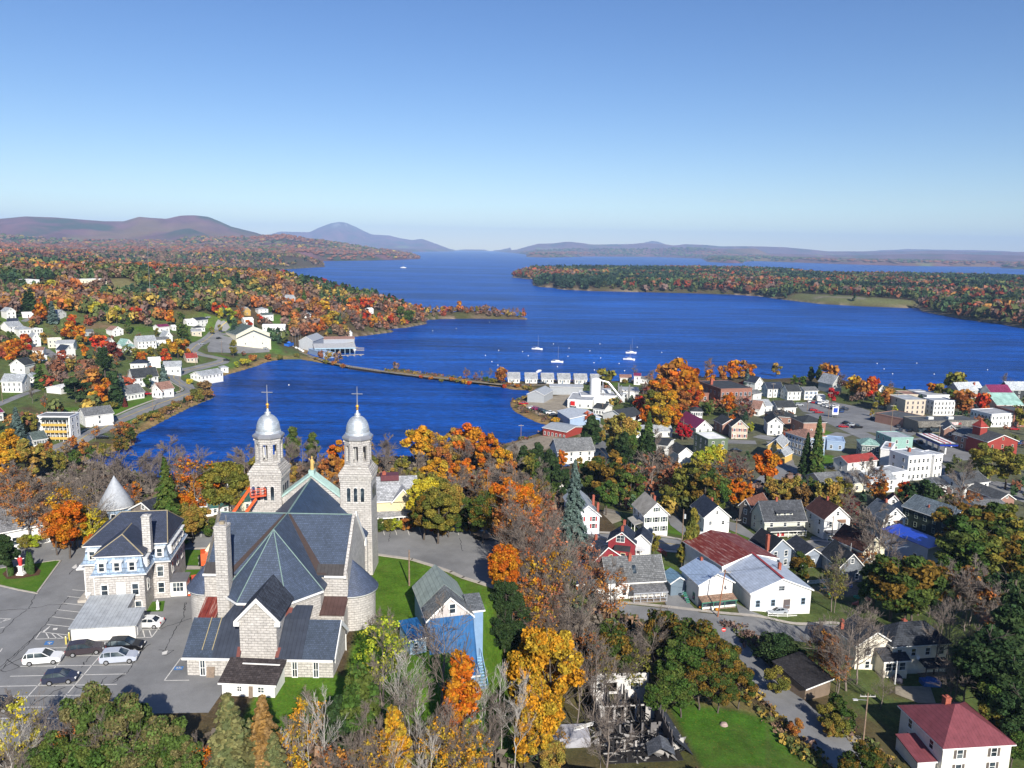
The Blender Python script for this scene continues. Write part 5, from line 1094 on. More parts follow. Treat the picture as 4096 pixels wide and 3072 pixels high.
# worker on the far basket
def person(x, y, z, shirt, pants, lab, rz=0, skin=(.45,.28,.2)):
	e = thing('person', lab, 'person', (x, y, z), rz)
	V = [(0,0,.95),(0,0,1.2),(0,0,1.42),(0,0,1.52),(0,0,1.62),(.2,0,1.4),(.30,-.1,1.15),(.25,-.35,1.05),(-.2,0,1.4),(-.30,-.1,1.15),(-.25,-.35,1.05),(.1,0,.88),(.12,0,.48),(.12,0,.06),(.12,-.14,.03),(-.1,0,.88),(-.12,0,.48),(-.12,0,.06),(-.12,-.14,.03),(0,0,1.72)]
	E_ = [(0,1),(1,2),(2,3),(3,4),(2,5),(5,6),(6,7),(2,8),(8,9),(9,10),(0,11),(11,12),(12,13),(13,14),(0,15),(15,16),(16,17),(17,18),(4,19)]; Rr = [.15,.15,.17,.06,.09,.07,.05,.04,.07,.05,.04,.1,.07,.05,.04,.1,.07,.05,.04,.08]
	me = bpy.data.meshes.new('body'); me.from_pydata(V, E_, []); me.materials.append(MT['plain']); o = link('body', me, e, shirt)
	sk = o.modifiers.new('skin', 'SKIN')
	for i, r_ in enumerate(Rr): me.skin_vertices[0].data[i].radius = (r_, r_*.8)
	me.skin_vertices[0].data[0].use_root = True; o.modifiers.new('sub', 'SUBSURF').levels = 1
	m = MB(); m.lathe([(.19,.45),(.2,.9),(.17,1.0)], 0, 0, 10); m.build('trousers', MT['plain'], e, pants, True); m = MB(); m.lathe([(.12,1.68),(.115,1.76),(.01,1.82)], 0, 0, 10); m.build('helmet', MT['paint'], e, (.7,.7,.65), True); return e
try: person(t2[0]-.75, t2[1], t2[2]+.02, (.03,.04,.12), (.03,.03,.06), 'worker in dark blue clothes standing in the lift basket at the left tower')
except Exception as ex: print('person', ex)
# -- cars
def car_protos():
	P_ = {}
	prof = {  # side outline of body (x, z) and greenhouse (x, z); length ~4.6, nose at +x
     'suv': ([(-2.25,.35),(-2.3,.75),(-2.25,1.05),(-.9,1.08),(1.0,1.05),(1.9,.92),(2.25,.72),(2.3,.4),(2.2,.3),(-2.15,.28)], [(-2.2,1.05),(-1.95,1.58),(-1.2,1.68),(.1,1.64),(1.05,1.05)], .92),
     'sedan': ([(-2.3,.35),(-2.35,.75),(-2.3,.95),(-1.5,1.0),(1.0,.95),(1.9,.82),(2.3,.65),(2.35,.4),(2.25,.3),(-2.2,.28)], [(-1.75,.97),(-1.1,1.42),(.0,1.45),(1.05,.95)], .89),
     'pickup': ([(-2.7,.45),(-2.75,.8),(-2.75,1.12),(-.9,1.12),(1.3,1.1),(2.3,1.02),(2.65,.8),(2.7,.5),(2.6,.4),(-2.6,.4)], [(-.95,1.1),(-.8,1.75),(.5,1.78),(1.3,1.1)], .96),
     'hatch': ([(-1.9,.33),(-1.98,.75),(-1.95,1.0),(-.8,1.03),(.8,1.0),(1.55,.88),(1.9,.66),(1.95,.4),(1.85,.3),(-1.85,.28)], [(-1.93,1.0),(-1.6,1.45),(-.6,1.55),(.1,1.5),(.95,.98)], .86)}
	for k, (b, g, hw) in prof.items():
		def shell(pr, ws, mat, nm):
			m = MB(); n = len(pr); rows = []
			for y, sc in ws: rows.append([(x, y, z*(1 if sc == 1 else 1)-(0 if sc == 1 else 0)) for x, z in pr]) if sc == 1 else rows.append([(x*sc, y, .25+(z-.25)*(1-(1-sc)*.8)) for x, z in pr])
			i0 = len(m.v)
			for r_ in rows: m.v += r_
			for q in range(len(rows)-1):
				for j in range(n): m.f.append([i0+q*n+j, i0+q*n+(j+1) % n, i0+(q+1)*n+(j+1) % n, i0+(q+1)*n+j]); m.m.append(0)
			m.f.append([i0+j for j in range(n)][::-1]); m.m.append(0); m.f.append([i0+(len(rows)-1)*n+j for j in range(n)]); m.m.append(0); return m
		body = shell(b, [(-hw, .95), (-hw*.93, 1), (hw*.93, 1), (hw, .95)], None, 'body')
		# roof skin, pillars over a glass greenhouse
		gt = MB(); n = len(g); top = [p for p in g[1:-1]]; w0, w1 = hw*.92, hw*.74
		zs = [p[1] for p in g]; zmin, zmax = min(zs), max(zs); wy = lambda z: w0+(w1-w0)*(z-zmin)/(zmax-zmin)
		rs = MB();
		for (xa, za), (xb, zb) in zip(top, top[1:]): rs.slab([(xa,-wy(za)*1.01,za+.03),(xb,-wy(zb)*1.01,zb+.03),(xb,wy(zb)*1.01,zb+.03),(xa,wy(za)*1.01,za+.03)], .06)
		for (xa, za), (xb, zb) in (((g[0]), (g[1])), ((g[-2]), (g[-1]))):
			for s in (-1, 1): rs.tube((xa, s*wy(za)*1.0, za), (xb, s*wy(zb)*1.0, zb), .05, .05, 4)
		xm = (g[1][0]+g[-2][0])/2
		for s in (-1, 1):
			for xx in ((xm,) if k == 'pickup' else (xm+.1, xm-.75)): rs.tube((xx, s*w0, zmin), (xx-.03, s*wy(zmax-.05), zmax-.05), .045, .045, 4)
		body.v += [] ; off = len(body.v); body.v += rs.v; body.f += [[i+off for i in q] for q in rs.f]; body.m += rs.m
		if k == 'pickup': body.f = body.f;
		gl = MB(); i0 = 0
		gl.v = [(x, -wy(z)*.985, z-.02) for x, z in g]+[(x, wy(z)*.985, z-.02) for x, z in g]
		gl.f = [list(range(n))[::-1], list(range(n, 2*n))]+[[j, (j+1) % n, n+(j+1) % n, n+j] for j in range(n)]; gl.m = [0]*len(gl.f)
		wh = MB(); R_ = .34 if k != 'pickup' else .4; wh.tube((0,-.11,0), (0,.11,0), R_, R_, 16); rim = MB(); rim.tube((0,-.125,0), (0,.125,0), R_*.62, R_*.62, 12)
		lt = MB(); fx = b[7][0]; lt.box(fx-.22, fx+.01, -.17, .17, .6, .74); tl = MB(); bx = b[1][0]; tl.box(bx-.02, bx+.12, -.13, .13, .7, .98)
		wx = (b[0][0]+.85, b[7][0]-.85)
		P_[k] = dict(body=body.mesh('body', MT['paint'], False), win=gl.mesh('windows', MT['glass']), wheel=wh.mesh('wheel', MT['rubber']), rim=rim.mesh('rim', MT['chrome']), head=lt.mesh('headlight', MT['white']), tail=tl.mesh('taillight', MT['paint']), hw=hw, wx=wx, R=R_, hx=0)
	return P_
CARS = car_protos()
def car(x, y, z, rz, kind, col, label, group=None, detail=True, name=None, cat=None, s=1.0):
	p = CARS[kind]; e = thing(name or {'pickup': 'pickup_truck'}.get(kind, 'parked_car'), label, cat or ('pickup truck' if kind == 'pickup' else 'car'), (x, y, z), rz, group); e.scale = (s, s, s)
	link('body', p['body'], e, col); link('windows', p['win'], e)
	for wx in p['wx']:
		for sy in (-1, 1):
			w_ = link('wheel', p['wheel'], e, None, (wx, sy*(p['hw']-.07), p['R']))
			if detail: link('rim', p['rim'], w_)
	if detail:
		for sy in (-1, 1): link('headlight', p['head'], e, None, (0, sy*(p['hw']-.25), 0)); link('taillight', p['tail'], e, (.4,.01,.01), (0, sy*(p['hw']-.2), 0))
	return e
def carp(k, a, b, kind, col, label, group=None, detail=True, z=None, **kw):
	"""a = rear end, b = nose, both seen at wheel height"""
	if z is None: ax, ay, g = hit(k, *a, .3); bx, by, _ = hit(k, *b, .3)
	else: (ax, ay), (bx, by), g = Zp(k, *a, z+.3), Zp(k, *b, z+.3), z
	x, y = (ax+bx)/2, (ay+by)/2; g = z if z is not None else gz(x, y)+.07
	return car(x, y, g, math.atan2(by-ay, bx-ax), kind, col, label, group, detail, **kw)
WH = (.75,.75,.74); BK = (.008,.008,.009)
GRP = 'cars parked beside the church'
carp('E', (235,735), (520,712), 'suv', WH, 'white crossover with black roof in the church car park, nearest the left edge', GRP, z=33.03)
carp('E', (620,660), (860,630), 'suv', (.045,.035,.04), 'dark brown crossover parked just below the white garage', GRP, z=33.03)
carp('E', (975,620), (1205,612), 'suv', BK, 'black off-road car parked at the right corner of the white garage', GRP, z=33.03)
carp('E', (905,725), (1160,705), 'suv', (.42,.45,.52), 'silver blue crossover parked in front of the black one', GRP, z=33.03)
carp('E', (395,905), (655,880), 'hatch', (.03,.035,.06), 'dark compact car with two roof stripes, parked alone in front', GRP, z=33.03)
carp('A', (1340,1290), (1190,1290), 'sedan', WH, 'white hatchback parked behind the garage beside the rectory', GRP, z=33.03)
carp('E', (-110,1130), (25,1130), 'sedan', BK, 'black car cut off by the left edge of the photo', GRP, z=33.03)
# tractor and flatbed trailer in the right car park
x, y = Zp('D', 1072, 475, 33); tr = thing('tractor', 'blue compact tractor with loader bucket at the far end of the church car park', 'tractor', (x, y, 33.03), -.9)
m = MB(); m.box(-.4,1.5,-.4,.4,.7,1.25); m.box(.9,1.5,-.38,.38,1.2,1.35); m.slab([(-.9,-.6,.9),(-.3,-.6,.9),(-.3,.6,.9),(-.9,.6,.9)], .3); m.build('body', MT['paint'], tr, (.03,.12,.42))
m = MB(); m.box(-.75,-.3,-.25,.25,.95,1.25); m.box(-.85,-.7,-.25,.25,1.2,1.6); m.build('seat', MT['rubber'], tr); m = MB(); m.tube((-.9,-.45,.9), (-.9,-.45,2.3), .04); m.tube((-.9,.45,.9), (-.9,.45,2.3), .04); m.tube((-.9,-.45,2.3), (-.9,.45,2.3), .04); m.build('roll_bar', MT['rubber'], tr)
for sx, R_ in ((-.7, .55), (1.1, .36)):
	for sy in (-1, 1): m = MB(); m.tube((sx,sy*.55,R_), (sx,sy*.85,R_), R_, R_, 14); m.build('wheel', MT['rubber'], tr)
m = MB(); m.box(2.2,2.8,-.8,.8,.15,.6); m.tube((.6,-.55,1.1), (2.3,-.55,.5), .07); m.tube((.6,.55,1.1), (2.3,.55,.5), .07); m.build('loader', MT['paint'], tr, (.2,.16,.12))
a = Zp('D', 1090, 530, 33); b = Zp('D', 1215, 580, 33); tl = thing('flatbed_trailer', 'black flatbed trailer with wooden deck beside the blue tractor', 'trailer', ((a[0]+b[0])/2, (a[1]+b[1])/2, 33.03), math.atan2(b[1]-a[1], b[0]-a[0]))
m = MB(); m.box(-2.4,1.6,-1,1,.65,.78); m.build('deck', MT['wood'], tl, (.12,.1,.09)); m = MB(); m.box(-2.45,1.65,-1.06,-1,.55,.8); m.box(-2.45,1.65,1,1.06,.55,.8); m.tube((1.6,-.8,.65), (3.1,0,.6), .07); m.tube((1.6,.8,.65), (3.1,0,.6), .07); m.build('frame', MT['rubber'], tl)
for sx in (-.9, .0):
	for sy in (-1, 1): m = MB(); m.tube((sx,sy*.95,.38), (sx,sy*1.2,.38), .38, .38, 12); m.build('wheel', MT['rubber'], tl)
x, y = Zp('A', 1575, 1035, 33); e = thing('flower_planter', 'flower pots with orange and yellow blooms beside the white rectory porch', 'planter', (x, y, 33.03))
for i, (px_, py_, c) in enumerate(((0,0,(.6,.3,.05)),(.35,.7,(.6,.45,.06)),(-.1,.9,(.5,.1,.06)))): m = MB(); m.lathe([(.01,0),(.22,.02),(.3,.45),(.01,.46)], px_, py_, 10); m.build('pot', MT['plain'], e, (.03,.03,.04)); m = MB(); m.lathe([(.2,.45),(.42,.6),(.36,.85),(.01,.98)], px_, py_, 9); m.build('flowers', MT['plain'], e, c)
# -- streets on the right
def road(s, w, nm='road', mat='asphalt', lift=.07, pts=None):
	return strip(nm, pts or GP(s), w, mat, lift)
MS = GP('I:-150,640 150,725 450,770 1050,815 1640,850 2212,880;J:480,830 900,900 1400,1000')
r_ = road('', 9, 'road', pts=MS)
def offs(P_, d):
	o = []
	for i, p in enumerate(P_):
		t = (Vector(P_[min(i+1, len(P_)-1)])-Vector(P_[max(i-1, 0)])).normalized(); o.append((p[0]-t.y*d, p[1]+t.x*d))
	return o
strip('sidewalk', offs(MS, 5.6), 1.6, 'concrete', .14); strip('sidewalk', offs(MS, -5.6), 1.4, 'concrete', .12)
for d in (-.15, .15): o = strip('road_marking', offs(MS, d), .12, 'yellowline', .10) if 'yellowline' in MT else None
SS = GP('I:-60,1290 250,1310 420,1350 600,1400 1000,1440 1500,1500 2212,1600;J:600,1570 1000,1750')
road('', 7.5, pts=SS); strip('sidewalk', offs(SS, 4.6)[2:], 1.2, 'concrete', .14)
drape('driveway', GP('I:280,1240 460,1290 560,1330 600,1385 250,1420 150,1300'), 'asphalt', .075, 2)
drape('driveway', GP('I:990,1240 1090,1240 1180,1300 1320,1440 1050,1440 990,1310'), 'asphalt', .08, 2); drape('driveway', GP('I:1600,1320 1730,1390 1860,1440 1840,1500 1640,1430'), 'asphalt', .08, 2)
HR = GP('G:1640,330 1700,440 1830,560 2000,720 2212,930;H:150,1080 330,1260 520,1440 700,1600 850,1760')
road('', 7.4, pts=HR, lift=.09)
drape('driveway', GP('H:640,1340 800,1390 810,1430 720,1450'), 'gravel', .08, 2); drape('driveway', GP('H:1100,950 1400,950 1450,1100 1300,1100 1100,1020'), 'gravel', .06, 2)
drape('driveway', GP('J:1175,560 1290,600 1260,640 1170,600'), 'asphalt', .07, 3); drape('driveway', GP('I:1010,560 1100,575 1190,700 1160,740 1040,650'), 'asphalt', .07, 3); drape('driveway', GP('I:1545,620 1640,640 1790,750 1740,770 1550,690'), 'asphalt', .07, 3)
drape('driveway', GP('I:470,500 560,520 620,610 540,640 460,560'), 'gravel', .07, 3); drape('driveway', GP('J:380,745 480,760 560,800 480,800 360,770'), 'asphalt', .07, 3)
# -- houses near on the right
RED = (.38,.03,.03); MAROON = (.26,.035,.045)
house('white_house_red_shutters', 'white house with red shutters and two tall red chimneys', 'house', 'I', (222,565), (430,560), 4.6, C=(268,395), D=11, peak=(332,478), wall=(.66,.69,.76), roof=(.33,.36,.38), rmat='metal', fw=2, fl=2, sw=2, sh=RED, attic=0, dr=(.2,RED), ch=[(.98,.45,3.0,.6),(.98,.12,2.6,.6)], skip=[(0,0)])
e = house('white_house_tan_roof', 'white house with tan roof, dark green shutters and side porch', 'house', 'I', (817,557), (1022,548), 5.8, C=(722,462), peak=(918,455), wall=WHT, roof=(.36,.33,.28), rmat='flat', fw=3, fl=2, sw=3, sh=(.05,.08,.06), dr=(.28,(.3,.32,.33)), ch=[(.62,.45,1.3,.6)], skip=[(0,0)])
W, D, hh, rise, f0 = dims(e); m = MB(); m.slab([(-2.6,.6,f0+2.6),(0,.6,f0+3.4),(0,D*.7,f0+3.4),(-2.6,D*.7,f0+2.6)], .14); m.build('porch_roof', MT['flat'], e, (.38,.36,.32)); m = MB(); [m.box(-2.5,-2.35,y,y+.14,0,f0+2.6) for y in (.7, D*.35, D*.68)]; m.build('porch_post', MT['white'], e)
e = house('white_house_navy_roof', 'tall plain white house with dark navy roof', 'house', 'I', (1335,575), (1552,568), 6.2, C=(1222,477), peak=(1450,480), wall=WHT, roof=NAVY, fw=2, fl=2, sw=2, wd=(.7,1.0), ch=[(.6,.6,.9,.5)], skip=[(0,0),(1,0)])
W, D, hh, rise, f0 = dims(e); m = MB(); m.box(-1.8, W*.5, -1.6, 0, 0, f0+1.7); m.box(-1.8, W+.6, -1.4, 0, 0, f0+1.1); m.build('porch_box', MT['siding'], e, WHT)
house('brown_barn', 'dark house with brown roof behind the grey roofed house', 'house', 'I', (1640,470), (1745,500), 6.0, D=9, peak=(1695,420), wall=(.12,.10,.09), roof=(.16,.07,.05), fw=1, fl=2, sw=2)
e = house('large_grey_roof_house', 'large cream house with grey roof, long dormer and twin red doors', 'house', 'I', (1858,612), (2208,600), 4.9, D=8.5, typ='eave', peak=(1830,440), wall=(.62,.62,.52), roof=(.075,.08,.09), fw=3, fl=2, sw=2, ch=[(.42,.5,.9,.6)], skip=[(0,0),(1,0),(2,0)])
W, D, hh, rise, f0 = dims(e); m = MB(); m.box(W*.32, W*.72, D*.12, D*.5, hh+.3, hh+2.1); m.build('dormer', MT['siding'], e, (.62,.62,.52)); m = MB(); m.slab([(W*.29,D*.05,hh+2.05),(W*.75,D*.05,hh+2.05),(W*.75,D*.5,hh+2.8),(W*.29,D*.5,hh+2.8)], .14); m.build('dormer_roof', MT['shingle'], e, (.075,.08,.09))
for i in range(3): window(e, W*(.38+.14*i), D*.12, hh+.75, 0, .8, 1.1, WHT)
porch(e, W*.08, W*.95, 0, 2.0, f0+2.9, (.06,.065,.07), 5, True); door(e, W*.36, 0, .5, 0, RED); door(e, W*.46, 0, .5, 0, RED)
for x in (.68,.76,.84): window(e, W*x, -.02, f0+.7, 0, .8, 1.5, WHT)
# maroon pair
e = house('maroon_house', 'maroon house with navy roofs and large white framed attic window', 'house', 'I', (505,778), (735,803), 4.0, C=(345,690), peak=(600,705), wall=MAROON, roof=NAVY, fw=0, sw=2, attic=0, ch=[(.5,.12,1.2,.6),(.5,.9,1.2,.6)])
W, D, hh, rise, f0 = dims(e); window(e, W*.45, -.02, hh-.1, 0, 1.9, 1.6, WHT, True, cols=2); m = MB(); m.slab([(W*.25,-2.2,hh-1.5),(W*.85,-2.2,hh-1.5),(W*.85,0,hh-1.0),(W*.25,0,hh-1.0)], .14); m.build('porch_roof', MT['flat'], e, (.04,.04,.045)); m = MB(); m.box(W*.27,W*.83,-2.1,-1.95,0,hh-1.6); m.build('porch_wall', MT['siding'], e, MAROON); window(e, W*.6, -2.12, f0+.6, 0, 1.0, 1.2, (.6,.5,.3), True)
block(e, W-1.0, D*.35, 4.5, 5.5, 0, hh-.2, 'gable', 1.9, WHT, 'siding', NAVY, 'shingle', .35)
m = MB(); m.slab([(W+.1,-.3,f0+2.3),(W+2.6,-.3,f0+2.3),(W+2.6,3.6,f0+2.9),(W+.1,3.6,f0+2.9)], .14); m.build('side_porch_roof', MT['flat'], e, (.6,.6,.6)); m = MB(); [m.box(W+x,W+x+.15,-.2,-.05,0,f0+2.2) for x in (.3,1.3,2.3)]; m.build('porch_post', MT['white'], e)
e = house('maroon_cottage', 'lower maroon cottage with navy roof and small roof dormer', 'house', 'I', (372,958), (612,912), 4.0, C=(252,828), peak=(508,835), wall=MAROON, roof=NAVY, fw=0, sw=0, attic=0, ch=[(.5,.55,1.2,.6)])
W, D, hh, rise, f0 = dims(e); window(e, W*.62, -.02, hh-.9, 0, .9, 1.5, (.6,.5,.3), True); m = MB(); m.slab([(W*.12,D*.42,hh+1.1),(W*.12,D*.62,hh+1.1),(W*.4,D*.62,hh+rise*.75),(W*.4,D*.42,hh+rise*.75)], .12, 0, (0,0,1)); m.box(W*.13,W*.16,D*.44,D*.60,hh+.4,hh+1.1); m.build('dormer', MT['plain'], e, (.6,.6,.58))
# skylight house
e = house('skylight_house', 'white house with grey shingle roof, two skylights and front porch', 'house', 'I', (500,1138), (985,1112), 4.2, D=7.5, typ='eave', peak=(470,925), wall=WHT, roof=(.155,.16,.165), fw=5, fl=1, sw=1, ch=[(.45,.42,1.5,.65)], wd=(.8,1.5), skip=[(2,0),(3,0),(4,0)])
W, D, hh, rise, f0 = dims(e)
for fx in (.28, .50): m = MB(); s_ = rise/(D/2); y0 = D*.13; m.slab([(W*fx-.4,y0,hh+y0*s_+.22),(W*fx+.4,y0,hh+y0*s_+.22),(W*fx+.4,y0+1.2,hh+(y0+1.2)*s_+.22),(W*fx-.4,y0+1.2,hh+(y0+1.2)*s_+.22)], .12); m.build('skylight', MT['glass'], e)
porch(e, W*.41, W*.99, 0, 2.6, f0+3.3, (.17,.17,.175), 6, True, floor=f0+.2, pc=(.36,.38,.42), slope=.8)
m = MB(); [m.box(W*.42+.15*i, W*.42+.15*i+.1, -2.3, -2.25, f0+1.0+.25*(i % 3), f0+1.8+.2*(i % 2)) for i in range(1, 48, 2)]; m.build('hanging_laundry', MT['white'], e)
block(e, -2.6, 1.4, 2.6, 3.2, 0, f0+2.1, 'shed', .7, WHT, 'siding', (.12,.125,.13), 'shingle', .2); block(e, -7.2, 3.4, 4.8, 7.5, 0, f0+2.5, 'shed', 2.2, WHT, 'siding', (.03,.045,.09), 'metal', .3)
window(e, -1.2, 1.38, f0+.6, 0, .6, .9, WHT, True, cols=2)
carp('G', (640,175), (770,195), 'sedan', BK, 'black car parked beside the white skylight house')
# blue metal roof house
e = house('porch_house', 'white house with pale blue metal roof and screened brown porch', 'house', 'I', (1290,1158), (1580,1132), 5.2, C=(1152,1022), peak=(1437,1066), wall=WHT, roof=(.33,.42,.56), rmat='metal', fw=2, fl=1, sw=2, attic=0, ch=[(.5,.85,.7,.5)], wcol=(.08,.2,.15))
W, D, hh, rise, f0 = dims(e); porch(e, 0, W, 0, 1.9, f0+2.5, (.26,.17,.12), 4, False, 'shingle', .6, (.06,.2,.14), .55)
m = MB(); m.box(.05, W-.05, -1.85, -1.8, .3, f0+.75); m.build('porch_wall', MT['siding'], e, WHT); m = MB(); m.box(.1, W-.1, -1.84, -1.81, f0+.75, f0+1.7); m.build('porch_screen', MT['glass'], e)
m = MB(); m.lathe([(.01,0),(.3,.05),(.45,.2)], 0, 0, 12); o = m.build('satellite_dish', MT['white'], e); o.location = (W*.8, -.5, hh-1.0); o.rotation_euler = (1.2, 0, .3)
block(e, -3.6, D*.72, 3.9, 4.5, 0, f0+3.2, 'gable', 1.2, (.15,.2,.25), 'siding', (.16,.27,.36), 'metal', .3)
m = MB(); [m.box(-1.6-.0, -.8, 2+i*.4, 2.4+i*.4, f0+.1+i*.25, f0+.25+i*.25) for i in range(6)]; m.build('green_stair', MT['plain'], e, (.05,.2,.15))
for i, (x, y, c) in enumerate(((1300,1372,(.6,.2,.02)), (1400,1385,WHT), (1440,1390,(.6,.25,.02)), (1170,1290,(.5,.2,.5)))):
	a, b, g = hit('I', x, y, 0); m = MB(); m.lathe([(.12,0),(.36,.2),(.38,.45),(.2,.62),(.04,.66)], 0, 0, 10); o = m.build('yard_ornament', MT['plain'], None, c, True); o.location = (a, b, g+.03); tag(o, ('orange pumpkin at the porch corner of the screened white house','white yard ornament before the screened porch','orange pumpkin beside the white yard ornament','purple toy standing on the drive left of the porch house')[i], 'ornament')
# red metal barn and white metal barn
e = house('rusty_barn', 'long barn with rust red and grey striped metal roof', 'barn', 'I', (1490,998), (1960,930), 5.0, C=(1272,778), peak=(1738,893), wall=WHT, roof=(.2,.04,.03), rmat='rust', fw=0, sw=0, attic=0)
e = house('white_barn', 'big white barn with pale silver blue metal roof and dappled shade', 'barn', 'I', (1737,1230), (2260,1200), 4.2, C=(1500,1003), peak=(2010,1108), wall=WHT, roof=(.42,.47,.55), rmat='metal', fw=4, fl=1, sw=0, attic=0, ch=[(.72,.5,1.6,.6)], wcol=(.3,.4,.5))
W, D, hh, rise, f0 = dims(e); window(e, W*.5, -.02, hh+.1, 0, 1.2, .9, (.5,.5,.52)); door(e, W*.6, -.02, f0, 0, (.12,.1,.1), 1.6, 2.2); m = MB(); m.box(W/2-.3, W/2+.3, -.3, D+.3, hh+rise+.08, hh+rise+.2); m.build('ridge_cap', MT['plain'], e, (.3,.05,.05))
m = MB(); m.tube((0,0,0), (0,0,1.1), .35, .35, 12); m.lathe([(.35,1.1),(.2,1.3),(.01,1.35)], 0, 0, 12); a, b, g = hit('I', 1780, 1385, 0); o = m.build('gas_tank', MT['white'], None, None, True); o.location = (a, b, g); tag(o, 'white upright gas tank at the corner of the white barn', 'tank')
carp('H', (150,318), (0,305), 'sedan', (.35,.38,.42), 'silver car parked behind the plank rail in front of the white barn')
def fence(nm, lab, s, h=1.0, rails=3, col=WHT, step=2.2, cat='fence', pk=0):
	P_ = [Vector(p) for p in GP(s)]; e = thing(nm, lab, cat, (*P_[0], gz(*P_[0]))); z0 = gz(*P_[0]); pm = MB(); rm = MB()
	for a, b in zip(P_, P_[1:]):
		n = max(1, round((b-a).length/step))
		for i in range(n):
			p, q = a+(b-a)*i/n, a+(b-a)*(i+1)/n; zp, zq = gz(*p)-z0, gz(*q)-z0; A_ = p-P_[0]; B_ = q-P_[0]
			pm.tube((A_.x, A_.y, zp-.2), (A_.x, A_.y, zp+h), .06, .06, 4)
			for r_ in range(rails): z = h*(.35+.6*r_/max(1, rails-1)) if rails > 1 else h*.9; d = (B_-A_).normalized(); rm.slab([(A_.x, A_.y, zp+z+.06), (B_.x, B_.y, zq+z+.06), (B_.x, B_.y, zq+z-.08), (A_.x, A_.y, zp+z-.08)], .04, 0, (-d.y, d.x, 0))
			for j in range(pk): f_ = j/pk; c = A_+(B_-A_)*f_; zc = zp+(zq-zp)*f_; d = (B_-A_).normalized()*(.5*(B_-A_).length/pk); rm.slab([(c.x,c.y,zc+.05),(c.x+d.x,c.y+d.y,zc+.05),(c.x+d.x,c.y+d.y,zc+h),(c.x,c.y,zc+h)], .03, 0, (-d.y, d.x, 0))
	pm.build('posts', MT['plain'], e, col); rm.build('rails', MT['plain'], e, col); return e
fence('guard_rail', 'white plank rail before the white barn and silver car', 'H:0,348 250,350', .7, 2)
fence('picket_fence', 'white picket fence behind the toy littered yard', 'H:340,75 560,50 800,35', 1.0, 2, pk=8)
fence('wooden_fence', 'short brown board fence beside the skylight house', 'I:985,1205 1050,1210', 1.4, 2, (.25,.10,.06), pk=6)
fence('orange_fence', 'orange brown board fence behind the dark trees at right', 'J:1620,1290 1800,1275 1970,1240', 2.0, 2, (.42,.14,.04), pk=6)
fence('red_fence', 'dark red board fence behind the maroon houses', 'I:770,835 900,860 1010,925', 1.3, 2, (.2,.02,.03), pk=6)
for i, (k, x, y, c) in enumerate((('H',500,95,(.05,.4,.3)),('H',715,80,(.2,.3,.6)),('H',765,178,(.05,.4,.25)),('H',755,238,(.6,.15,.1)),('H',810,242,(.5,.4,.15)),('H',545,180,(.05,.3,.15)),('H',870,200,(.5,.1,.08)))):
	a, b, g = hit(k, x, y, .3); m = MB(); m.box(-.6,.6,-.35,.35,0,.35); m.slab([(-.6,-.3,.9),(.5,-.3,.3),(.5,.3,.3),(-.6,.3,.9)], .08); m.tube((-.55,-.3,0), (-.55,-.3,1.1), .05); m.tube((-.55,.3,0), (-.55,.3,1.1), .05)
	o = m.build('play_slide', MT['plain'], None, c); o.location = (a, b, g); o.rotation_euler[2] = i; tag(o, ('teal','blue','green','red','tan','dark green','dull red')[i]+' plastic toy slide lying in the yard behind the white barn', 'toy', 'plastic toys in the yard')
house('slate_blue_house', 'slate blue house with black roof and tall red brick chimney', 'house', 'I', (1905,868), (2088,842), 5.2, C=(1787,768), peak=(2002,768), wall=(.27,.31,.37), roof=(.02,.022,.028), fw=2, fl=2, sw=2, attic=0, ch=[(-.06,.1,4.2,.7)], wd=(.9,1.5))
house('slate_blue_ell', 'low slate blue house with crossing dark roofs behind the slate blue one', 'house', 'J', (300,910), (478,905), 3.4, D=9, peak=(387,848), wall=(.27,.31,.37), roof=(.045,.05,.065), fw=1, fl=1, sw=1, attic=0)
e = house('brown_roof_house', 'white house with brown roof, bay window and small front porch', 'house', 'J', (490,592), (712,582), 6.2, C=(332,498), peak=(612,487), wall=WHT, roof=(.085,.04,.035), fw=2, fl=2, sw=2, ch=[(.5,.6,1.0,.6)], skip=[(1,1),(0,0)])
W, D, hh, rise, f0 = dims(e)
def bay(e, x, z0, z1, w=2.4, dep=.9, col=WHT, roof=(.2,.12,.08)):
	m = MB(); P_ = [(x-w/2,0),(x-w/2+.6,-dep),(x+w/2-.6,-dep),(x+w/2,0)]; m.prism(P_, z0, z1); b = m.build('bay', MT['siding'], e, col); m = MB(); m.slab([(x-w/2-.2,0,z1+.5),(x-w/2+.5,-dep-.25,z1),(x+w/2-.5,-dep-.25,z1),(x+w/2+.2,0,z1+.5)], .12); m.build('bay_roof', MT['flat'], e, roof)
	for dx in (-.5,.5): window(e, x+dx, -dep-.01, z0+.5, 0, .7, min(1.5, z1-z0-.8), col)
bay(e, W*.66, f0+2.9, f0+5.2); porch(e, W*.05, W*.5, 0, 1.6, f0+2.7, (.1,.1,.11), 3, True)
house('brown_cape_house', 'cream cape house with dark brown roof and one dormer', 'house', 'J', (820,868), (1010,830), 3.4, C=(618,748), peak=(945,742), wall=CREAM, roof=(.07,.032,.025), fw=2, fl=1, sw=3, wcol=(.4,.4,.4))
e = house('victorian_house', 'white two storey house with slate roof and bay windows', 'house', 'J', (1002,588), (1190,580), 6.4, C=(832,508), peak=(1106,497), wall=WHT, roof=(.11,.13,.155), fw=2, fl=2, sw=2, ch=[(.5,.55,1.0,.6)], skip=[(1,0),(1,1)])
W, D, hh, rise, f0 = dims(e); bay(e, W*.65, f0+2.8, f0+5.0, 2.6); porch(e, W*.02, W*.5, 0, 1.6, f0+2.6, (.1,.1,.11), 3, True)
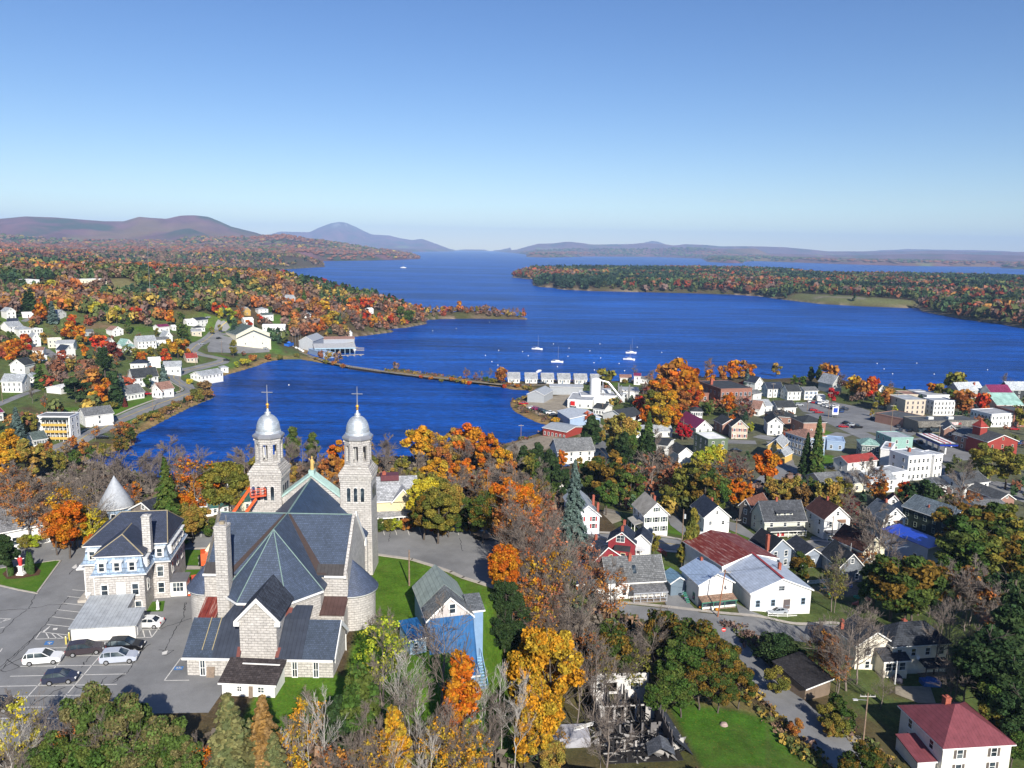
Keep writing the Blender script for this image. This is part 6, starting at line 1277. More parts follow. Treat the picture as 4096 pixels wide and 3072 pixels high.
house('maroon_roof_house', 'white gabled house with dark maroon roof behind the white two storey house', 'house', 'J', (985,470), (1180,492), 5.0, C=(808,445), peak=(1076,388), wall=WHT, roof=(.085,.025,.03), fw=1, fl=1, sw=1)
house('dark_green_house', 'long dark green house with slate blue gable roof', 'house', 'J', (1565,612), (1775,565), 6.0, C=(1252,465), peak=(1688,508), wall=(.035,.05,.042), roof=(.12,.15,.175), fw=2, fl=2, sw=5, wcol=(.25,.3,.25), ch=[(.2,.55,.8,.35)])
house('blue_roof_building', 'building with vivid blue low roof shaded by maples', 'house', 'J', (1385,845), (1535,800), 5.0, C=(1157,655), D=12, typ='shed', rise=.8, wall=(.34,.42,.55), roof=(.015,.05,.42), rmat='paint', fw=0, fl=1, sw=2)
house('grey_shingle_house', 'small grey shingled house with steep dark roof by the pole', 'house', 'J', (622,1003), (828,1000), 4.2, C=(470,880), D=9, peak=(735,893), wall=(.30,.33,.37), wmat='shingle', roof=(.045,.05,.055), fw=2, fl=1, sw=1)
house('cream_annex', 'small cream annex right of the grey shingled house', 'house', 'J', (815,965), (885,955), 3.2, D=5, peak=(850,925), wall=CREAM, roof=(.07,.04,.035), fw=1, fl=1, sw=0, attic=0)
# duplex and red roofed house, shed
e = house('cream_duplex', 'big cream two storey house with dark hip roof and two brick chimneys', 'house', 'H', (1080,603), (1568,572), 5.6, C=(760,470), D=10, typ='hip', rise=3.0, wall=(.80,.74,.62), roof=(.045,.05,.06), fw=4, fl=2, sw=3, ch=[(.38,.55,1.7,.7),(-.6,.9,1.2,.6)], wcol=WHT, skip=[(0,0),(1,0)])
W, D, hh, rise, f0 = dims(e); porch(e, W*.48, W*.92, 0, 2.4, f0+2.7, (.035,.038,.045), 3, True, pc=(.15,.13,.12)); block(e, -2.5, -1.5, 4.8, 3.5, 0, f0+3.6, 'shed', 1.4, (.80,.74,.62), 'siding', (.05,.052,.06), 'shingle', .35)
for x in (-1.6,-.2,1.2): window(e, x, -1.52, f0+1.6, 0, 1.1, 1.4, WHT, True)
block(e, -6.5, 1.2, 7.5, 6.5, 0, hh, 'gable', 2.4, (.80,.74,.62), 'siding', (.045,.05,.06), 'shingle', .4); window(e, -4, 1.18, f0+3.4, 0, .8, 1.3, WHT, True); window(e, -4, 1.18, f0+.8, 0, .8, 1.3, WHT, True)
m = MB(); m.lathe([(.01,0),(.35,.06),(.5,.22)], 0, 0, 12); o = m.build('satellite_dish', MT['white'], e); o.location = (W*.42, -.4, f0+3.3); o.rotation_euler = (1.2, 0, .3)
e = house('red_roof_house', 'white house with maroon metal hip roof and brown shutters', 'house', 'H', (1518,1477), (2108,1442), 5.2, C=(1142,1128), typ='hip', rise=3.4, wall=(.80,.77,.68), roof=(.19,.055,.065), rmat='metal', fw=2, fl=2, sw=2, sh=(.12,.10,.09), ch=[(.42,.62,2.2,.9)])
W, D, hh, rise, f0 = dims(e); block(e, -3.0, 1.0, 3.2, 5.4, 0, f0+2.3, 'shed', .8, (.75,.73,.68), 'siding', (.19,.055,.065), 'metal', .3)
for i in range(7): pass
e = house('dark_shed', 'dark sagging shed with black roof beside the lower road', 'shed', 'H', (325,965), (545,880), 2.4, C=(60,790), D=7, typ='shed', rise=1.4, wall=(.20,.15,.11), roof=(.03,.028,.03), fw=0, sw=0)
a, b, g = hit('H', 1400, 925, .3); m = MB(); m.prism([(-1.6,-.9),(1.6,-.9),(1.6,.9),(-1.6,.9)], 0, .9); m.lathe([(1.1,.9),(.8,1.2),(.01,1.3)], 0, 0, 10); o = m.build('tarp_pile', MT['plain'], None, (.04,.13,.38)); o.location = (a, b, g); tag(o, 'pile covered with crumpled blue tarp beside the duplex porch', 'tarp')
a, b, g = hit('H', 1118, 900, .3); m = MB(); m.lathe([(.9,0),(.95,.5),(.7,1.1),(.2,1.5),(.01,1.6)], 0, 0, 12); o = m.build('covered_grill', MT['plain'], None, (.04,.04,.06)); o.location = (a, b, g); tag(o, 'dark covered patio pile at the duplex wall left of the porch', 'cover')
# bare boulder on the lawn
a, b, g = hit('G', 1830, 1290, 0); bm = bmesh.new(); bmesh.ops.create_icosphere(bm, subdivisions=3, radius=.62)
for v in bm.verts: v.co *= .8+.35*float(vn(v.co.x*2+5, v.co.y*2+v.co.z*3+5, 3)); v.co.z *= .65
me = bpy.data.meshes.new('boulder'); bm.to_mesh(me); bm.free(); me.materials.append(MT['plain']); o = link('boulder', me, None, (.38,.28,.24), (a, b, g+.15)); tag(o, 'pinkish boulder lying on the lawn beside the burnt house', 'boulder')
# -- burnt house
k = 'G'; A_, B_ = Vector(hit(k, 690, 1170, 0)[:2]), Vector(hit(k, 1190, 1150, 0)[:2]); u = (B_-A_).normalized(); v = Vector((-u.y, u.x)); C_ = Vector(hit(k, 1640, 1659, 0)[:2]); zb = gz(*A_)-.2
e = thing('burnt_house', 'roofless burnt out white house with charred studs and debris', 'ruin', (A_.x, A_.y, zb), math.atan2(u.y, u.x)); W = (B_-A_).length; rr = random.Random(5)
CH = (.018,.017,.018)
def holed(nm, x0, x1, y, z0, z1, holes, mat, col, t=.12, seed=1):
	m = MB(); r = random.Random(seed); n = int((x1-x0)/.28); st = (x1-x0)/n
	for i in range(n):
		xa = x0+i*st; xb = xa+st; zt = z1-abs(r.gauss(0, .25)); zc = [(z0, zt)]
		for hx0, hx1, hz0, hz1 in holes:
			if xa < hx1 and xb > hx0: zc = [(p, min(q, hz0)) for p, q in zc]+[(max(p, hz1), q) for p, q in zc]
		for p, q in zc:
			if q > p+.02: m.box(xa, xb+.001, y, y+t, p, q)
	return m.build(nm, MT[mat], e, col)
holed('back_wall', 0, W, 1.5, 0, 5.8, [(1,1.9,2.9,4.1),(2.6,4.2,2.6,4.2),(W-2.6,W-1.6,2.9,4.1),(3,4.6,0,2.2)], 'siding', (.62,.60,.58))
for x in (1.45, W-2.1): window(e, x, 1.5, 2.9, 0, .85, 1.2, WHT, True)
for i, (x, y0, y1) in enumerate(((0,-6,1.5),(W,-12,1.5),(2.6,-3,1.4),(5.2,-4,1.4),(W*.7,-7,1.4))):
	m = MB(); y = y0
	while y < y1: h_ = rr.uniform(1.2, 4.6) if 0 < i else rr.uniform(2.5, 4.6); m.box(x-.07, x+.07, y, y+.12, 0, h_); y += .42
	if i in (0, 1): m.box(x-.05, x+.05, y0, y1, 0, 2.3 if i == 0 else 3.2)
	m.build('stud_wall', MT['plain'], e, CH if i > 1 else (.10,.09,.09))
for i, y in enumerate((-3.2, -7.2, -10.5)):
	holed('inner_wall', .2+i*.8, W-.2+i*1.2, y, 0, 3.2-i*.5, [(1.5+j*1.7, 2.5+j*1.7, .4, 2.9) for j in range(4)], 'plain', (.42,.40,.38) if i != 1 else (.16,.15,.15), seed=i+4)
m = MB()
for i in range(300):
	x, y, z = rr.uniform(-1, W+2), rr.uniform(-13, 1.3), rr.uniform(.1, 1.5); a = rr.uniform(0, 3.14); l_ = rr.uniform(.4, 2.8); d = Vector((math.cos(a)*l_, math.sin(a)*l_, rr.gauss(0, .6))); m.tube((x,y,z), (x+d.x,y+d.y,z+d.z), rr.uniform(.04,.12), None, 4)
m.build('charred_beams', MT['plain'], e, CH)['kind'] = 'stuff'
m = MB()
for i in range(130):
	x, y, z = rr.uniform(-1, W+2), rr.uniform(-13, 1.3), rr.uniform(.1, 1.3); s_ = rr.uniform(.15, .7); p = [(x+rr.gauss(0, s_), y+rr.gauss(0, s_), z+rr.gauss(0, .25)) for _ in range(4)]; m.slab(p, .04)
m.build('pale_debris', MT['plain'], e, (.30,.285,.27))['kind'] = 'stuff'
m = MB(); m.box(-.5, W+1.5, -13, 1.4, -.3, .25); m.build('floor', MT['plain'], e, (.03,.028,.028))
m = MB(); m.slab([(-9,-8.2,1.2),(-1.2,-6.5,2.2),(-.8,-5.6,2.2),(-9,-7.4,1.2)], .1); m.slab([(-9,-6,.5),(-4,-5.2,.8),(-4,-4.6,.8),(-9,-5.2,.5)], .1); m.build('fallen_roof_edge', MT['white'], e)
m = MB(); m.slab([(W+.4,-12,3.0),(W+3.2,-12,.4),(W+2.2,1.2,.4),(W+.1,1.2,3.4)], .12); m.build('sagging_roof', MT['shingle'], e, (.05,.055,.07))
m = MB(); m.slab([(W-4,-13.5,1.6),(W-2,-13.5,2.8),(W-1.5,-10.5,2.8),(W-3.5,-10.5,1.6)], .12); m.slab([(W-2,-13.5,2.8),(W,-13.5,1.6),(W+.5,-10.5,1.6),(W-1.5,-10.5,2.8)], .12); m.build('porch_roof', MT['shingle'], e, (.12,.13,.15))
m = MB(); m.box(-8.5,-2,-9,-5.5,0,1.8); m.build('annex_wall', MT['siding'], e, (.4,.4,.44))
# -- poles, wires, signs
def pole(k, x, y, h, lab, arm=1, lamp=False, lean=(0,0), col=(.24,.17,.12), z=None, group='utility poles'):
	if z is None: a, b, g = hit(k, x, y, 0)
	else: (a, b), g = Zp(k, x, y, z), z
	e = thing('utility_pole', lab, 'utility pole', (a, b, g), 0, group); m = MB(); m.tube((0,0,-.5), (lean[0],lean[1],h), .15, .1, 8); m.build('pole', MT['bark'], e, col)
	top = Vector((lean[0], lean[1], h))
	if arm: m = MB(); m.slab([(top.x-1.2,top.y-.05,h-.5),(top.x+1.2,top.y-.05,h-.5),(top.x+1.2,top.y+.05,h-.5),(top.x-1.2,top.y+.05,h-.5)], .12); [m.tube((top.x+q,top.y,h-.5), (top.x+q,top.y,h-.25), .05, .03, 5) for q in (-1.1,-.4,.4,1.1)]; m.build('crossarm', MT['plain'], e, (.45,.43,.4))
	if lamp: m = MB(); m.tube((top.x,top.y,h-1.2), (top.x-1.9,top.y-.5,h-.8), .04); m.build('lamp_arm', MT['chrome'], e); m = MB(); m.slab([(top.x-2.5,top.y-.75,h-.72),(top.x-1.8,top.y-.75,h-.72),(top.x-1.8,top.y-.4,h-.72),(top.x-2.5,top.y-.4,h-.72)], .15); m.build('lamp_head', MT['plain'], e, (.5,.5,.5))
	return Vector((a, b, g))+top
def wire(a, b, sag=.6, n=14, r=.022, lab='thin overhead wire between utility poles'):
	m = MB(); p = None
	for i in range(n+1):
		t = i/n; q = a.lerp(b, t)-Vector((0, 0, sag*4*t*(1-t)))
		if p is not None: m.tube(p, q, r, r, 3, cap=False)
		p = q
	tag(m.build('overhead_wire', MT['rubber']), lab, 'wire', 'overhead wires')
p1 = pole('D', 512, 955, 6.2, 'plain wooden pole on the lawn between church and blue house', 0, z=33)
p2 = pole('H', 820, 1445, 8.5, 'tall utility pole with white crossarm and lamp above the lower road', 1, True)
p3 = pole('G', 1775, 355, 10.5, 'leaning reddish utility pole in front of the screened porch house', 1, lean=(1.0,0), col=(.30,.13,.07))
p4 = pole('I', 1140, 800, 9.5, 'utility pole with grey transformer beside the white house with tan roof', 0)
p5 = pole('I', 1603, 778, 6.5, 'short utility pole behind the rusty barn', 1); p6 = pole('I', 248, 830, 10, 'dark utility pole left of the maroon house', 1); p7 = pole('J', 545, 805, 8, 'dark utility pole by the porch of the brown roofed house', 1)
p8 = pole('J', 690, 1120, 9.5, 'grey utility pole in front of the grey shingled house', 0, col=(.3,.3,.3)); p9 = pole('L', 365, 1110, 9, 'grey pole standing beside two dark spruces downtown', 0, col=(.35,.35,.35)); p10 = pole('H', 1095, 935, 4.5, 'white post at the duplex yard edge', 0, col=(.6,.6,.6))
m = MB(); m.tube((p4.x+.4,p4.y,p4.z-2.6), (p4.x+.4,p4.y,p4.z-1.4), .3, .3, 10); o = m.build('transformer', MT['plain'], None, (.5,.52,.52)); tag(o, 'grey transformer can hung on the pole by the tan roofed house', 'transformer')
Z0 = Vector((0,0,-.4))
for a, b, l_ in ((p6, p4, 'wire over the street between the maroon house and the transformer pole'), (p4, p5, 'wire from the transformer pole to the pole behind the rusty barn'), (p5, p7, 'wire from the barn pole to the brown roofed house'), (p3, p2, 'wire from the leaning red pole down to the lower road pole'), (p3, p8, 'wire from the leaning red pole over the white barn')):
	wire(a+Z0, b+Z0, 1.0, lab=l_); wire(a+Z0+Vector((.9,0,0)), b+Z0+Vector((.9,0,0)), 1.1, lab=l_)
far_ = Vector((*Zp('I', -60, 880, 22), 22)); wire(p3-Vector((0,0,1.2)), far_, 1.4, lab='long wire crossing above the skylight house'); wire(p3-Vector((0,0,2.4)), far_-Vector((0,0,2.0)), 1.4, lab='lower long wire crossing above the skylight house')
a, b, g = hit('G', 1822, 570, 0); sg = thing('do_not_enter_sign', 'round red do not enter sign on a post at the lower road corner', 'sign', (a, b, g)); m = MB(); m.tube((0,0,-.3), (0,0,2.9), .04); m.build('post', MT['chrome'], sg); m = MB(); m.tube((0,-.05,2.6), (0,-.08,2.6), .42, .42, 20); m.build('disc', MT['paint'], sg, (.65,.03,.03)); m = MB(); m.box(-.3,.3,-.10,-.085,2.53,2.67); m.build('white_bar', MT['white'], sg)
# -- town centre (middle distance)
CC = dict(w=WHT, c=CREAM, t=(.55,.48,.38), g=(.42,.43,.42), b=(.30,.40,.55), k=(.05,.055,.06), n=NAVY, s=SILV, l=LGREY, r=(.30,.05,.04), p=(.20,.03,.09), y=(.66,.42,.12), e=(.12,.16,.10), m=(.10,.13,.12), o=(.30,.17,.13), q=(.17,.175,.18), d=(.09,.095,.10), v=(.26,.42,.37), f=(.36,.38,.40), a=(.25,.22,.17), x=(.25,.12,.09))
def row(s, **kw):
	"""name|label|crop|eaves left|eaves right|wall height|type|peak or rise|depth or back corner|wall,roof|front,floors,side"""
	f = [q.strip() for q in s.split('|')]; pt = lambda q: tuple(float(v) for v in q.split(','))
	ty = dict(g='gable', e='eave', h='hip', f='flat', s='shed')[f[6]]; a = {}
	if ',' in f[7]: a['peak'] = pt(f[7])
	elif f[7]: a['rise'] = float(f[7])
	if ',' in f[8]: a['C'] = pt(f[8])
	else: a['D'] = float(f[8])
	wc, rc_ = f[9][0], f[9][1]; n = pt(f[10]) if len(f) > 10 and f[10] else (2, 2, 2)
	rm = {'f': 'flat', 'm': 'metal', 's': 'shingle'}[f[9][2]] if len(f[9]) > 2 else ('flat' if ty == 'flat' else 'shingle')
	lab = f[1]; cat = kw.pop('cat', None) or ('building' if any(t in f[0] for t in ('building','store','factory','warehouse','school','office','market','hall','hotel','mall')) else 'house' if 'house' in f[0] or 'cottage' in f[0] else f[0].replace('_', ' '))
	return house(f[0], lab, cat, f[2], pt(f[3]), pt(f[4]), float(f[5]), typ=ty, wall=CC[wc], roof=CC[rc_], rmat=rm, fw=int(n[0]), fl=int(n[1]), sw=int(n[2]), det=False, **a, **kw)
# ground sheets
road('L:-60,1290 60,1180 140,1090 110,1000;L:90,930 60,900', 8); road('L:-100,850 60,880 350,900 560,860 660,830', 8); road('L:380,660 520,710 700,790 900,880 1150,960', 9); road('L:1200,960 1450,1120 1600,1190 1900,1260 2100,1340 2300,1420', 9)
road('K:1560,700 1800,790 2212,800', 7); road('K:60,900 120,840 250,770', 6, mat='gravel')
drape('parking_lot', GP('L:235,570 420,545 560,555 780,600 930,650 900,690 640,690 500,680 300,640'), 'asphalt', .08, 5); drape('parking_lot', GP('L:470,700 900,680 1180,770 1310,820 1220,860 880,820 640,790'), 'asphalt', .08, 5)
drape('parking_lot', GP('L:1230,880 1520,830 1800,930 1860,1000 1740,1060 1510,1080'), 'asphalt', .08, 5); drape('parking_lot', GP('L:60,1060 200,1080 330,1180 400,1200 250,1230 80,1180'), 'asphalt', .09, 5); drape('parking_lot', GP('L:1950,1240 2300,1290 2300,1360 2150,1330'), 'asphalt', .08, 5)
drape('factory_yard', GP('K:250,425 480,400 640,370 610,440 600,500 780,590 900,660 820,700 640,600 500,560 340,565 170,470'), 'gravel', .1, 5)
R = row
R('white_dormer_house|wide white house with grey and rust stained roof and two dormers|K|500,878|812,862|5|e|455,768|10|wq|4,2,1')
R('grey_flat_building|low building with flat grey roof between dark pines|K|815,880|1000,862|3|s|1|12|wq|2,1,0')
R('red_front_store|long store with grey metal roof and dark red front|K|372,668|572,706|4|e|1.2|14|rfm|6,1,0', side='r')
R('blue_metal_building|blue building with silver metal roof beside the bay|K|498,525|605,592|4.5|e|1.4|16|bsm|0,1,0')
R('grey_warehouse|grey metal warehouse with light ridge roof at the edge of the bay|K|237,377|380,389|5|g|305,350|478,348|ffm|0,1,0', attic=0)
R('long_grey_warehouse|long grey metal warehouse behind the factory yard|K|432,315|715,322|5|e|.9|9|ffm|0,1,0')
R('white_factory|white factory building with flat pale roof|K|585,428|800,440|4.5|f||22|wlf|3,1,0')
R('white_factory_block|taller white factory block behind the silo|K|700,395|1000,400|5|f||14|wlf|2,1,0'); R('white_long_factory|long white factory roof behind the orange maples|K|1040,352|1200,356|4.5|e|1|14|wlm|0,1,0')
R('dark_roof_office|white office with dark shingle roof below the silo|K|805,500|900,512|3.5|e|1.8|11|wk|4,1,0'); R('white_gabled_factory|white building with low dark gable beside the dark roofed office|K|890,545|1080,590|3|g|990,520|14|wkm|0,1,0', attic=0)
G6 = 'row of lakeside cottages'
for i, (x, w_, lab) in enumerate(((67,106,'leftmost of six identical lakeside cottages, next to orange shoreline trees'),(217,107,'second lakeside cottage from the left in the row of six'),(359,107,'third lakeside cottage from the left in the row of six'),(501,108,'fourth lakeside cottage from the left in the row of six'),(644,110,'fifth lakeside cottage from the left in the row of six'),(789,112,'rightmost lakeside cottage beside the green willow'))):
	R('lakeside_cottage|%s|K|%d,%d|%d,%d|3|e|%d,%d|9|wl|3,1,0' % (lab, x+3, 246+i*2, x+w_-3, 247+i*2, x+5, 191+i*3), group=G6, dr=(.35,(.2,.25,.3)))
R('white_boathouse|small white boathouse with brown roof at the lake shore|K|1040,238|1135,240|3|e|1.6|7|wo|2,1,1'); R('maroon_roof_cottage|narrow white cottage with maroon roof at the lake shore|K|1160,222|1215,224|6|e|1.4|6|wp|1,2,0'); R('low_white_cottage|low white cottage right of the maroon roofed cottage|K|1216,250|1295,252|3|e|1.3|6|wq|2,1,0')
R('brick_school|large brick school with flat dark roof and tall chimney|K|1910,338|2180,330|9.5|f||1742,268|xkf|7,2,6', wmat='brick', ch=[(.1,.55,3.5,1.4)], wcol=(.5,.55,.6), wd=(1.2,1.9)); R('brick_school_wing|low brick wing left of the school|K|1700,372|1850,374|5|f||14|xkf|3,1,1', wmat='brick', wd=(1.2,1.9))
R('white_porch_house|white house with dark flat hip roof and glazed upper porch|K|1652,528|1750,532|5.5|h|1.5|1588,498|wk|5,2,2'); R('purple_roof_house|white house with purple metal roof behind the crimson maple|K|1695,672|1832,668|5.5|g|1765,608|1545,590|wpm|2,2,4')
R('green_flat_house|green three storey flat roofed house with white cornice|K|1800,775|1972,768|8.5|f||1690,712|ewf|2,3,3', ch=[]); R('beige_house|beige house with dark red shutters and black roof|K|2005,658|2142,662|6|g|2068,602|1925,632|tk|3,2,2', sh=(.3,.04,.04), dr=(.2,(.3,.25,.2))); R('dark_row_house|long dark house with black roof left of the beige house|K|1850,600|1925,640|5|e|2.4|8|ok|2,2,0')
R('white_chapel_house|white gabled house with black roof and white panel on its front|K|1545,893|1665,887|6|g|1605,842|1480,845|wk|0,1,2', attic=0); R('slate_wing_house|slate roofed rear house attached behind the white gabled house|K|1440,828|1505,770|5|g|1495,762|1350,785|wk|0,2,2'); R('long_shed_building|long low building with pale grey roof right of the dark pine|K|1170,705|1490,700|3|e|2|9|wf|5,1,0')
for i, (a, b, y, pk, l_) in enumerate(((0,130,442,385,'leftmost of three white houses above the town car park'),(172,285,465,408,'middle one of three white houses above the town car park'),(318,432,460,425,'rightmost white house above the car park with blue shutters'))): R('white_town_house|%s|L|%d,%d|%d,%d|5.5|e|%d,%d|8|w%s|%s' % (l_, a, y, b, y-2, a+8, pk, 'nkq'[i], '3,2,2'), sh=(.1,.2,.4) if i == 2 else None)
R('small_white_garage|little white garage with flat roof right of three white houses|L|430,505|498,508|3|f||6|wl|0,1,0', cat='garage'); R('dark_roof_cottage|small cottage with dark roof left of the town car park|L|85,605|242,600|3.5|e|75,545|9|wk|3,1,1'); R('dark_hip_house|brick house with dark hip roof and white trim downtown|L|310,735|500,732|5.5|h|2.2|12|ok|4,1,2', wmat='brick'); R('dark_low_house|low dark roofed house left of the brick hip roofed house|L|70,680|225,690|3.5|h|1.8|9|ok|2,1,1')
R('large_tan_roof_building|large blue grey building with tan hip roof beside two dark spruces|L|330,868|500,850|8.5|h|2.2|172,812|bo|5,3,6'); R('yellow_house|yellow orange house with grey roof in two steps|L|0,925|125,942|6.5|g|55,880|12|yf|2,2,1', group=None); R('yellow_ell_house|lower yellow orange ell in front of the yellow house|L|50,1000|146,1018|3.5|g|90,965|8|yf|1,1,0')
R('white_bay_house|white house with dark roof and bay window at the downtown corner|L|0,735|132,742|6|g|62,690|12|wk|2,2,1'); R('tan_apartment_building|tan three storey flat roofed apartment block|L|1190,542|1365,540|8|f||1130,495|tff|4,3,1', wcol=(.5,.4,.38)); R('white_apartment_building|white apartment block with tree shadows on its wall|L|1437,548|1620,546|8|f||1372,520|wff|6,3,3')
e = R('supermarket_store|long low dark roofed store with grey shingled front band and red lettering|L|1300,728|1822,718|5.5|f||1172,685|adf|0,1,0'); W, D, hh, rise, f0 = dims(e)
m = MB(); m.slab([(-.6,-1.4,hh-2.3),(W,-1.4,hh-2.3),(W,-.2,hh+.3),(-.6,-.2,hh+.3)], .2); m.build('front_band', MT['shingle'], e, (.17,.16,.14)); m = MB(); m.box(0,W,-.05,0,f0+.3,hh-2.4); m.build('shop_window', MT['glass'], e)
m = MB(); m.box(W*.42,W*.62,-1.6,-1.45,hh-1.6,hh-.3); sb = m.build('shop_sign', MT['plain'], e, (.75,.7,.68)); t = text('FAMILY DOLLAR', 1.35, MT['paint'], e, color=(.6,.02,.02)); t.location = (W*.52, -1.64, hh-.95); t.rotation_euler = (math.pi/2, 0, 0)
for x, y in ((.3,.45),(.62,.4)): m = MB(); m.box(W*x-1.4,W*x+1.4,D*y-1,D*y+1,hh,hh+1.3); m.build('roof_unit', MT['plain'], e, (.55,.55,.53))
R('brick_side_store|lower brick store with dark flat roof left of the long store|L|930,655|1170,705|4.5|f||16|odf|0,1,0'); R('white_office_building|white flat roofed office with a row of windows behind the red mall|L|1935,665|2130,655|6.5|f||1742,622|wlf|6,2,6'); R('brick_corner_building|brick building with dark flat roof at the right edge|L|2130,640|2260,640|8|f||14|xdf|3,2,0', wmat='brick')
e = R('red_mall_building|red gabled shopping building with stone pillars and brown roof|L|1900,900|2160,893|7|g|2035,842|1790,840|rd|3,2,0', attic=1, wcol=(.5,.42,.3)); R('mall_wing_building|long brown roofed wing of the red shopping building|L|1600,830|1890,905|6|e|3|12|oq|5,2,0'); R('mall_end_building|dark gabled end of the shopping building|L|1525,790|1635,800|6.5|g|1570,755|12|oq|1,2,0')
e = R('clock_cupola|small red cupola with orange pyramid roof on the shopping building|L|1838,775|1898,772|11.5|h|3|4|rr|0,1,0', cat='cupola')
e = R('gas_canopy|blue edged petrol station canopy with red and white stripes|L|1488,920|1642,922|5|f||1225,828|nwf|0,1,0', cat='canopy'); W, D, hh, rise, f0 = dims(e)
for o in e.children:
	if o.name.startswith('wall'): bpy.data.objects.remove(o)
m = MB(); m.box(-.1,W+.1,-.1,D+.1,hh-.9,hh-.02); m.build('fascia', MT['paint'], e, (.01,.03,.30)); m = MB(); [m.box(W*q, W*q+.5, 1, D-1, hh+.06, hh+.3) for q in (.3,.62)]; m.build('red_roof_stripe', MT['paint'], e, (.6,.03,.02)); m = MB(); [m.box(W*.5-.3,W*.5+.3,D*q-.3,D*q+.3,0,hh-.9) for q in (.12,.37,.62,.88)]; m.build('columns', MT['white'], e)
R('green_flat_building|pale green two storey building with grey flat roof by the pumps|L|1068,868|1255,866|6|f||890,815|vff|2,2,3'); R('green_hip_building|grey green building with hip roof and white glazed bay|L|812,925|970,935|6|h|2|655,875|mv|4,2,3'); R('blue_low_building|low bright blue building between tan and green roofs|L|512,892|665,905|4|f||10|bbf|2,1,0')
R('white_flats_building|white three storey flats with dark balconies and flat roof|L|1218,1028|1442,1012|9.5|f||1062,972|wff|6,3,2', ch=[(.45,.6,1.5,.9)]); R('white_flats_bay|projecting right bay of the white three storey flats|L|1440,1020|1515,1008|9.5|f||6|wff|2,3,0'); R('white_rear_flats_building|lower white flat roofed block behind the three storey flats|L|975,960|1062,972|7|f||14|wff|0,1,0', ch=[(.7,.4,1.5,.9)])
R('red_roof_cottage|small white house with rust red metal roof left of the white flats|L|690,1082|945,1052|4.5|e|690,1018|7|wrm|3,2,1'); R('white_flat_house|white flat roofed house in front of the white flats|L|1062,1175|1205,1152|5.5|f||965,1120|wff|2,2,1'); R('grey_roof_row_building|long grey roofed row behind bare trees|L|480,1270|870,1245|3.5|e|2.6|11|cq|6,1,0'); R('white_yard_house|white house beside the long grey roofed row|L|890,1240|1105,1222|4.5|e|2|8|wf|3,2,0')
R('white_porch_cottage|white cottage with small gable right of the flats|L|1480,1275|1640,1268|3.5|e|1450,1205|8|wq|3,1,1'); R('large_white_house|large white house with dark slate roof by the streetlamp|L|1700,1265|1910,1240|5.5|e|1690,1165|10|wd|4,2,1'); R('slate_cross_house|house with crossing slate roofs at the right edge|L|1830,1465|2080,1462|4|e|1790,1400|9|wq|3,1,1'); R('dark_gable_house|dark roofed building with white gable edge at the right edge|L|1995,1400|2130,1392|4|g|2060,1350|16|od|1,1,1')
R('victorian_lake_house|grey green lake house with many silver gables|L|1650,455|1860,448|5.5|e|1690,385|9|gs|4,2,1', ch=[(.75,.3,1.5,.8)]); R('purple_roof_lake_house|white lake house with purple roof and gabled front|L|1930,480|2110,478|5|e|1915,408|10|wp|4,2,1'); R('dark_lake_house|dark lake house with silver roof at the far right edge|L|2090,450|2260,450|6|e|2090,380|10|ks|3,2,1'); R('green_roof_hall|hall with long pale green curved roof|L|1980,580|2205,582|5|e|1800,475|18|tvf|5,1,0')
R('hidden_white_house|white gable peeking between autumn trees by the lake|L|955,450|1010,446|5|g|985,410|8|wk|1,1,0'); R('tree_shaded_house|cream house half hidden by orange maples downtown|L|935,530|1010,535|5|g|970,480|8|co|1,1,0')
R('dormer_house|pale house with grey roof and small white dormer by the town maples|U|545,305|655,300|4|e|560,248|10|wf|3,1,1'); R('black_hip_house|low house with black hip roof beside the town car park|U|680,390|850,385|3.5|h|2.2|10|ok|3,1,1'); R('lake_gable_house|white gabled house between blue spruce and lake|U|510,108|575,100|5|g|540,60|8|wn|1,2,1'); R('brown_ridge_house|house with brownish shingle roof left of the pale dormered one|U|470,320|545,330|4|e|480,252|9|wo|2,1,1')
R('flat_shore_store|long tan roofed flat store behind the tan apartment block|L|1180,492|1300,495|4|f||12|toh|3,1,0'.replace('toh','tof')); R('grey_shore_store|pale flat roofed block behind the white apartment block|L|1375,500|1600,498|5|f||12|wlf|5,1,0'); R('lakeside_low_building|low grey building by the lake right of the orange maples|L|1300,480|1420,478|4|f||10|glf|3,1,0')
R('white_lane_house|white house beside the brown school maple|K|2190,380|2260,370|4|e|1.6|7|wq|1,1,0'); R('small_barn|small white barn roof beside the dark pines|K|510,1165|575,1162|2.5|g|545,1140|6|wk|0,1,0', cat='barn'); R('church_hall|grey gabled church roof by the lake|L|560,400|640,395|6|g|605,330|12|gf|0,1,0')
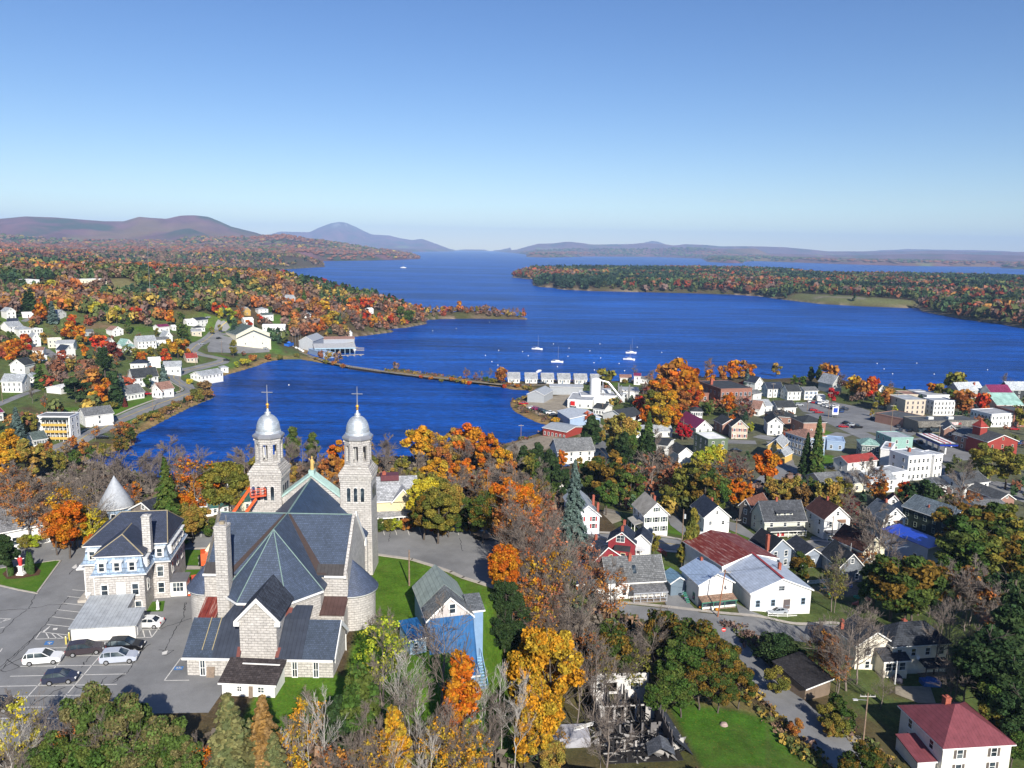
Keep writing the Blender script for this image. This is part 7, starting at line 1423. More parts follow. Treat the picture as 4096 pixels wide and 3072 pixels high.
# silo and pipes
a, b, g = hit('K', 820, 460, 0); e = thing('silo', 'tall white factory silo with domed top and ladder', 'silo', (a, b, g)); m = MB(); m.lathe([(2.9,1),(2.9,13.6),(2.3,14.3),(.01,14.8)], 0, 0, 24); m.build('tank', MT['white'], e, None, True); m = MB(); [m.tube((q,-2.2,-.5),(q,-2.2,2),.2) for q in (-2,2)]; m.tube((-3.1,0,0),(-3.1,0,14),.12); m.build('ladder', MT['chrome'], e); m = MB(); m.tube((2.6,-1,13.5),(7,-1.5,12.5),.5,.5,8); m.tube((7,-1.5,12.5),(14,-3,4.2),.7,.7,8); m.build('pipe', MT['chrome'], e)
a, b, g = hit('K', 980, 440, 0); e = thing('dust_collector', 'tangle of silver factory ducts and stacks right of the silo', 'ductwork', (a, b, g)); rr = random.Random(3)
for i in range(14): m = MB(); x, y = rr.uniform(-9,9), rr.uniform(-5,5); hz = rr.uniform(3,11); m.tube((x,y,0),(x,y,hz),.4,.4,8); m.tube((x,y,hz*.6),(x+rr.uniform(-6,6),y+rr.uniform(-3,3),hz*.6-1),.35,.35,8); m.build('duct', MT['chrome'], e)
m = MB(); m.box(-8,-2,-3,2,0,7); m.box(1,6,-4,0,0,5); m.build('housing', MT['plain'], e, (.5,.52,.54))
a, b, g = hit('K', 665, 490, 0); e = thing('truck_trailer', 'white semi trailer with red rear doors backed at the factory', 'trailer', (a, b, g+.1), math.radians(62)); m = MB(); m.box(-6,6,-1.3,1.3,1.2,4); m.build('box', MT['white'], e); m = MB(); m.box(-6.05,-6,-1.3,1.3,1.6,4); m.build('rear_door', MT['paint'], e, (.6,.02,.02)); m = MB(); [m.tube((q,-1.2,.5),(q,1.2,.5),.5,.5,10) for q in (-4.5,-3.3)]; m.build('wheels', MT['rubber'], e)
# cars of the town
cs = {'w': WH, 'k': BK, 'r': (.35,.01,.015), 's': (.38,.4,.42), 'b': (.03,.07,.2), 'm': (.25,.01,.09), 'd': (.05,.055,.07), 'g': (.04,.1,.08)}; cn = dict(w='white', k='black', r='red', s='silver', b='blue', m='magenta', d='dark grey', g='dark green')
def fleet(k, rows, where, grp):
	for q in rows.split():
		f = q.split(','); x, y, c, kd, ang = float(f[0]), float(f[1]), f[2], f[3], float(f[4]); kk = {'c': 'sedan', 'u': 'suv', 'p': 'pickup'}[kd]; a, b, g = hit(k, x, y, .5)
		car(a, b, g+.1, math.radians(ang), kk, cs[c], cn[c]+' '+{'c':'car','u':'sport utility car','p':'pickup truck'}[kd]+' '+where, grp, False)
fleet('L', '272,583,s,u,0 375,556,w,u,5 395,560,r,c,60 425,563,b,c,60 450,570,w,p,60 480,560,w,u,60 510,558,w,u,60 485,588,s,c,60 520,596,w,p,60 545,605,s,c,60 575,588,w,c,60 600,592,w,c,60 560,612,k,c,60 590,618,b,c,60 615,625,k,c,60 640,640,b,c,60 650,610,d,c,60 680,620,d,c,60 395,628,r,u,0 440,647,r,c,0', 'in the crowded town car park', 'cars in the town car park')
fleet('L', '650,770,r,c,-10 680,738,k,c,20 725,755,s,c,20 770,775,k,p,10 1125,768,d,c,70 1145,800,d,c,60 1230,805,k,c,60 900,700,k,c,60 960,712,k,c,60 1020,730,d,c,60', 'in front of the long dark store', 'cars in front of the store')
fleet('L', '440,1122,b,c,5 580,1128,k,c,5 2130,792,r,c,0 2185,915,b,u,10 1615,940,w,c,0 1310,905,k,u,80', 'beside a downtown building', 'cars on downtown lots')
fleet('K', '203,465,r,p,5 280,500,w,c,15 308,503,m,c,15 330,512,m,u,15 362,522,k,u,15 385,532,k,c,15 410,538,g,c,15 435,545,w,p,15 465,560,d,c,15 855,575,k,c,60 360,290,k,p,0 685,997,r,c,60 550,997,b,c,10 2040,870,k,c,-20', 'near the factory yard', 'cars near the factory yard')
a, b, g = hit('L', 578, 690, 0); sg = thing('lot_sign', 'blue and white board on two posts at the town car park edge', 'sign', (a, b, g)); m = MB(); m.box(-1.6,1.6,-.1,.1,1.5,5.5); m.build('board', MT['white'], sg); m = MB(); m.box(-1.1,1.1,-.16,-.1,2.6,5.0); m.build('blue_panel', MT['paint'], sg, (.02,.06,.4)); m = MB(); m.tube((-1.3,0,-.5),(-1.3,0,1.5),.1); m.tube((1.3,0,-.5),(1.3,0,1.5),.1); m.build('post', MT['chrome'], sg)
for x, y, h_, l_ in ((520,700,14,'in the town car park'),(1058,830,14,'beside the pale green building'),(1462,985,12,'in front of the petrol canopy'),(1105,640,11,'at the tan apartment block'),(1920,1230,12,'beside the large white house'),(40,520,9,'beside the three white houses'),(338,640,10,'at the left of the car park')): pole('L', x, y, h_, 'utility pole '+l_, 1, group='town poles')
pole('K', 885, 560, 12, 'utility pole before the factory ducts', 0, group='town poles'); pole('K', 180, 790, 8, 'utility pole on the bare bank of the bay', 1, group='town poles'); pole('K', 1578, 780, 10, 'utility pole beside the crimson maple', 0, group='town poles')
# -- far shore village, left
BR = 'N:430,990 560,940 720,868 860,800 1000,722 1200,640 1400,563 1550,512 1650,480 1665,452 1570,400 1500,352 1505,320 1600,285 1800,240 1920,212 1940,190 1860,172;M:1750,1340 1650,1300 1700,1250 1780,1210 1830,1170 1900,1100 1960,1050'
BRP = GP(BR); road('', 8, pts=BRP); strip('road_marking', BRP, .3, 'yellowline', .12)
strip('sidewalk', offs(BRP, 5.3)[2:12], 1.2, 'concrete', .14)
road('N:-40,590 180,500 340,450 500,440', 5); road('M:380,1290 460,1345 560,1410', 6); road('M:200,1050 290,1010', 4)
drape('parking_lot', GP('M:1790,1270 1850,1160 2010,1150 2020,1250 2212,1262 2330,1290 2330,1315 1800,1315'), 'asphalt', .15, 8); drape('driveway', GP('N:1305,500 1370,500 1400,560 1350,570'), 'asphalt', .1, 4); drape('driveway', GP('N:1560,395 1640,370 1690,445 1660,450'), 'asphalt', .1, 4)
R = row; W3 = 'white wooden houses on the hillside'
e = R('balcony_apartments|white three storey block with yellow wooden balconies beside the bay road|N|315,682|600,684|9.5|f||690,650|wqf|0,3,0', cat='apartment block', side='r'); W, D, hh, rise, f0 = dims(e)
wins(e, 'r', 0, 0, W, D, [f0+.9,f0+3.9,f0+6.9], 2, 1.1, 1.6); m = MB(); m.slab([(W*.18,-2.2,hh-.9),(W*.97,-2.2,hh-.9),(W*.97,0,hh-.4),(W*.18,0,hh-.4)], .2); m.build('balcony_roof', MT['flat'], e, (.04,.05,.05))
for i in range(3): m = MB(); z = f0+.1+i*2.9; m.box(W*.2,W*.96,-2,-.02,z-.15,z); m.box(W*.2,W*.96,-2.05,-1.95,z,z+.95); m.build('balcony', MT['plain'], e, (.55,.36,.08))
m = MB(); [m.box(W*(.2+.127*i),W*(.2+.127*i)+.15,-2,-1.85,0,hh-.9) for i in range(7)]; m.build('balcony_post', MT['white'], e); m = MB(); m.box(W*.2,W*.96,-.06,-.02,f0,hh-1); m.build('shaded_wall', MT['siding'], e, (.6,.58,.5))  # last sheet is a duller wall, balcony shade put into its colour
for i in range(3):
	for j in range(6): window(e, W*(.26+.12*j), -.07, f0+.5+i*2.9, 0, .9, 1.7, WHT)
R('white_gable_house|white house with grey gable and small porch right of the balcony block|N|672,645|735,680|5|g|700,612|12|wq|1,2,1', side='r'); R('green_roof_garage|small white garage with dark green roof below the balcony block|N|290,885|405,868|3|e|250,820|9|wm|5,1,0', cat='garage', side='r')
R('grey_roof_bungalow|white bungalow with dark grey roof and blue dormer|N|1100,490|1245,465|3.5|e|1105,412|9|wq|5,1,0', side='r'); R('brown_roof_house|white house with brown gable roof beside the curving road|N|1380,450|1500,432|4.5|e|1385,385|8|wo|2,1,0', side='r'); R('brown_roof_ell|lower gabled ell with brown roof left of the curving road|N|1310,470|1400,468|3|g|1345,418|8|wo|2,1,0')
R('long_low_motel|long low white building with grey roof at the bay bend|N|1645,318|1740,330|3|g|1690,295|1835,288|wf|3,1,6', side='r'); R('lake_shed|tiny white shed on the bay lawn|N|1908,262|1972,258|3|h|1.2|6|wf|1,1,0', cat='shed')
R('white_porch_house|big white house with black roof and double porch behind bare shrubs|N|1150,350|1365,330|5.5|e|1165,268|9|wk|5,2,1', side='r'); R('grey_roof_road_house|white house with grey roof beside the road before the orange tree|N|1412,252|1560,248|4.5|e|1418,205|8|wf|3,1,1', side='r'); R('navy_hip_house|small white house with navy hip roof|N|1125,225|1270,222|3.5|h|2|9|wn|3,1,1', side='r'); R('white_barn|white barn with white roof between two orange trees|N|1288,205|1385,200|4|e|1290,170|7|ww|0,1,0', cat='barn', side='r'); R('red_roof_hut|small house with dark red roof on the grass bank|N|1612,178|1705,172|3|e|1620,135|7|tr|3,1,0', side='r')
R('white_two_storey_house|white two storey house with grey roof at the left edge|N|10,378|185,378|6|e|20,312|9|wf|4,2,1', side='r'); R('white_side_house|square white house with grey hip roof beside a dark spruce|N|195,345|295,343|5.5|h|2|9|wf|2,2,1', side='r'); R('white_black_gable_house|white house with black gabled roof on the left slope|N|85,235|210,238|4.5|g|148,188|9|wk|2,1,1', side='r'); R('flat_roof_garage|low white garage behind brown shrubs on the left|N|400,430|525,438|3|g|460,418|8|ww|0,1,0', cat='garage', attic=0)
R('purple_roof_house|white house with purple roof at the left picture edge|N|-60,655|25,640|4|e|-50,585|9|wp|2,1,1', side='r')
rows = '''flat_roof_house|cream flat roofed house up the short street|M|412,1205|530,1200|6|f||9|cwf|3,2,1
grey_metal_house|white house with pale metal roof beside the cream flat roofed house|M|480,1242|632,1240|5|e|485,1210|9|wlm|3,1,1
navy_porch_house|white gabled house with navy roof at the foot of the short street|M|560,1300|650,1290|5|g|605,1255|9|wn|2,1,0
brown_roof_cottage|white cottage with brown roof opposite the short street|M|280,1300|372,1298|4|e|285,1272|8|wo|2,1,0
tiny_white_garage|tiny white garage under the short street|M|355,1350|405,1345|3|f||6|wwf|1,1,0
blue_roof_house|white house with navy roof high on the left slope|M|60,1050|150,1048|5|e|65,1022|8|wn|3,2,0
slate_house|white house with slate roof below the navy roofed one|M|75,1095|195,1085|5|e|80,1050|9|wf|3,2,0
blue_porch_house|big white house with blue grey roof in the left cluster|M|165,1120|290,1112|6|h|2|10|wf|4,2,1
white_flat_house|white flat roofed house right of the left cluster|M|290,1118|368,1112|5|f||8|wwf|3,2,0
steep_white_house|steep gabled white house between grey and orange trees|M|270,1200|350,1195|5.5|g|310,1150|9|wf|1,2,0
upper_white_house|tall white house on the green slope at top left|M|55,962|135,958|6|g|95,930|9|wf|2,2,0
long_white_garage|low white garage right of the tall white house|M|192,985|295,982|3|e|1.2|6|wwf|1,1,0
lane_white_house|white gabled house beside a blue spruce|M|488,985|572,975|5|g|530,948|9|wf|2,2,1
low_grey_house|low grey roofed house behind the dry meadow|M|720,1145|810,1140|3|e|1.8|8|fq|2,1,0
brown_gable_house|white house with brown gabled roof beside the tall dark pine|M|970,1125|1065,1118|5|g|1015,1092|9|wo|2,2,0
small_gable_cottage|small white gable right of the maroon tree|M|935,1225|985,1220|4|g|960,1192|7|wq|1,1,0
pale_green_cottage|white cottage with pale green roof by the maroon tree|M|1070,1275|1165,1262|3.5|e|1.6|7|wv|2,1,0
green_gable_cottage|white cottage with faded green gable|M|1075,1248|1150,1240|4|g|1110,1203|8|wv|1,1,0
large_veranda_house|large white house with grey roof and long veranda|M|1190,1225|1350,1215|5|e|1200,1175|9|wf|5,2,0
white_pointed_house|white house with pointed gable right of the veranda house|M|1425,1180|1490,1175|5|g|1460,1132|8|wf|1,2,0
grey_side_house|grey roofed house left of the pointed white house|M|1350,1210|1455,1205|4|e|1.8|8|wq|3,1,0
purple_roof_barn|long white barn with purple roof on the upper lawn|M|1372,1098|1465,1090|4|e|1.6|7|wp|2,1,0
little_white_shed|little white shed right of the purple roofed barn|M|1488,1095|1520,1093|3|e|1.2|4|wwf|1,1,0
navy_roof_farmhouse|white farmhouse with navy roof on the upper slope|M|1700,1040|1795,1030|5.5|e|1.8|8|wn|3,2,0
farmhouse_wing|low white wing left of the white farmhouse|M|1612,1048|1700,1043|3.5|e|1.5|7|wwf|3,1,0
tan_garage|tan flat roofed garage beside the upper road|M|1655,1135|1742,1132|3.5|e|1.4|8|tl|2,1,0
black_roof_bungalow|white bungalow with black hip roof above the upper road|M|1690,1105|1770,1100|3|h|1.6|8|wk|3,1,0
yellow_hill_house|yellow house at the right end of the hill wood|M|2105,960|2165,955|4|g|2135,925|8|yf|1,1,0
white_hill_house|white house with white roof beside the yellow hill house|M|2110,1035|2190,1032|4|e|1.6|8|wwf|2,1,0
arena_hall|large cream hall with dark green roof beside a car park|M|2040,1165|2330,1150|6|g|2190,1090|26|cm|0,1,0
arena_front_hall|lower cream hall with dark green roof before the large one|M|2045,1205|2340,1200|5|g|2190,1138|12|cm|2,1,0
hilltop_school|long white school building on the hill crest|M|640,688|922,686|7|f||30|cwf|9,2,0
hilltop_building|short white building left of the crest pines|M|247,692|340,690|7|f||20|wwf|4,2,0
white_cube_house|white hip roofed house above the marina lawn|O|22,945|105,942|5|h|1.6|8|wf|2,2,0
green_gable_house|white house with dark green roof above the marina lawn|O|55,995|150,990|4|e|1.6|8|wm|3,1,0
blue_white_garage|pale low garage on the lawn before the orange trees|O|390,990|472,990|3|g|432,970|10|wf|2,1,1
white_long_house|long white house with picket fence beside the marina lawn|O|55,1090|250,1090|3.5|e|1.4|8|wwf|5,1,0
gabled_point_house|white gabled house on the wooded point|O|292,878|358,870|5|g|325,820|9|wf|1,2,0
white_shore_house|white house near the tall spruce on the point|O|420,888|465,885|3.5|e|1.5|7|wwf|2,1,0
tan_point_house|tan roofed house between orange trees on the point|O|645,905|735,900|4|h|1.6|9|wo|3,1,0
hidden_point_house|small white house hidden in the trees of the point|O|975,945|1015,943|5|e|1.5|7|wwf|1,1,0
tiny_point_hut|tiny white hut on the shore of the point|O|795,1150|830,1150|3|g|812,1130|5|wwf|0,1,0'''
for r_ in rows.split('\n'): row(r_, side='r', ov=.3)
# radio mast, far poles
def mast(k, x, y, h, lab, r=.25):
	a, b, g = hit(k, x, y, 0); m = MB(); m.tube((0,0,0),(0,0,h),r,r*.5,4); o = m.build('radio_mast', MT['chrome']); o.location = (a, b, g); tag(o, lab, 'mast')
mast('M', 1305, 925, 52, 'thin tall radio mast rising in front of the hill wood', .16)
for k, x, y, h_, l_ in (('N',1322,632,12,'beside the bay road in front of the lawn'),('N',1557,478,12,'at the bend of the bay road'),('N',658,862,12,'at the front of the balcony block'),('N',22,560,9,'at the left picture edge'),('N',1690,240,9,'on the grass bank'),('M',1918,1330,10,'beside the arena car park'),('M',1905,1060,10,'on the upper road'),('O',270,1020,11,'on the marina lawn'),('O',458,925,10,'on the point')): pole(k, x, y, h_, 'utility pole '+l_, 1, group='poles of the far village')
fence('guard_rail', 'low metal guard rail beside the bay road', 'N:1130,735 1200,700 1270,670', .8, 1, (.5,.5,.5), 4)
fleet('N', '1270,487,r,u,0 1400,492,k,c,0 885,865,k,c,30 1955,195,k,c,30', 'by the bay road', 'cars by the bay road'); fleet('M', '1890,1195,k,c,70 0,900,w,c,0 165,1000,k,c,0 430,1420,k,u,0 1740,1245,s,c,60 1800,1015,s,c,60', 'in the far village', 'cars in the far village'); fleet('O', '85,1285,s,u,60', 'on the marina car park', 'cars in the far village')
# -- marina
BL = (.30,.42,.50)
def at0(k, x, y): return Zp(k, x, y, .6)
row('boat_shed|blue grey marina shed with pale gable roof|O|372,1215|490,1218|6.5|g|430,1180|30|ffm|0,1,0', cat='boat shed', attic=0); row('boat_shed|long tan roofed marina shed behind the slips|O|548,1205|850,1200|4|e|1.8|12|fom|0,1,0', cat='boat shed'); row('low_boat_shed|low pale blue marina shed at the water edge|O|455,1285|583,1325|4|f||9|bbf|0,1,0', cat='boat shed', side='')
A_ = Vector(Zp('O', 510, 1275, 6)); B_ = Vector(Zp('O', 852, 1268, 6)); u = (B_-A_); W = u.length; u.normalize(); e = thing('covered_slips', 'open marina boat slips under a long pale grey roof', 'boat shed', (*A_, 0), math.atan2(u.y, u.x))
m = MB(); m.slab([(-1,-1,5.6),(W+1,-1,5.6),(W+1,9,8.2),(-1,9,8.2)], .2); m.slab([(-1,9,8.2),(W+1,9,8.2),(W+1,19,5.6),(-1,19,5.6)], .2); m.build('roof', MT['metal'], e, (.42,.42,.42)); m = MB(); m.box(-.5,W+.5,-1,-.8,4.6,5.5); m.poly([(W+.4,-.8,5.4),(W+.4,18,5.4),(W+.4,9,8)]); m.build('fascia', MT['siding'], e, BL)
for i in range(9): m = MB(); m.box(W*i/8-.2,W*i/8+.2,-.7,-.3,-.5,4.7); m.build('slip_post', MT['plain'], e, BL)
m = MB(); m.box(-.5,W,17,17.3,-.5,5); m.box(-.5,-.2,0,17,-.5,5); m.build('back_wall', MT['siding'], e, (.08,.1,.12))
m = MB(); a = Vector(Zp('O', 590, 1348, .5)); b = Vector(Zp('O', 930, 1332, .5)); d = (b-a).normalized(); n = Vector((-d.y, d.x)); m.slab([(*(a-n),.5),(*(b-n),.5),(*(b+n),.5),(*(a+n),.5)], .3)
for i in range(6): p = a+(b-a)*(i+.2)/6; m.slab([(*(p-d*.6),.52),(*(p+d*.6),.52),(*(p+d*.6-n*7),.52),(*(p-d*.6-n*7),.52)], .3)
tag(m.build('floating_dock', MT['concrete']), 'long pale floating dock in front of the covered boat slips', 'dock')
m = MB()
for y in (1275, 1285, 1296): a = Vector(Zp('O', 852, y, .5)); b = Vector(Zp('O', 935, y+2, .5)); m.slab([(a.x,a.y-.5,.5),(b.x,b.y-.5,.5),(b.x,b.y+.5,.5),(a.x,a.y+.5,.5)], .3)
m.box(*sorted((Zp('O',852,1285)[0]-1.5,Zp('O',852,1285)[0]+1)), Zp('O',852,1297)[1], Zp('O',852,1273)[1], .1, .45); tag(m.build('finger_dock', MT['concrete']), 'three short finger docks right of the covered slips', 'dock')
def hull_mesh(L_, B, H_):
	m = MB(); st = [(-.5,.75,1),(-.2,.95,1),(.1,1,1),(.35,.7,1.05),(.5,.03,1.15)]; n = 5; rows_ = []
	for x, wd, zz in st: rows_.append([(x*L_, -wd*B/2, H_*zz), (x*L_, -wd*B/2*.8, H_*.25), (x*L_*.96, 0, -.25*H_), (x*L_, wd*B/2*.8, H_*.25), (x*L_, wd*B/2, H_*zz)])
	for r_ in rows_: m.v += r_
	for q in range(4):
		for j in range(4): m.f.append([q*5+j, (q+1)*5+j, (q+1)*5+j+1, q*5+j+1]); m.m.append(0)
		m.f.append([q*5, q*5+4, (q+1)*5+4, (q+1)*5]); m.m.append(0)
	m.f.append([0,1,2,3,4]); m.m.append(0); return m
hm = hull_mesh(8, 2.6, 1.1).mesh('hull', MT['white'])
def boat(k, x, y, rz, lab, mast_=11, grp='sailboats moored on the lake', z=0, col=None, s=1.0):
	a, b = Zp(k, x, y, z+.3); e = thing('sailboat' if mast_ else 'motorboat', lab, 'boat', (a, b, z), rz, grp); e.scale = (s, s, s); link('hull', hm, e); m = MB(); m.box(-1.2,1.6,-.8,.8,1.0,1.6); m.build('cabin', MT['plain'], e, col or WHT)
	if mast_: m = MB(); m.tube((.6,0,1),(.6,0,mast_),.09,.06,5); m.tube((.6,0,2.2),(-3,0,2.1),.14,.12,5); m.build('mast', MT['chrome'], e)
for x, y, l_ in ((218,1075,'leftmost moored sailboat on the lake'),(390,1187,'moored sailboat nearest the row of cottages'),(1028,1108,'farther of two sailboats moored close together'),(1012,1165,'nearer of two sailboats moored close together')): boat('Q', x, y, math.radians(rng.uniform(-20, 20)), l_, s=1.2)
boat('Q', 235, 1268, 1.2, 'small motorboat behind the gap of the lakeside cottages', 0, 'motorboats'); a_ = boat('O', 1273, 588, .3, 'tiny white sailboat far out on the lake', 13, s=3)
for i, (x, y) in enumerate(((318,1275),(345,1282),(370,1290),(392,1305))): boat('O', x, y, 1.9+.1*i, ('first','second','third','fourth')[i]+' sailboat from the left stored on land at the marina', 14, 'sailboats stored at the marina', 1.6)
for i in range(5): boat('O', 585+i*62+(20 if i > 2 else 0), 1300, 1.7, ('first','second','third','fourth','last')[i]+' motorboat from the left inside the covered slips', 0, 'boats in the covered slips')
a, b, g = hit('O', 285, 1240, 2); m = MB(); m.prism([(-5,-2),(5,-2),(5,2),(-5,2)], 0, 2.5); m.slab([(-5,-2,2.5),(5,-2,2.5),(5,2,2.5),(-5,2,2.5)], .2); m.lathe([(2,2.5),(1,3.6),(.01,4)], 0, 0, 6); o = m.build('wrapped_boat', MT['plain'], None, (.02,.12,.5)); o.location = (a, b, g); o.rotation_euler[2] = 1.4; tag(o, 'boat wrapped in bright blue tarp beside the marina sheds', 'boat')
i = 0
for k, pts in (('Q','92,1097 140,1132 358,1030 493,1067 483,1137 760,1030 673,1090 766,1152 708,1193 925,1200 1082,1058 1294,1103 1434,1147 392,1227 712,1256 348,1180 972,1262 985,1100'),('L','942,227 1002,275 1076,317 1285,225 1435,320 1896,283'),('O','1730,1112 1527,1132 2097,1302 1982,1345 2038,1400 2090,1430 2018,1058 284,1602')):
	for q in pts.split(): x, y = q.split(','); a, b = Zp(k, float(x), float(y)); m = MB(); m.lathe([(.01,-.3),(.3,-.1),(.36,.2),(.26,.5),(.01,.6)], 0, 0, 10); o = m.build('mooring_buoy', MT['white'], None, None, True); o.location = (a, b, .1); tag(o, 'white mooring buoy on the lake', 'buoy', 'mooring buoys')
# -- railway and trestle
RL = [Zp(*p, 1.6) for p in L('O:520,1075 400,1110 320,1128 250,1160 215,1200 230,1250 300,1295 400,1330 500,1360 600,1392 700,1415 820,1442 960,1462 1090,1480 1250,1500 1500,1530 1800,1562 2150,1598;K:20,302 250,305 450,300')]
strip('railway_bed', RL, 4.5, 'gravel', z=1.75, step=6)
for d in (-.8, .8): strip('rail', offs(RL, d), .25, 'rubber', z=1.95, step=6)
a, b = Vector(RL[11]), Vector(RL[13]); d = (b-a); n_ = 16; e = thing('railway_trestle', 'dark wooden railway trestle crossing between the two causeways', 'bridge', (a.x, a.y, 0)); m = MB(); dd = d.normalized(); nn = Vector((-dd.y, dd.x)); o_ = lambda p, z: (p.x, p.y, z)
m.slab([o_(-nn*2.2,1.7), o_(d-nn*2.2,1.7), o_(d+nn*2.2,1.7), o_(nn*2.2,1.7)], .5); m.build('deck', MT['plain'], e, (.05,.04,.035))
for i in range(n_+1):
	p = d*i/n_; m = MB(); [m.tube(o_(p+nn*q*1.25,-1), o_(p+nn*q,1.4), .25, .25, 6) for q in (-2,-.7,.7,2)]; m.build('bent', MT['bark'], e, (.06,.045,.035))
m = MB(); [m.tube(o_(d*i/12-nn*2.2,1.6), o_(d*i/12-nn*2.2,2.8), .06) for i in range(13)]; m.tube(o_(-nn*2.2,2.8), o_(d-nn*2.2,2.8), .06); m.build('railing', MT['plain'], e, (.4,.38,.35))
# -- trees one can tell apart
PAL['mottled'] = ((.085,.135,.03), (.17,.15,.06)); CNAME['mottled'] = 'green-tan'
PAL['ochre'] = ((.20,.19,.075), (.13,.15,.06)); CNAME['ochre'] = 'ochre green'
T_('below the church car park', 'E:130,1040,10,s,yellow 60,1280,9,w,x 200,1250,8,w,x 740,985,11,l,mottled,.9 620,1200,9,s,rust 1060,1045,11,l,mottled,.95 1400,1235,9,l,mottled 900,1300,9,s,mottled 480,1180,9,b,x 1560,1380,7,l,mottled 1150,1400,8,l,mottled,1.2 420,1400,8,l,green 760,1420,8,l,green,1.2 1700,1430,6,s,orange 1960,1050,14,p,ochre,1.35 2150,1250,9,p,ochre 250,1350,7,w,x 1350,1480,7,l,green 1000,1560,6,l,green,1.3 300,1530,6,l,green,1.2 600,1560,6,l,mottled,1.2 1600,1560,6,l,mottled 130,1480,8,b,x')
T_('between church and burnt house', 'F:50,1060,13,p,brown,1.1 150,1380,10,p,ochre,1.3 880,775,12,i,green,1.15 700,1040,9,i,dkgreen 1090,348,12,s,lime,1.0 430,1030,8,s,gold 440,1200,9,w,x 585,1040,11,w,x 1320,675,13,w,x 1240,705,12,w,x 1180,1080,10,n,gold 1250,1250,8,n,gold 1770,585,15,n,orange,1.1 1690,900,11,n,orange,.8 1900,880,12,w,x 1975,860,12,w,x 2125,790,13,w,x 1600,330,14,b,x 1850,1240,9,s,gold 1560,1250,8,s,gold 1080,800,10,b,x 930,1180,9,b,x 1420,1150,9,w,x 300,1290,8,s,gold 240,1330,8,w,x 700,1470,8,s,rust 1050,1330,8,s,gold 1500,1400,8,w,x 1750,1400,8,s,gold 850,1400,8,b,x 1380,900,11,b,x 1650,1150,9,b,x 2080,1050,10,b,x 2010,1200,9,b,x 1200,1440,7,w,x')
T_('around the burnt house', 'G:330,435,19,l,gold,.95 140,560,15,l,gold,.8 240,950,12,l,gold,.9 120,1150,10,n,gold 350,1420,6,l,fade 720,560,15,b,x 570,640,14,b,x 850,1060,13,b,x 780,1250,8,b,x 1300,272,13,l,mixed,.8 1240,330,13,b,x 1600,400,13,l,mixed,1.3 1790,560,11,l,mixed,1.1 1880,580,9,l,mixed 1480,560,12,l,green,1.2 1980,775,8,l,mixed,1.2 1350,760,9,l,green,1.3 1650,720,9,l,mixed,1.2 1280,900,7,l,green,1.2 890,400,12,l,mixed,1.1 800,600,10,s,olive 970,480,11,b,x 1100,560,11,s,olive 60,460,12,i,dkgreen 200,420,13,i,dkgreen 620,430,13,s,rust 900,640,10,b,x 1480,880,7,l,green,1.3 1800,850,7,l,mixed,1.3 400,1300,6,s,gold 100,900,12,w,x 30,1050,12,w,x')
T_('on the slope right of the car park', 'D:1640,95,19,s,pinkish,.8 1560,75,16,s,rust 1470,60,14,l,orange 1330,45,12,l,orange,.9 1400,130,14,s,rust 1150,130,11,l,mixed,.9 1340,585,11,l,orange,.9 1410,620,9,l,orange,.7 1550,595,14,s,orange 1690,430,17,s,pinkish 1770,380,17,b,x 1600,700,14,s,gold 1760,580,16,s,gold 1480,850,11,s,rust 1580,880,12,s,rust 1700,820,14,s,pinkish 1850,700,15,b,x 1350,900,9,l,dkgreen 1400,1050,9,l,dkgreen,1.2 1500,1100,10,s,rust 1620,1100,12,s,rust 1750,1050,13,b,x 1850,1000,13,b,x 1450,1280,9,l,dkgreen 1330,1200,8,l,dkgreen 1560,1300,9,s,rust 1700,1250,11,b,x 1820,1250,11,b,x 1500,420,14,b,x 1420,330,12,b,x 1580,340,15,s,pinkish 1650,560,15,b,x 1900,850,15,b,x 2010,900,14,b,x 1560,1020,12,s,rust 1640,950,13,s,gold 1380,240,12,s,rust')
T_('behind the church car park', 'D:640,145,10,l,mixed,1.1 760,130,11,l,olive,1.1 850,250,7,l,mixed 980,175,7,l,green,1.2 560,310,4,u,mixed 700,335,4,u,red 800,330,5,u,mixed 880,330,4,u,olive 960,335,4,u,green 1050,340,4,u,mixed 480,360,3,u,rust 400,370,3,u,lime 330,370,3,u,olive 250,375,3,u,green 1120,350,4,u,fade 620,350,3,u,fade 740,0,11,l,olive,1.1 640,20,12,l,yellow 860,60,10,l,fade')
T_('in the row along the near shore', 'T:735,950,15,l,orange,1.1 700,985,12,s,rust 830,955,12,b,x 870,985,11,l,olive 905,922,17,l,gold,1.2 945,930,16,l,gold 985,925,16,l,fade 1010,915,18,l,orange,1.2 1055,935,17,l,orange 1085,962,14,l,gold 1100,990,12,l,rust 1000,990,14,l,orange,1.2 940,990,13,l,gold,1.2 900,1010,10,l,olive 1050,1010,11,l,orange 850,1010,10,l,fade 960,1040,9,l,lime,1.1 1130,960,13,i,dkgreen 1160,955,15,i,dkgreen,1.2 1195,975,14,i,dkgreen 1100,1030,10,i,green 1180,1030,12,l,mixed 1140,1040,10,l,olive 805,985,9,l,olive 1070,1050,9,l,mixed 1215,1010,12,l,dkgreen')
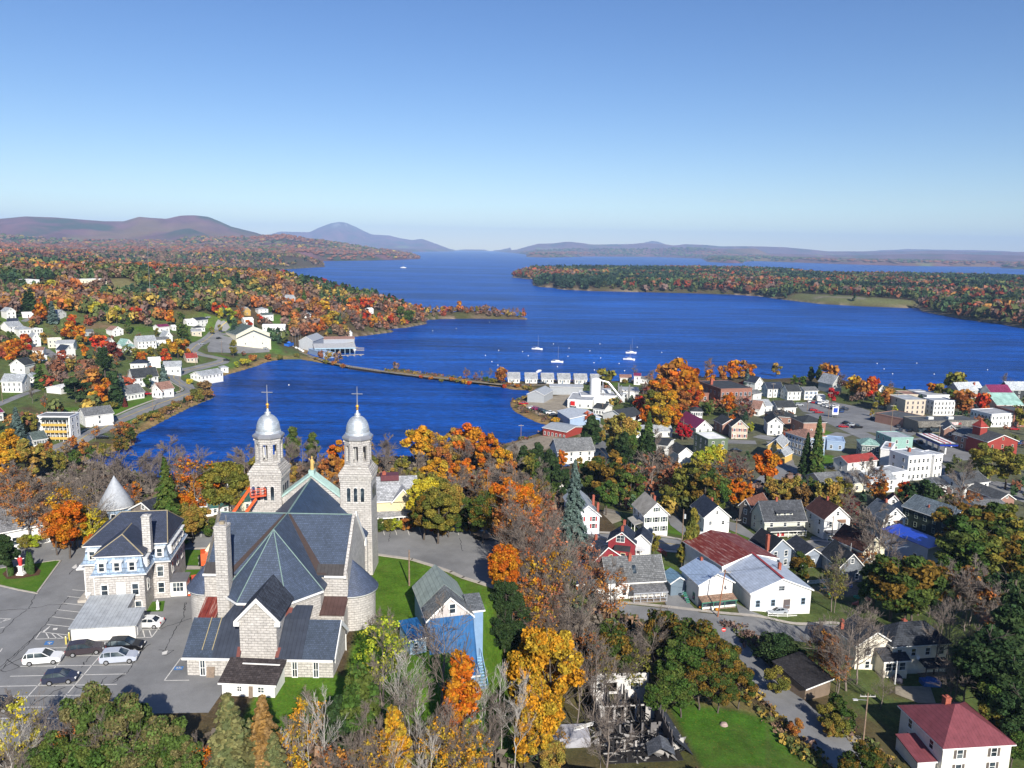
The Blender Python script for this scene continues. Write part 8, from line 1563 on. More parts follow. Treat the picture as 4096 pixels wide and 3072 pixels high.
T_('between the church towers and the bay', 'B:1010,440,17,i,green 1180,488,15,i,green 1090,560,13,b,x 960,560,13,b,x 1220,600,11,b,x 590,640,14,b,x 520,660,13,b,x 650,650,13,b,x 150,700,15,s,orange,1.3 60,720,13,s,orange 380,730,14,l,olive 460,755,13,l,olive 590,880,9,l,orange 1000,760,9,l,fade 700,900,8,l,orange 30,1080,8,l,olive 130,1110,8,l,fade 60,1010,9,l,orange;N:1418,1060,17,p,green,.95 1470,890,17,b,x,1.2 1400,960,12,b,x 1550,960,13,b,x 1100,1250,10,s,orange 1150,1240,9,l,orange 1450,1460,7,l,gold 1350,1440,7,l,gold 1200,1400,4,s,gold 970,1010,14,b,x 880,1000,14,b,x 1050,1020,14,b,x 1200,1010,14,b,x 1290,1000,14,b,x 780,1080,13,b,x 650,1100,13,b,x 830,1180,12,b,x 1000,1130,12,b,x')
T_('behind the rectory', 'A:560,225,11,l,orange,1.0 460,290,9,l,rust 650,330,7,l,red 600,50,13,s,gold,1.3 770,290,8,l,yellow 790,500,5,l,orange 740,130,12,b,x 700,90,11,b,x 840,300,7,l,fade 380,430,3,u,lime 300,500,3,u,lime 200,510,3,u,olive 640,440,4,l,olive 540,470,4,u,rust 100,60,12,s,rust 220,50,13,s,rust 330,60,12,b,x 420,40,12,s,rust 30,500,8,i,dkgreen,1.2 1700,270,6,u,fade 1640,330,5,u,olive 1800,370,4,u,green 1570,330,5,u,fade')
T_('at the lower left of the bay', 'N:200,870,17,i,fade,1.2 60,800,15,l,gold,1.1 130,620,17,p,blue,1.2 300,960,12,l,fade 20,950,14,l,gold,1.2 230,640,13,l,olive 400,900,8,l,rust 330,920,9,l,fade,1.2 130,1090,11,s,rust 50,1120,11,s,rust 250,1130,11,s,rust 420,960,9,l,olive 500,980,9,l,olive 640,970,8,l,green 720,880,8,l,rust 620,850,7,l,rust 1060,715,9,l,rust,1.2 990,740,8,s,rust 1120,780,8,l,mixed,1.2 900,900,8,l,olive,1.2 1020,850,8,l,mixed,1.2 820,760,7,s,orange 560,900,7,s,brown 780,940,7,l,green 1080,880,6,l,olive')
T_('along the bay road bank', 'N:1270,640,4,u,olive 1330,620,4,u,green 1220,660,4,u,fade 1400,600,4,u,brown 1450,580,4,u,brown 1520,560,3,u,olive 1630,495,4,u,rust 1720,480,5,u,olive 1780,440,6,u,brown,1.2 1700,430,6,u,olive,1.2 1750,370,6,u,brown,1.2 1640,350,4,u,yellow 2040,205,5,l,lime 2010,10,14,n,olive,1.2 2120,170,7,u,yellow 2190,140,6,u,rust 1590,510,4,p,dkgreen 1500,540,3,u,brown 1170,700,3,u,fade 1350,640,4,u,fade')
T_('among the houses across the bay', 'N:890,80,24,i,dkgreen,1.25 990,300,18,p,dkgreen 640,355,13,l,dkgreen,1.5 780,290,14,l,rust,1.1 870,400,11,l,orange 800,460,9,l,gold 920,360,11,l,orange 1040,320,14,p,blue 1410,245,12,p,blue 335,235,14,p,green,1.15 1275,330,8,l,green,1.1 390,500,9,s,orange 960,545,5,u,olive,1.2 1075,520,5,p,maroon 840,590,5,u,olive 270,440,8,b,x 480,150,10,s,brown 600,180,9,l,fade 700,250,10,s,brown 1000,150,9,s,rust 1430,105,10,l,red,.9 1220,120,9,l,orange 1400,60,10,l,olive,1.3 1530,20,14,l,gold,1.2 1600,25,12,l,orange 1300,90,9,l,olive 1170,90,9,l,olive,1.2 1120,290,7,s,rust 720,600,4,u,olive;M:120,1200,13,l,orange,1.1 200,1170,13,l,red 80,1280,10,l,orange 30,1240,10,l,rust 590,1060,14,l,orange,1.1 690,1100,14,l,orange 620,1000,11,l,red 720,1250,9,l,orange 850,1165,13,l,red,1.2 980,1240,12,l,maroon,1.2 1105,1010,14,i,green 1570,1060,13,l,green,1.1 1600,1100,13,i,green,1.1 345,890,15,l,orange 440,880,17,p,blue 450,700,14,l,yellow,1.3 820,885,13,l,yellow,1.2 900,900,12,l,green,1.3 1000,925,14,l,yellow,1.1 1060,945,11,l,gold 1155,920,13,l,red,1.1 1470,960,12,l,orange,.9 1560,970,10,l,green 580,850,11,l,gold 480,860,10,l,olive 260,790,18,p,dkgreen,1.3 220,800,17,p,dkgreen,1.2 40,825,11,l,orange 380,840,14,p,green 340,840,9,l,orange 610,1000,10,l,red 70,1130,10,i,green 380,1150,9,l,fade 560,800,8,p,dkgreen 480,1080,8,s,brown 270,1040,7,l,fade 1860,890,11,l,red 1930,900,10,l,red 1990,940,12,l,lime,1.2 1900,940,10,l,yellow 2080,880,14,s,rust,1.2 2150,1040,10,l,red 2060,1050,10,l,rust 1830,1100,6,l,olive 1900,1080,6,l,olive 1200,1150,9,s,rust 1350,1110,6,l,olive 1500,1230,9,l,maroon,.8 1450,1210,9,l,gold 680,1180,8,l,olive')
T_('on the point beyond the marina', 'O:415,785,17,p,green 370,830,11,p,green 520,850,15,l,rust,1.1 590,865,16,l,gold,1.1 560,1020,12,l,orange 660,965,18,l,gold,1.4 620,1000,14,l,gold 760,845,15,i,dkgreen 870,820,17,i,green,1.1 830,840,14,l,orange 930,840,14,l,red 990,850,12,l,red 1100,860,13,i,dkgreen 1240,880,9,i,green 1070,980,10,l,red 870,920,11,l,red 960,960,13,l,red,1.1 1170,985,13,l,red,.8 1020,1000,13,l,gold 850,970,15,s,pinkish,1.3 1060,1010,12,l,rust 770,960,15,s,fade 1260,930,17,l,green,1.1 1320,950,16,l,green,1.1 1350,960,12,l,fade 1180,900,11,s,rust 1270,1020,9,l,gold 410,1060,10,s,pinkish 480,1080,9,l,pinkish 540,1080,8,l,orange 1420,900,10,l,orange 1500,910,10,s,gold 1610,925,9,l,gold 1755,880,13,l,orange 1700,930,9,s,brown 1820,940,7,s,orange 1910,920,8,l,olive 1980,935,8,s,rust 2060,935,8,s,rust 2130,945,7,s,brown 2190,930,7,s,brown 1360,910,9,s,orange 1300,890,10,s,rust 130,860,11,i,dkgreen 240,880,11,i,dkgreen 300,880,11,l,orange 120,920,7,l,green 360,930,7,l,green 190,920,8,l,orange 30,990,9,l,red 240,1020,4,u,maroon;Q:45,715,10,s,orange 70,750,8,l,olive 100,715,9,s,crimson 10,715,9,s,rust')
T_('on the causeway', 'O:1815,1455,8,s,rust 1895,1490,6,s,pinkish 1940,1480,7,b,x 2020,1460,8,b,x 2110,1455,10,l,rust 1980,1520,4,u,green 1800,1545,4,u,gold 1700,1525,4,u,orange 1510,1520,3,u,orange 1430,1510,3,u,red 1600,1540,3,u,olive 2050,1530,5,u,olive 1150,1465,3,u,olive 750,1410,4,u,rust 680,1385,4,u,rust 600,1375,4,u,olive 520,1350,3,u,fade 1850,1560,3,u,red 1740,1545,3,u,olive 2180,1570,3,u,rust 350,1320,4,u,olive 100,1330,5,u,rust 200,1330,5,u,olive;K:15,155,11,l,rust 260,310,3,u,olive 150,290,3,u,orange 220,300,3,u,fade 40,290,3,u,red')
T_('on the industrial shore', 'K:915,160,14,l,olive,1.4 890,265,5,u,green 1165,140,9,b,x 1080,245,4,u,fade 485,575,4,u,gold 795,545,19,i,dkgreen,1.2 750,640,13,i,dkgreen 1050,550,16,l,fade,1.1 980,570,14,l,fade 1130,590,13,l,fade 1180,600,9,l,lime 880,680,8,l,fade 1290,545,21,p,green,.9 1240,680,14,i,dkgreen 1290,700,16,i,dkgreen 1060,690,17,i,dkgreen,1.2 1120,720,14,l,green 1000,730,13,l,olive 1350,700,12,b,x')
T_('in the maple clump by the factory', 'K:1570,100,24,l,orange,1.3 1450,150,21,l,rust,1.1 1650,200,21,l,orange,1.1 1380,220,20,l,orange,1.1 1320,200,18,s,pinkish 1240,310,15,s,maroon,1.2 1330,330,17,l,olive,1.3 1450,330,18,l,gold,1.3 1580,340,15,l,rust,1.2 1680,320,15,l,red 1210,400,11,l,red 1280,480,13,l,orange,1.1 1400,450,16,l,gold,1.2 1520,470,13,l,orange 1690,370,11,l,red,1.1')
T_('downtown along the lakeside', 'K:1820,85,14,s,pinkish,1.1 1820,180,10,l,orange 1930,130,12,l,rust,.9 2025,82,15,l,orange,1.1 2120,100,13,l,rust,1.1 2180,130,11,l,orange 2140,165,13,p,blue,.9 1985,370,14,l,orange,.9 2060,410,12,s,rust 2130,400,13,s,maroon 1800,450,8,l,green 1575,620,9,l,crimson,1.2 1630,640,8,l,crimson 2090,265,4,u,crimson 2010,560,6,l,orange 2170,620,6,l,lime;L:75,225,10,l,fade,1.1 380,245,13,i,dkgreen 450,240,13,i,green 530,220,17,l,rust,1.2 560,440,9,l,crimson 640,320,12,s,maroon,1.2 760,330,14,l,gold,1.1 840,370,13,l,rust 910,355,14,l,red 960,480,10,l,olive 1070,395,10,s,rust 1020,450,12,l,rust,1.1 1180,420,5,i,dkgreen 1420,390,8,l,orange 1500,405,11,l,olive,1.2 1580,440,9,l,green 1635,295,16,l,olive,1.3 2065,320,11,b,x 1700,450,15,l,rust,1.1 1870,475,12,l,red,1.1 1100,590,5,l,lime 900,620,4,l,fade 230,330,7,l,green,1.2 310,330,7,l,green 120,610,8,b,x 2190,620,10,l,olive')
T_('between downtown and the main street', 'L:450,700,24,p,green,.7 350,835,17,p,dkgreen,.9 0,975,15,l,orange,1.1 1900,925,17,l,olive,1.2 2090,955,16,l,olive,1.3 1570,1085,6,l,lime 1720,1080,14,b,x 960,1130,13,s,rust 980,1220,9,l,orange 870,1060,14,b,x 1190,1230,8,l,red 1250,1260,12,l,dkgreen 1360,1230,14,l,dkgreen,1.3 1700,1290,11,s,rust 1600,1340,8,l,olive 1800,1330,8,s,rust 530,1220,13,l,fade,1.1 620,1200,13,l,olive,1.2 430,1260,9,l,lime 360,1210,11,l,green 240,1200,11,l,fade 120,1210,12,l,fade,1.1 30,1190,9,l,fade 680,1230,12,b,x 720,1340,11,s,maroon 310,1260,10,l,brown;K:650,975,24,p,blue,.8 850,960,14,l,olive 950,880,19,l,mixed,1.3 1060,930,17,l,rust,1.1 780,960,14,l,green,1.1 1150,1000,15,l,green 1350,880,19,s,pinkish,1.3 1450,900,17,s,rust,1.2 1250,960,14,s,maroon 1500,960,15,s,rust 1680,940,18,l,olive,1.3 1800,1000,17,l,mixed 1880,1050,15,l,green,1.1 1600,1100,12,l,olive 1450,1150,11,l,olive 1720,860,10,l,lime 1780,850,10,l,yellow 1830,820,11,l,lime 1900,820,11,l,yellow 1960,900,13,s,rust 2050,900,13,s,maroon 2120,1000,13,s,rust 2050,1100,11,l,orange,1.2 2150,1150,9,l,orange 1040,1100,11,l,green 930,1130,11,l,green,1.1 330,790,13,i,dkgreen,1.1 420,850,12,i,dkgreen 270,900,12,l,olive 150,800,11,b,x 230,850,11,l,mixed 480,930,11,i,dkgreen 540,860,8,l,orange 690,920,5,l,fade 400,1000,12,i,dkgreen 330,960,13,i,green')
T_('between the houses on the right', 'I:1250,485,17,i,olive,.55 1210,650,12,i,olive,.8 1150,780,8,i,olive 905,715,6,l,olive;J:300,885,9,l,mixed,1.1 620,900,14,s,ochre,.7 580,1000,11,s,olive 930,520,15,b,x,1.1 1010,600,14,b,x 880,850,9,s,rust 1060,780,12,b,x 1100,905,15,l,mixed,1.3 1250,920,15,l,mixed,1.3 950,960,12,l,green,1.2 1350,930,14,l,mixed,1.2 1100,1080,11,l,mixed,1.3 1280,1090,11,l,green,1.2 1650,470,16,l,mixed,1.3 1800,500,17,l,green,1.3 1950,480,18,l,mixed,1.4 2100,490,17,l,olive,1.3 1750,640,16,l,green,1.3 1900,700,15,l,olive,1.3 2050,680,15,l,mixed,1.3 1650,700,14,l,green,1.2 1800,800,12,l,green,1.2 2150,600,16,l,olive,1.3 2180,800,13,l,mixed,1.3 1560,990,12,s,rust 1800,1000,14,s,rust 1900,1060,12,s,rust 1650,1080,12,b,x 1750,1120,12,b,x 1950,1180,12,s,rust 2000,1250,11,b,x 2100,1050,14,l,dkgreen,1.2 740,450,10,s,maroon 1440,1050,11,l,dkgreen 1500,430,8,l,olive')
T_('around duplex and lower road', 'H:740,330,15,b,x,1.2 830,280,15,b,x 560,500,10,l,rust,.8 650,520,12,b,x 430,400,11,b,x 470,440,10,s,rust 620,620,9,s,rust 2100,260,19,i,dkgreen,1.3 2180,120,20,i,dkgreen,1.3 2000,500,17,l,dkgreen,1.3 2130,700,16,i,dkgreen,1.3 2060,900,12,l,green,1.2 2180,1000,12,l,dkgreen,1.3 1650,680,12,b,x 1740,690,11,b,x 1620,770,9,b,x 600,1020,5,l,green,1.1 90,800,5,u,olive 60,480,7,u,dkgreen,1.2 160,520,6,u,dkgreen 260,600,4,u,dkgreen 860,1450,8,l,mixed,1.1 960,1530,7,l,mixed 720,1530,6,l,mixed 1620,1370,6,s,lime 1250,1150,4,u,rust 640,1200,4,u,olive 520,1120,4,u,olive 680,1130,4,u,green 1860,300,15,b,x 1500,280,14,b,x 1600,250,14,b,x 1960,400,14,s,rust 1760,520,13,b,x 1950,1100,9,l,olive 2150,1280,8,l,green 1000,830,7,b,x 540,1250,3,u,fade 240,1230,3,u,rust')
RUIN = [tuple(p) for p in (GP('G:500,850 1330,850 1800,1659 200,1659'))]
# scattered trees filling the wood between church and bay
def scatter(zone, box, n, kinds, hh, md=6.0, seed=1, sdmin=4):
	r = random.Random(seed); pts = []; x0, x1, y0, y1 = box; tries = 0
	while len(pts) < n and tries < n*60:
		tries += 1; x, y = r.uniform(x0, x1), r.uniform(y0, y1)
		if gsd(x, y) < sdmin or any((x-a)**2+(y-b)**2 < md*md for a, b in pts): continue
		if any((x-a)**2+(y-b)**2 < rr_*rr_ for a, b, rr_ in KEEP): continue
		pts.append((x, y)); kd, col = r.choice(kinds); tree(x, y, gz(x, y), r.uniform(*hh), kd, col, zone)
def gsd(x, y):
	r = math.hypot(x, y); a = math.atan2(x, y); i = int(np.clip(np.searchsorted(RS, r)-1, 0, len(RS)-2)); j = int(np.clip((a-AN[0])/(AN[1]-AN[0]), 0, len(AN)-2)); return GSD[i, j]
KEEP = [(o.location.x+o.get('_d', [0, 0])[0]/2, o.location.y+o.get('_d', [0, 0])[1]/2, 9) for o in ROOTS if o.get('_d')]
BK_ = [('bare','x')]*13+[('sparse','rust')]*2+[('leafy','olive'),('leafy','rust'),('sparse','brown')]
scatter('in the wood between church and bay', (-125, 12, 190, 285), 60, BK_, (9, 14), 7.5, 3)
scatter('in the wood behind the round tower', (-150, -60, 155, 200), 22, BK_, (9, 13), 8, 4)
scatter('at the slope foot by the maroon houses', (12, 20, 130, 175), 4, [('bare','x'),('sparse','rust'),('sparse','pinkish')], (9, 13), 5, 5)
# -- undergrowth and distant woods (uncountable)
FCOL = np.array([(.27,.085,.022),(.25,.125,.034),(.20,.045,.022),(.24,.165,.035),(.04,.07,.03),(.022,.042,.024),(.075,.088,.028),(.15,.095,.06),(.12,.078,.062),(.165,.068,.036),(.22,.03,.025),(.125,.105,.085)])
def blob(n, seed):
	r = np.random.default_rng(seed); t = (1+5**.5)/2; v = np.array([(-1,t,0),(1,t,0),(-1,-t,0),(1,-t,0),(0,-1,t),(0,1,t),(0,-1,-t),(0,1,-t),(t,0,-1),(t,0,1),(-t,0,-1),(-t,0,1)], float); v /= np.linalg.norm(v[0])
	f = np.array([(0,11,5),(0,5,1),(0,1,7),(0,7,10),(0,10,11),(1,5,9),(5,11,4),(11,10,2),(10,7,6),(7,1,8),(3,9,4),(3,4,2),(3,2,6),(3,6,8),(3,8,9),(4,9,5),(2,4,11),(6,2,10),(8,6,7),(9,8,1)])
	if n > 0:
		vl = [tuple(q) for q in v]; cache = {}; nf = []
		def mid(a, b):
			k = (min(a, b), max(a, b))
			if k not in cache: m_ = (np.array(vl[a])+np.array(vl[b]))/2; vl.append(tuple(m_/np.linalg.norm(m_))); cache[k] = len(vl)-1
			return cache[k]
		for a, b, c in f: p, q, s_ = mid(a, b), mid(b, c), mid(c, a); nf += [(a,p,s_),(p,b,q),(s_,q,c),(p,q,s_)]
		v = np.array(vl); f = np.array(nf)
	return v*(1+r.uniform(-.28, .22, (len(v), 1))), f
def forest(name, label, X, Y, Hs, pal, wts, kind='blob', ratio=.42, seed=1, patch=160, cards=26, csize=.34, con=(4, 5)):
	"""one mesh of many crowns; colours run in patches"""
	r = np.random.default_rng(seed); n = len(X); Z_ = np.maximum(ground(X, Y), 0); wts = np.array(wts, float); cum = np.cumsum(wts)/wts.sum()
	q = .38*r.random(n)+.62*np.clip((fbm(X/patch, Y/patch, seed)-.5)*2.4+.5, 0, .999); q = np.argsort(np.argsort(q))/n; idx = np.array(pal)[np.minimum(np.searchsorted(cum, q), len(pal)-1)]; C = FCOL[idx]*r.uniform(.78, 1.22, (n, 1))*(1.35 if name in ('hill_woods','village_trees','garden_trees','point_woods') else 1.15)
	iscon = np.isin(idx, con); W_ = Hs*ratio*np.where(iscon, .62, 1)
	if kind == 'blob':
		Vs, Fs, Cs, off = [], [], [], 0
		for b in range(5):
			m_ = np.nonzero(r.integers(0, 5, n) == b)[0] if b < 0 else np.nonzero(np.arange(n) % 5 == b)[0]; v, f = blob(1 if len(X) < 14000 else 0, 50+b)
			P_ = v[None]*np.stack([W_[m_], W_[m_], Hs[m_]*.5], 1)[:, None, :]; tp = np.where(iscon[m_], .55, .12)[:, None]; sc = 1-tp*(v[None, :, 2]+.4); P_[..., 0] *= sc; P_[..., 1] *= sc
			P_ += np.stack([X[m_], Y[m_], Z_[m_]+Hs[m_]*.48], 1)[:, None, :]; Vs.append(P_.reshape(-1, 3)); Fs.append((f[None]+(np.arange(len(m_))*len(v))[:, None, None]).reshape(-1, 3)+off); off += len(m_)*len(v)
			Cs.append((C[m_][:, None, :]*r.uniform(.55, 1.45, (len(m_), len(f), 1))).reshape(-1, 3))
		V = np.concatenate(Vs); Fq = np.concatenate(Fs); Cc = np.concatenate(Cs)
	else:
		k = np.repeat(np.arange(n), cards); N_ = unit(len(k), r); N_[:, 2] = N_[:, 2]*.85+.1; rad = r.uniform(.55, 1, len(k)); tz = (N_[:, 2]+1)/2
		P_ = np.stack([N_[:, 0], N_[:, 1]], 1)*(W_[k]*rad*np.where(iscon[k], np.clip(1.35-1.25*tz, .08, 1.2), 1))[:, None]; z = Z_[k]+Hs[k]*(.5+.46*N_[:, 2]*rad)
		V, Fq = quads(np.stack([X[k]+P_[:, 0], Y[k]+P_[:, 1], z], 1), unit(len(k), r)*.7+N_*.6, Hs[k]*csize*r.uniform(.6, 1.3, len(k)), 1.0, r); Cc = C[k]*r.uniform(.5, 1.5, (len(k), 1))
	o = link(name, npmesh(name, V, Fq, MT['leafv'], {'Col': ('FACE', np.clip(Cc, .004, .8))})); tag(o, label, 'woods', kind='stuff'); return o
def fill_pts(boxes, sp, seed, cond):
	r = np.random.default_rng(seed); x0, x1, y0, y1 = boxes; gx, gy = np.meshgrid(np.arange(x0, x1, sp), np.arange(y0, y1, sp)); gx = gx.ravel()+r.uniform(-.5, .5, gx.size)*sp; gy = gy.ravel()+r.uniform(-.5, .5, gy.size)*sp
	a = np.arctan2(gx, gy); m_ = (np.abs(a) < math.radians(39)); gx, gy = gx[m_], gy[m_]; m_ = cond(gx, gy); return gx[m_], gy[m_]
SDf = lambda x, y: GSD[np.clip(np.searchsorted(RS, np.hypot(x, y))-1, 0, len(RS)-2), np.clip(((np.arctan2(x, y)-AN[0])/(AN[1]-AN[0])).astype(int), 0, len(AN)-2)]
def clear(X, Y, rad=10):
	m_ = np.ones(len(X), bool)
	for a, b, _ in KEEP: m_ &= (X-a)**2+(Y-b)**2 > rad*rad
	return m_
# undergrowth near: woods slope, right slope, gardens
def under(name, label, box, sp, hh, pal, wts, cond, seed=1, csize=.5, cards=9):
	X, Y = fill_pts(box, sp, seed, cond); r = np.random.default_rng(seed); o = forest(name, label, X, Y, r.uniform(*hh, len(X)), pal, wts, 'cards', .75, seed, 14, cards, csize, con=()); return o
under('undergrowth', 'tangled brown undergrowth on the slope between church and bay', (-170, 16, 152, 300), 1.7, (.8, 2.6), [8,7,6,11], [4,3,1.5,4], lambda X, Y: (SDf(X, Y) > 2) & clear(X, Y, 8) & (Y > 152+np.clip(-X-60, 0, 60)*-.12), 2)
under('undergrowth', 'brown brush and saplings on the slope right of the church lawn', (0, 28, 96, 175), 1.2, (.6, 2.4), [9,8,7,6,5,11], [1.5,4,3,2,2,4], lambda X, Y: (sdist(RUIN, X, Y) < -1) & (X > np.interp(Y, [96,112,130,150,175], [2,4,6,9,-5])) & clear(X, Y, 7) & (ground(X, Y) > 14.2), 3)
under('undergrowth', 'brown brush and weeds along the bottom edge of the photo', (-70, 26, 58, 88), 1.0, (.6, 2.2), [9,8,7,6,3,11], [1,3,3,3,1,4], lambda X, Y: (sdist(RUIN, X, Y) < -1) & (Y < np.interp(X, [-70,-36,-24,-10,4,12,26], [70,78,78,82,90,112,96])) & (sdist(lot, X, Y) < -1), 4)
under('roadside_brush', 'yellow brown weeds along the lower road and reeds', (20, 75, 98, 150), 1.0, (.4, 1.2), [7,3,6,8], [3,3,3,2], lambda X, Y: (np.abs(sdist([tuple(p) for p in HR]+[tuple(p) for p in HR[::-1]], X, Y)) > 3.2) & (np.abs(sdist([tuple(p) for p in HR]+[tuple(p) for p in HR[::-1]], X, Y)) < 7.5) & clear(X, Y, 9), 5)
def shore(X, Y): s_ = SDf(X, Y); return (s_ > .8) & (s_ < 7)
under('shore_reeds', 'tawny reeds and shrubs along the bay shore', (-330, 140, 225, 560), 2.1, (.5, 1.9), [7,3,6,9,8], [4,3,3,2,2], lambda X, Y: shore(X, Y) & (fbm(X/9, Y/9, 4) > .42), 6)
# town greenery between buildings
def townc(X, Y): return (SDf(X, Y) > 12) & clear(X, Y, 13) & (fbm(X/26, Y/26, 8) > .50)
X, Y = fill_pts((40, 420, 215, 470), 7, 9, lambda X, Y: townc(X, Y)); lots_ = [GP(s) for s in ('L:235,570 420,545 560,555 780,600 930,650 900,690 640,690 500,680 300,640', 'L:470,700 900,680 1180,770 1310,820 1220,860 880,820 640,790', 'L:1230,880 1520,830 1800,930 1860,1000 1740,1060 1510,1080', 'K:250,425 640,370 610,440 780,590 900,660 600,540 340,565 170,470', 'L:60,1060 330,1180 400,1200 250,1230')]
ok = np.ones(len(X), bool)
for p in lots_: ok &= sdist(p, X, Y) < -4
for rd in (MS, GP('L:90,930 140,1090 60,1180'), GP('L:380,660 520,710 700,790 900,880 1150,960'), GP('L:1200,960 1450,1120 1600,1190 1900,1260')): ok &= np.abs(sdist([tuple(p) for p in rd]+[tuple(p) for p in rd[::-1]], X, Y)) > 8
X, Y = X[ok], Y[ok]; r = np.random.default_rng(4); forest('garden_trees', 'small garden trees and hedges among the town houses', X, Y, r.uniform(3, 7.5, len(X)), [0,3,5,6,9,8,4,2], [1,1,3,4,3,4,3,1], 'cards', .45, 12, 30, 60, .2)
X, Y = fill_pts((-480, -60, 330, 700), 8, 19, lambda X, Y: (SDf(X, Y) > 14) & clear(X, Y, 12) & (fbm(X/30, Y/30, 18) > .50))
rd = [tuple(p) for p in BRP]; ok = np.abs(sdist(rd+rd[::-1], X, Y)) > 9; ok &= sdist(GP('M:1790,1270 1850,1160 2010,1150 2212,1262 2330,1315 1800,1315'), X, Y) < -5; ok &= sdist(GP('N:1130,740 1350,570 1360,520 1150,495 870,650 730,760'), X, Y) < -3; ok &= sdist(GP('O:120,985 500,1000 330,1110 180,1240 240,1330 60,1310'), X, Y) < -3; ok &= sdist(GP('M:1130,1090 1500,1110 1500,1150 1200,1150'), X, Y) < -3
X, Y = X[ok], Y[ok]; forest('village_trees', 'mixed autumn trees and hedges between the houses across the bay', X, Y, r.uniform(4, 10, len(X)), [0,1,3,6,4,7,8,9,2], [3,2,2,4,2,4,4,3,1], 'cards', .42, 22, 40, 70, .19)
# hill wood on the left
def hillc(X, Y):
	R_ = np.hypot(X, Y); A_ = np.degrees(np.arctan2(X, Y)); lim = np.interp(A_, [-39,-33,-27,-22,-18,-14,-11], [560,640,650,690,640,760,830]); return (SDf(X, Y) > 10) & (R_ > lim) & (R_ < 1500) & clear(X, Y, 18) & (sdist(MEAD, X, Y) < 0) & (A_ < -8)
MEAD = GP('M:920,680 1110,680 1210,760 1150,830 960,830')
X, Y = fill_pts((-900, -60, 480, 1450), 7.6, 29, hillc); forest('hill_woods', 'dense autumn wood covering the hill left of the lake', X, Y, r.uniform(7, 14, len(X)), [0,1,9,8,7,3,6,4,5,2,10], [3,3,3.5,5.5,5,3,6,7,6,.6,.2], 'cards', .42, 32, 70, 46, .22)
def pointc(X, Y): A_ = np.degrees(np.arctan2(X, Y)); return (SDf(X, Y) > 2) & (np.hypot(X, Y) > 545) & (A_ > -14) & (np.hypot(X, Y) < 1180) & (A_ < 3) & clear(X, Y, 13) & (sdist(GP('O:120,985 500,1000 500,1080 330,1110 180,1240 240,1330 60,1310'), X, Y) < -3) & ((SDf(X, Y) < 60) | (fbm(X/30, Y/30, 2) > .4))
X, Y = fill_pts((-330, 60, 500, 1200), 8.5, 39, pointc); forest('point_woods', 'bare and orange trees along the wooded point', X, Y, r.uniform(5, 10, len(X)), [8,9,0,3,7,2,4], [5,4,3,2,4,1,1], 'cards', .4, 42, 30, 44, .24)
# peninsula
def penc(X, Y): return (sdist(PENIN, X, Y) > 3) & (fbm(X/90, Y/90, 77) < .70) & (sdist(GP('S:110,350 330,345 560,362 740,380 735,402 620,402 420,398 240,388 100,368'), X, Y) < -4) | (sdist(PENIN, X, Y) > 10) & (fbm(X/25, Y/25, 7) > .62) & (sdist(GP('Q:1580,430 1680,420 1670,455 1570,455'), X, Y) < 0)
X, Y = fill_pts((0, 2600, 800, 3300), 13.5, 49, penc); forest('peninsula_woods', 'dark green and red wood covering the long peninsula in the lake', X, Y, np.where(Y < 1600, r.uniform(12, 20, len(X)), r.uniform(13, 21, len(X))), [5,4,6,9,2,8,1], [10,8,5,2.4,1.5,2,1], 'cards', .40, 52, 130, 18, .34)
def midc(X, Y): R_ = np.hypot(X, Y); A_ = np.degrees(np.arctan2(X, Y)); return (SDf(X, Y) > 12) & (R_ > 1450) & (R_ < 3600) & (A_ < -6) & (fbm(X/140, Y/200, 71) < .66)
X, Y = fill_pts((-2600, -100, 1100, 3600), 20, 59, midc); forest('rolling_woods', 'rolling autumn woods between the hill and the mountains', X, Y, r.uniform(10, 17, len(X)), [9,8,0,3,4,5,6,7], [5,5,1.5,2,3,3,3,4], 'cards', .62, 62, 260, 9, .5)
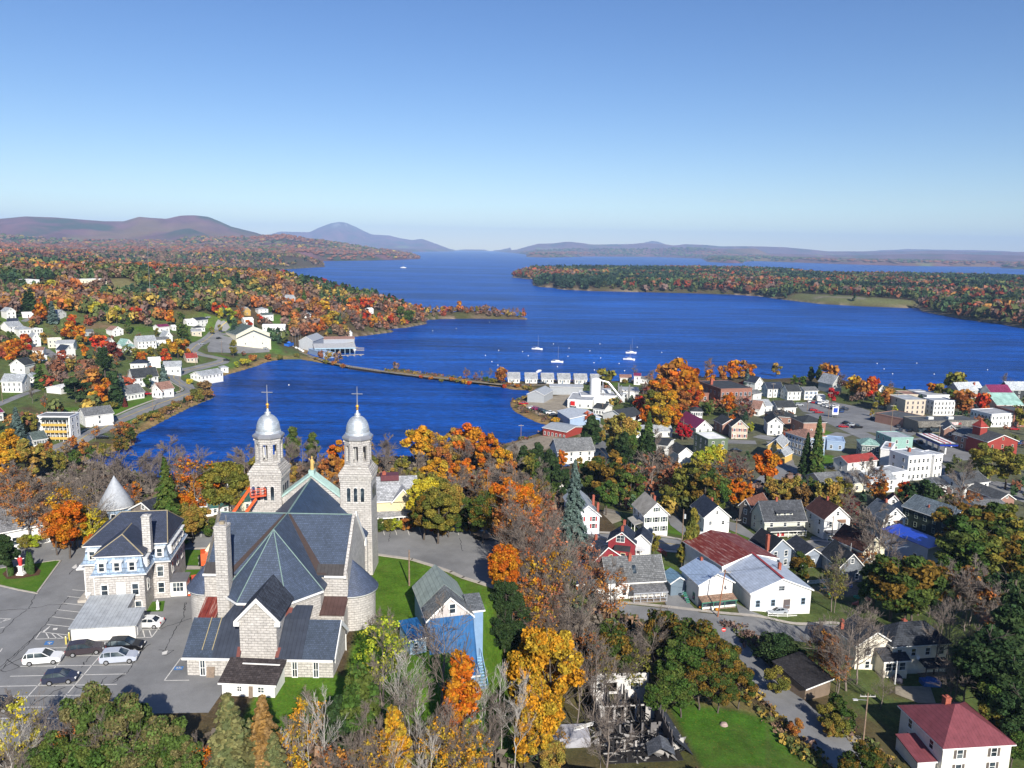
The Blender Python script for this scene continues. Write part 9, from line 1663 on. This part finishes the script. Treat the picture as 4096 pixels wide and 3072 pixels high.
def farc(X, Y): R_ = np.hypot(X, Y); return (SDf(X, Y) > 15) & (R_ > 3500) & (R_ < 7000) & (np.degrees(np.arctan2(X, Y)) < 0) & (fbm(X/220, Y/400, 73) < .66)
X, Y = fill_pts((-5200, -300, 2500, 7000), 38, 69, farc); forest('far_woods', 'distant woods on the slopes before the mountains', X, Y, r.uniform(11, 19, len(X)), [9,8,9,3,4,5,6,7], [6,6,2,1,3,3,2,4], 'blob', .95, 72, 420)
def fr(X, Y): s_ = SDf(X, Y); return (s_ > 10) & (s_ < 900) & (np.hypot(X, Y) < 15500)
X, Y = fill_pts((-300, 11000, 6000, 15000), 75, 79, fr); forest('far_shore_woods', 'thin dark line of woods on the far right shore', X, Y, r.uniform(14, 22, len(X)), [9,8,4,5,6], [4,4,4,4,2], 'blob', 1.5, 82, 600)
# -- air
m = MB(); m.box(-27500, 27500, -480, 27500, -7, 760)
hz = bpy.data.materials.new('haze'); hz.use_nodes = True; ht = hz.node_tree; ht.nodes.clear(); ov_ = ht.nodes.new('ShaderNodeOutputMaterial'); pv = ht.nodes.new('ShaderNodeVolumePrincipled')
pv.inputs['Color'].default_value = (.43,.63,1,1); pv.inputs['Density'].default_value = 5.2e-5; pv.inputs['Anisotropy'].default_value = -.13; ht.links.new(pv.outputs[0], ov_.inputs['Volume'])
ho = link('haze', m.mesh('haze', hz)); tag(ho, kind='stuff');
# -- labels: tell look-alikes apart by their place from the left
ORD = ['', 'first','second','third','fourth','fifth','sixth','seventh','eighth','ninth','tenth']
def ordn(i): return ORD[i] if i <= 10 else '%d%s' % (i, 'th' if 10 < i % 100 < 14 else {1:'st',2:'nd',3:'rd'}.get(i % 10, 'th'))
by = {}
for o in ROOTS:
	try:
		if o.get('label') and o.get('kind') is None: by.setdefault(o['label'], []).append(o)
	except ReferenceError: pass
for lb, os_ in by.items():
	if len(os_) < 2 or lb == 'white mooring buoy on the lake': continue
	os_.sort(key=lambda o: proj(o.location)[0])
	for i, o in enumerate(os_): o['label'] = lb+', '+(('leftmost' if i == 0 else 'rightmost' if i == len(os_)-1 else ordn(i+1)+' from left'))
for o in bpy.data.objects:
	for k in ('_d',):
		if k in o: del o[k]
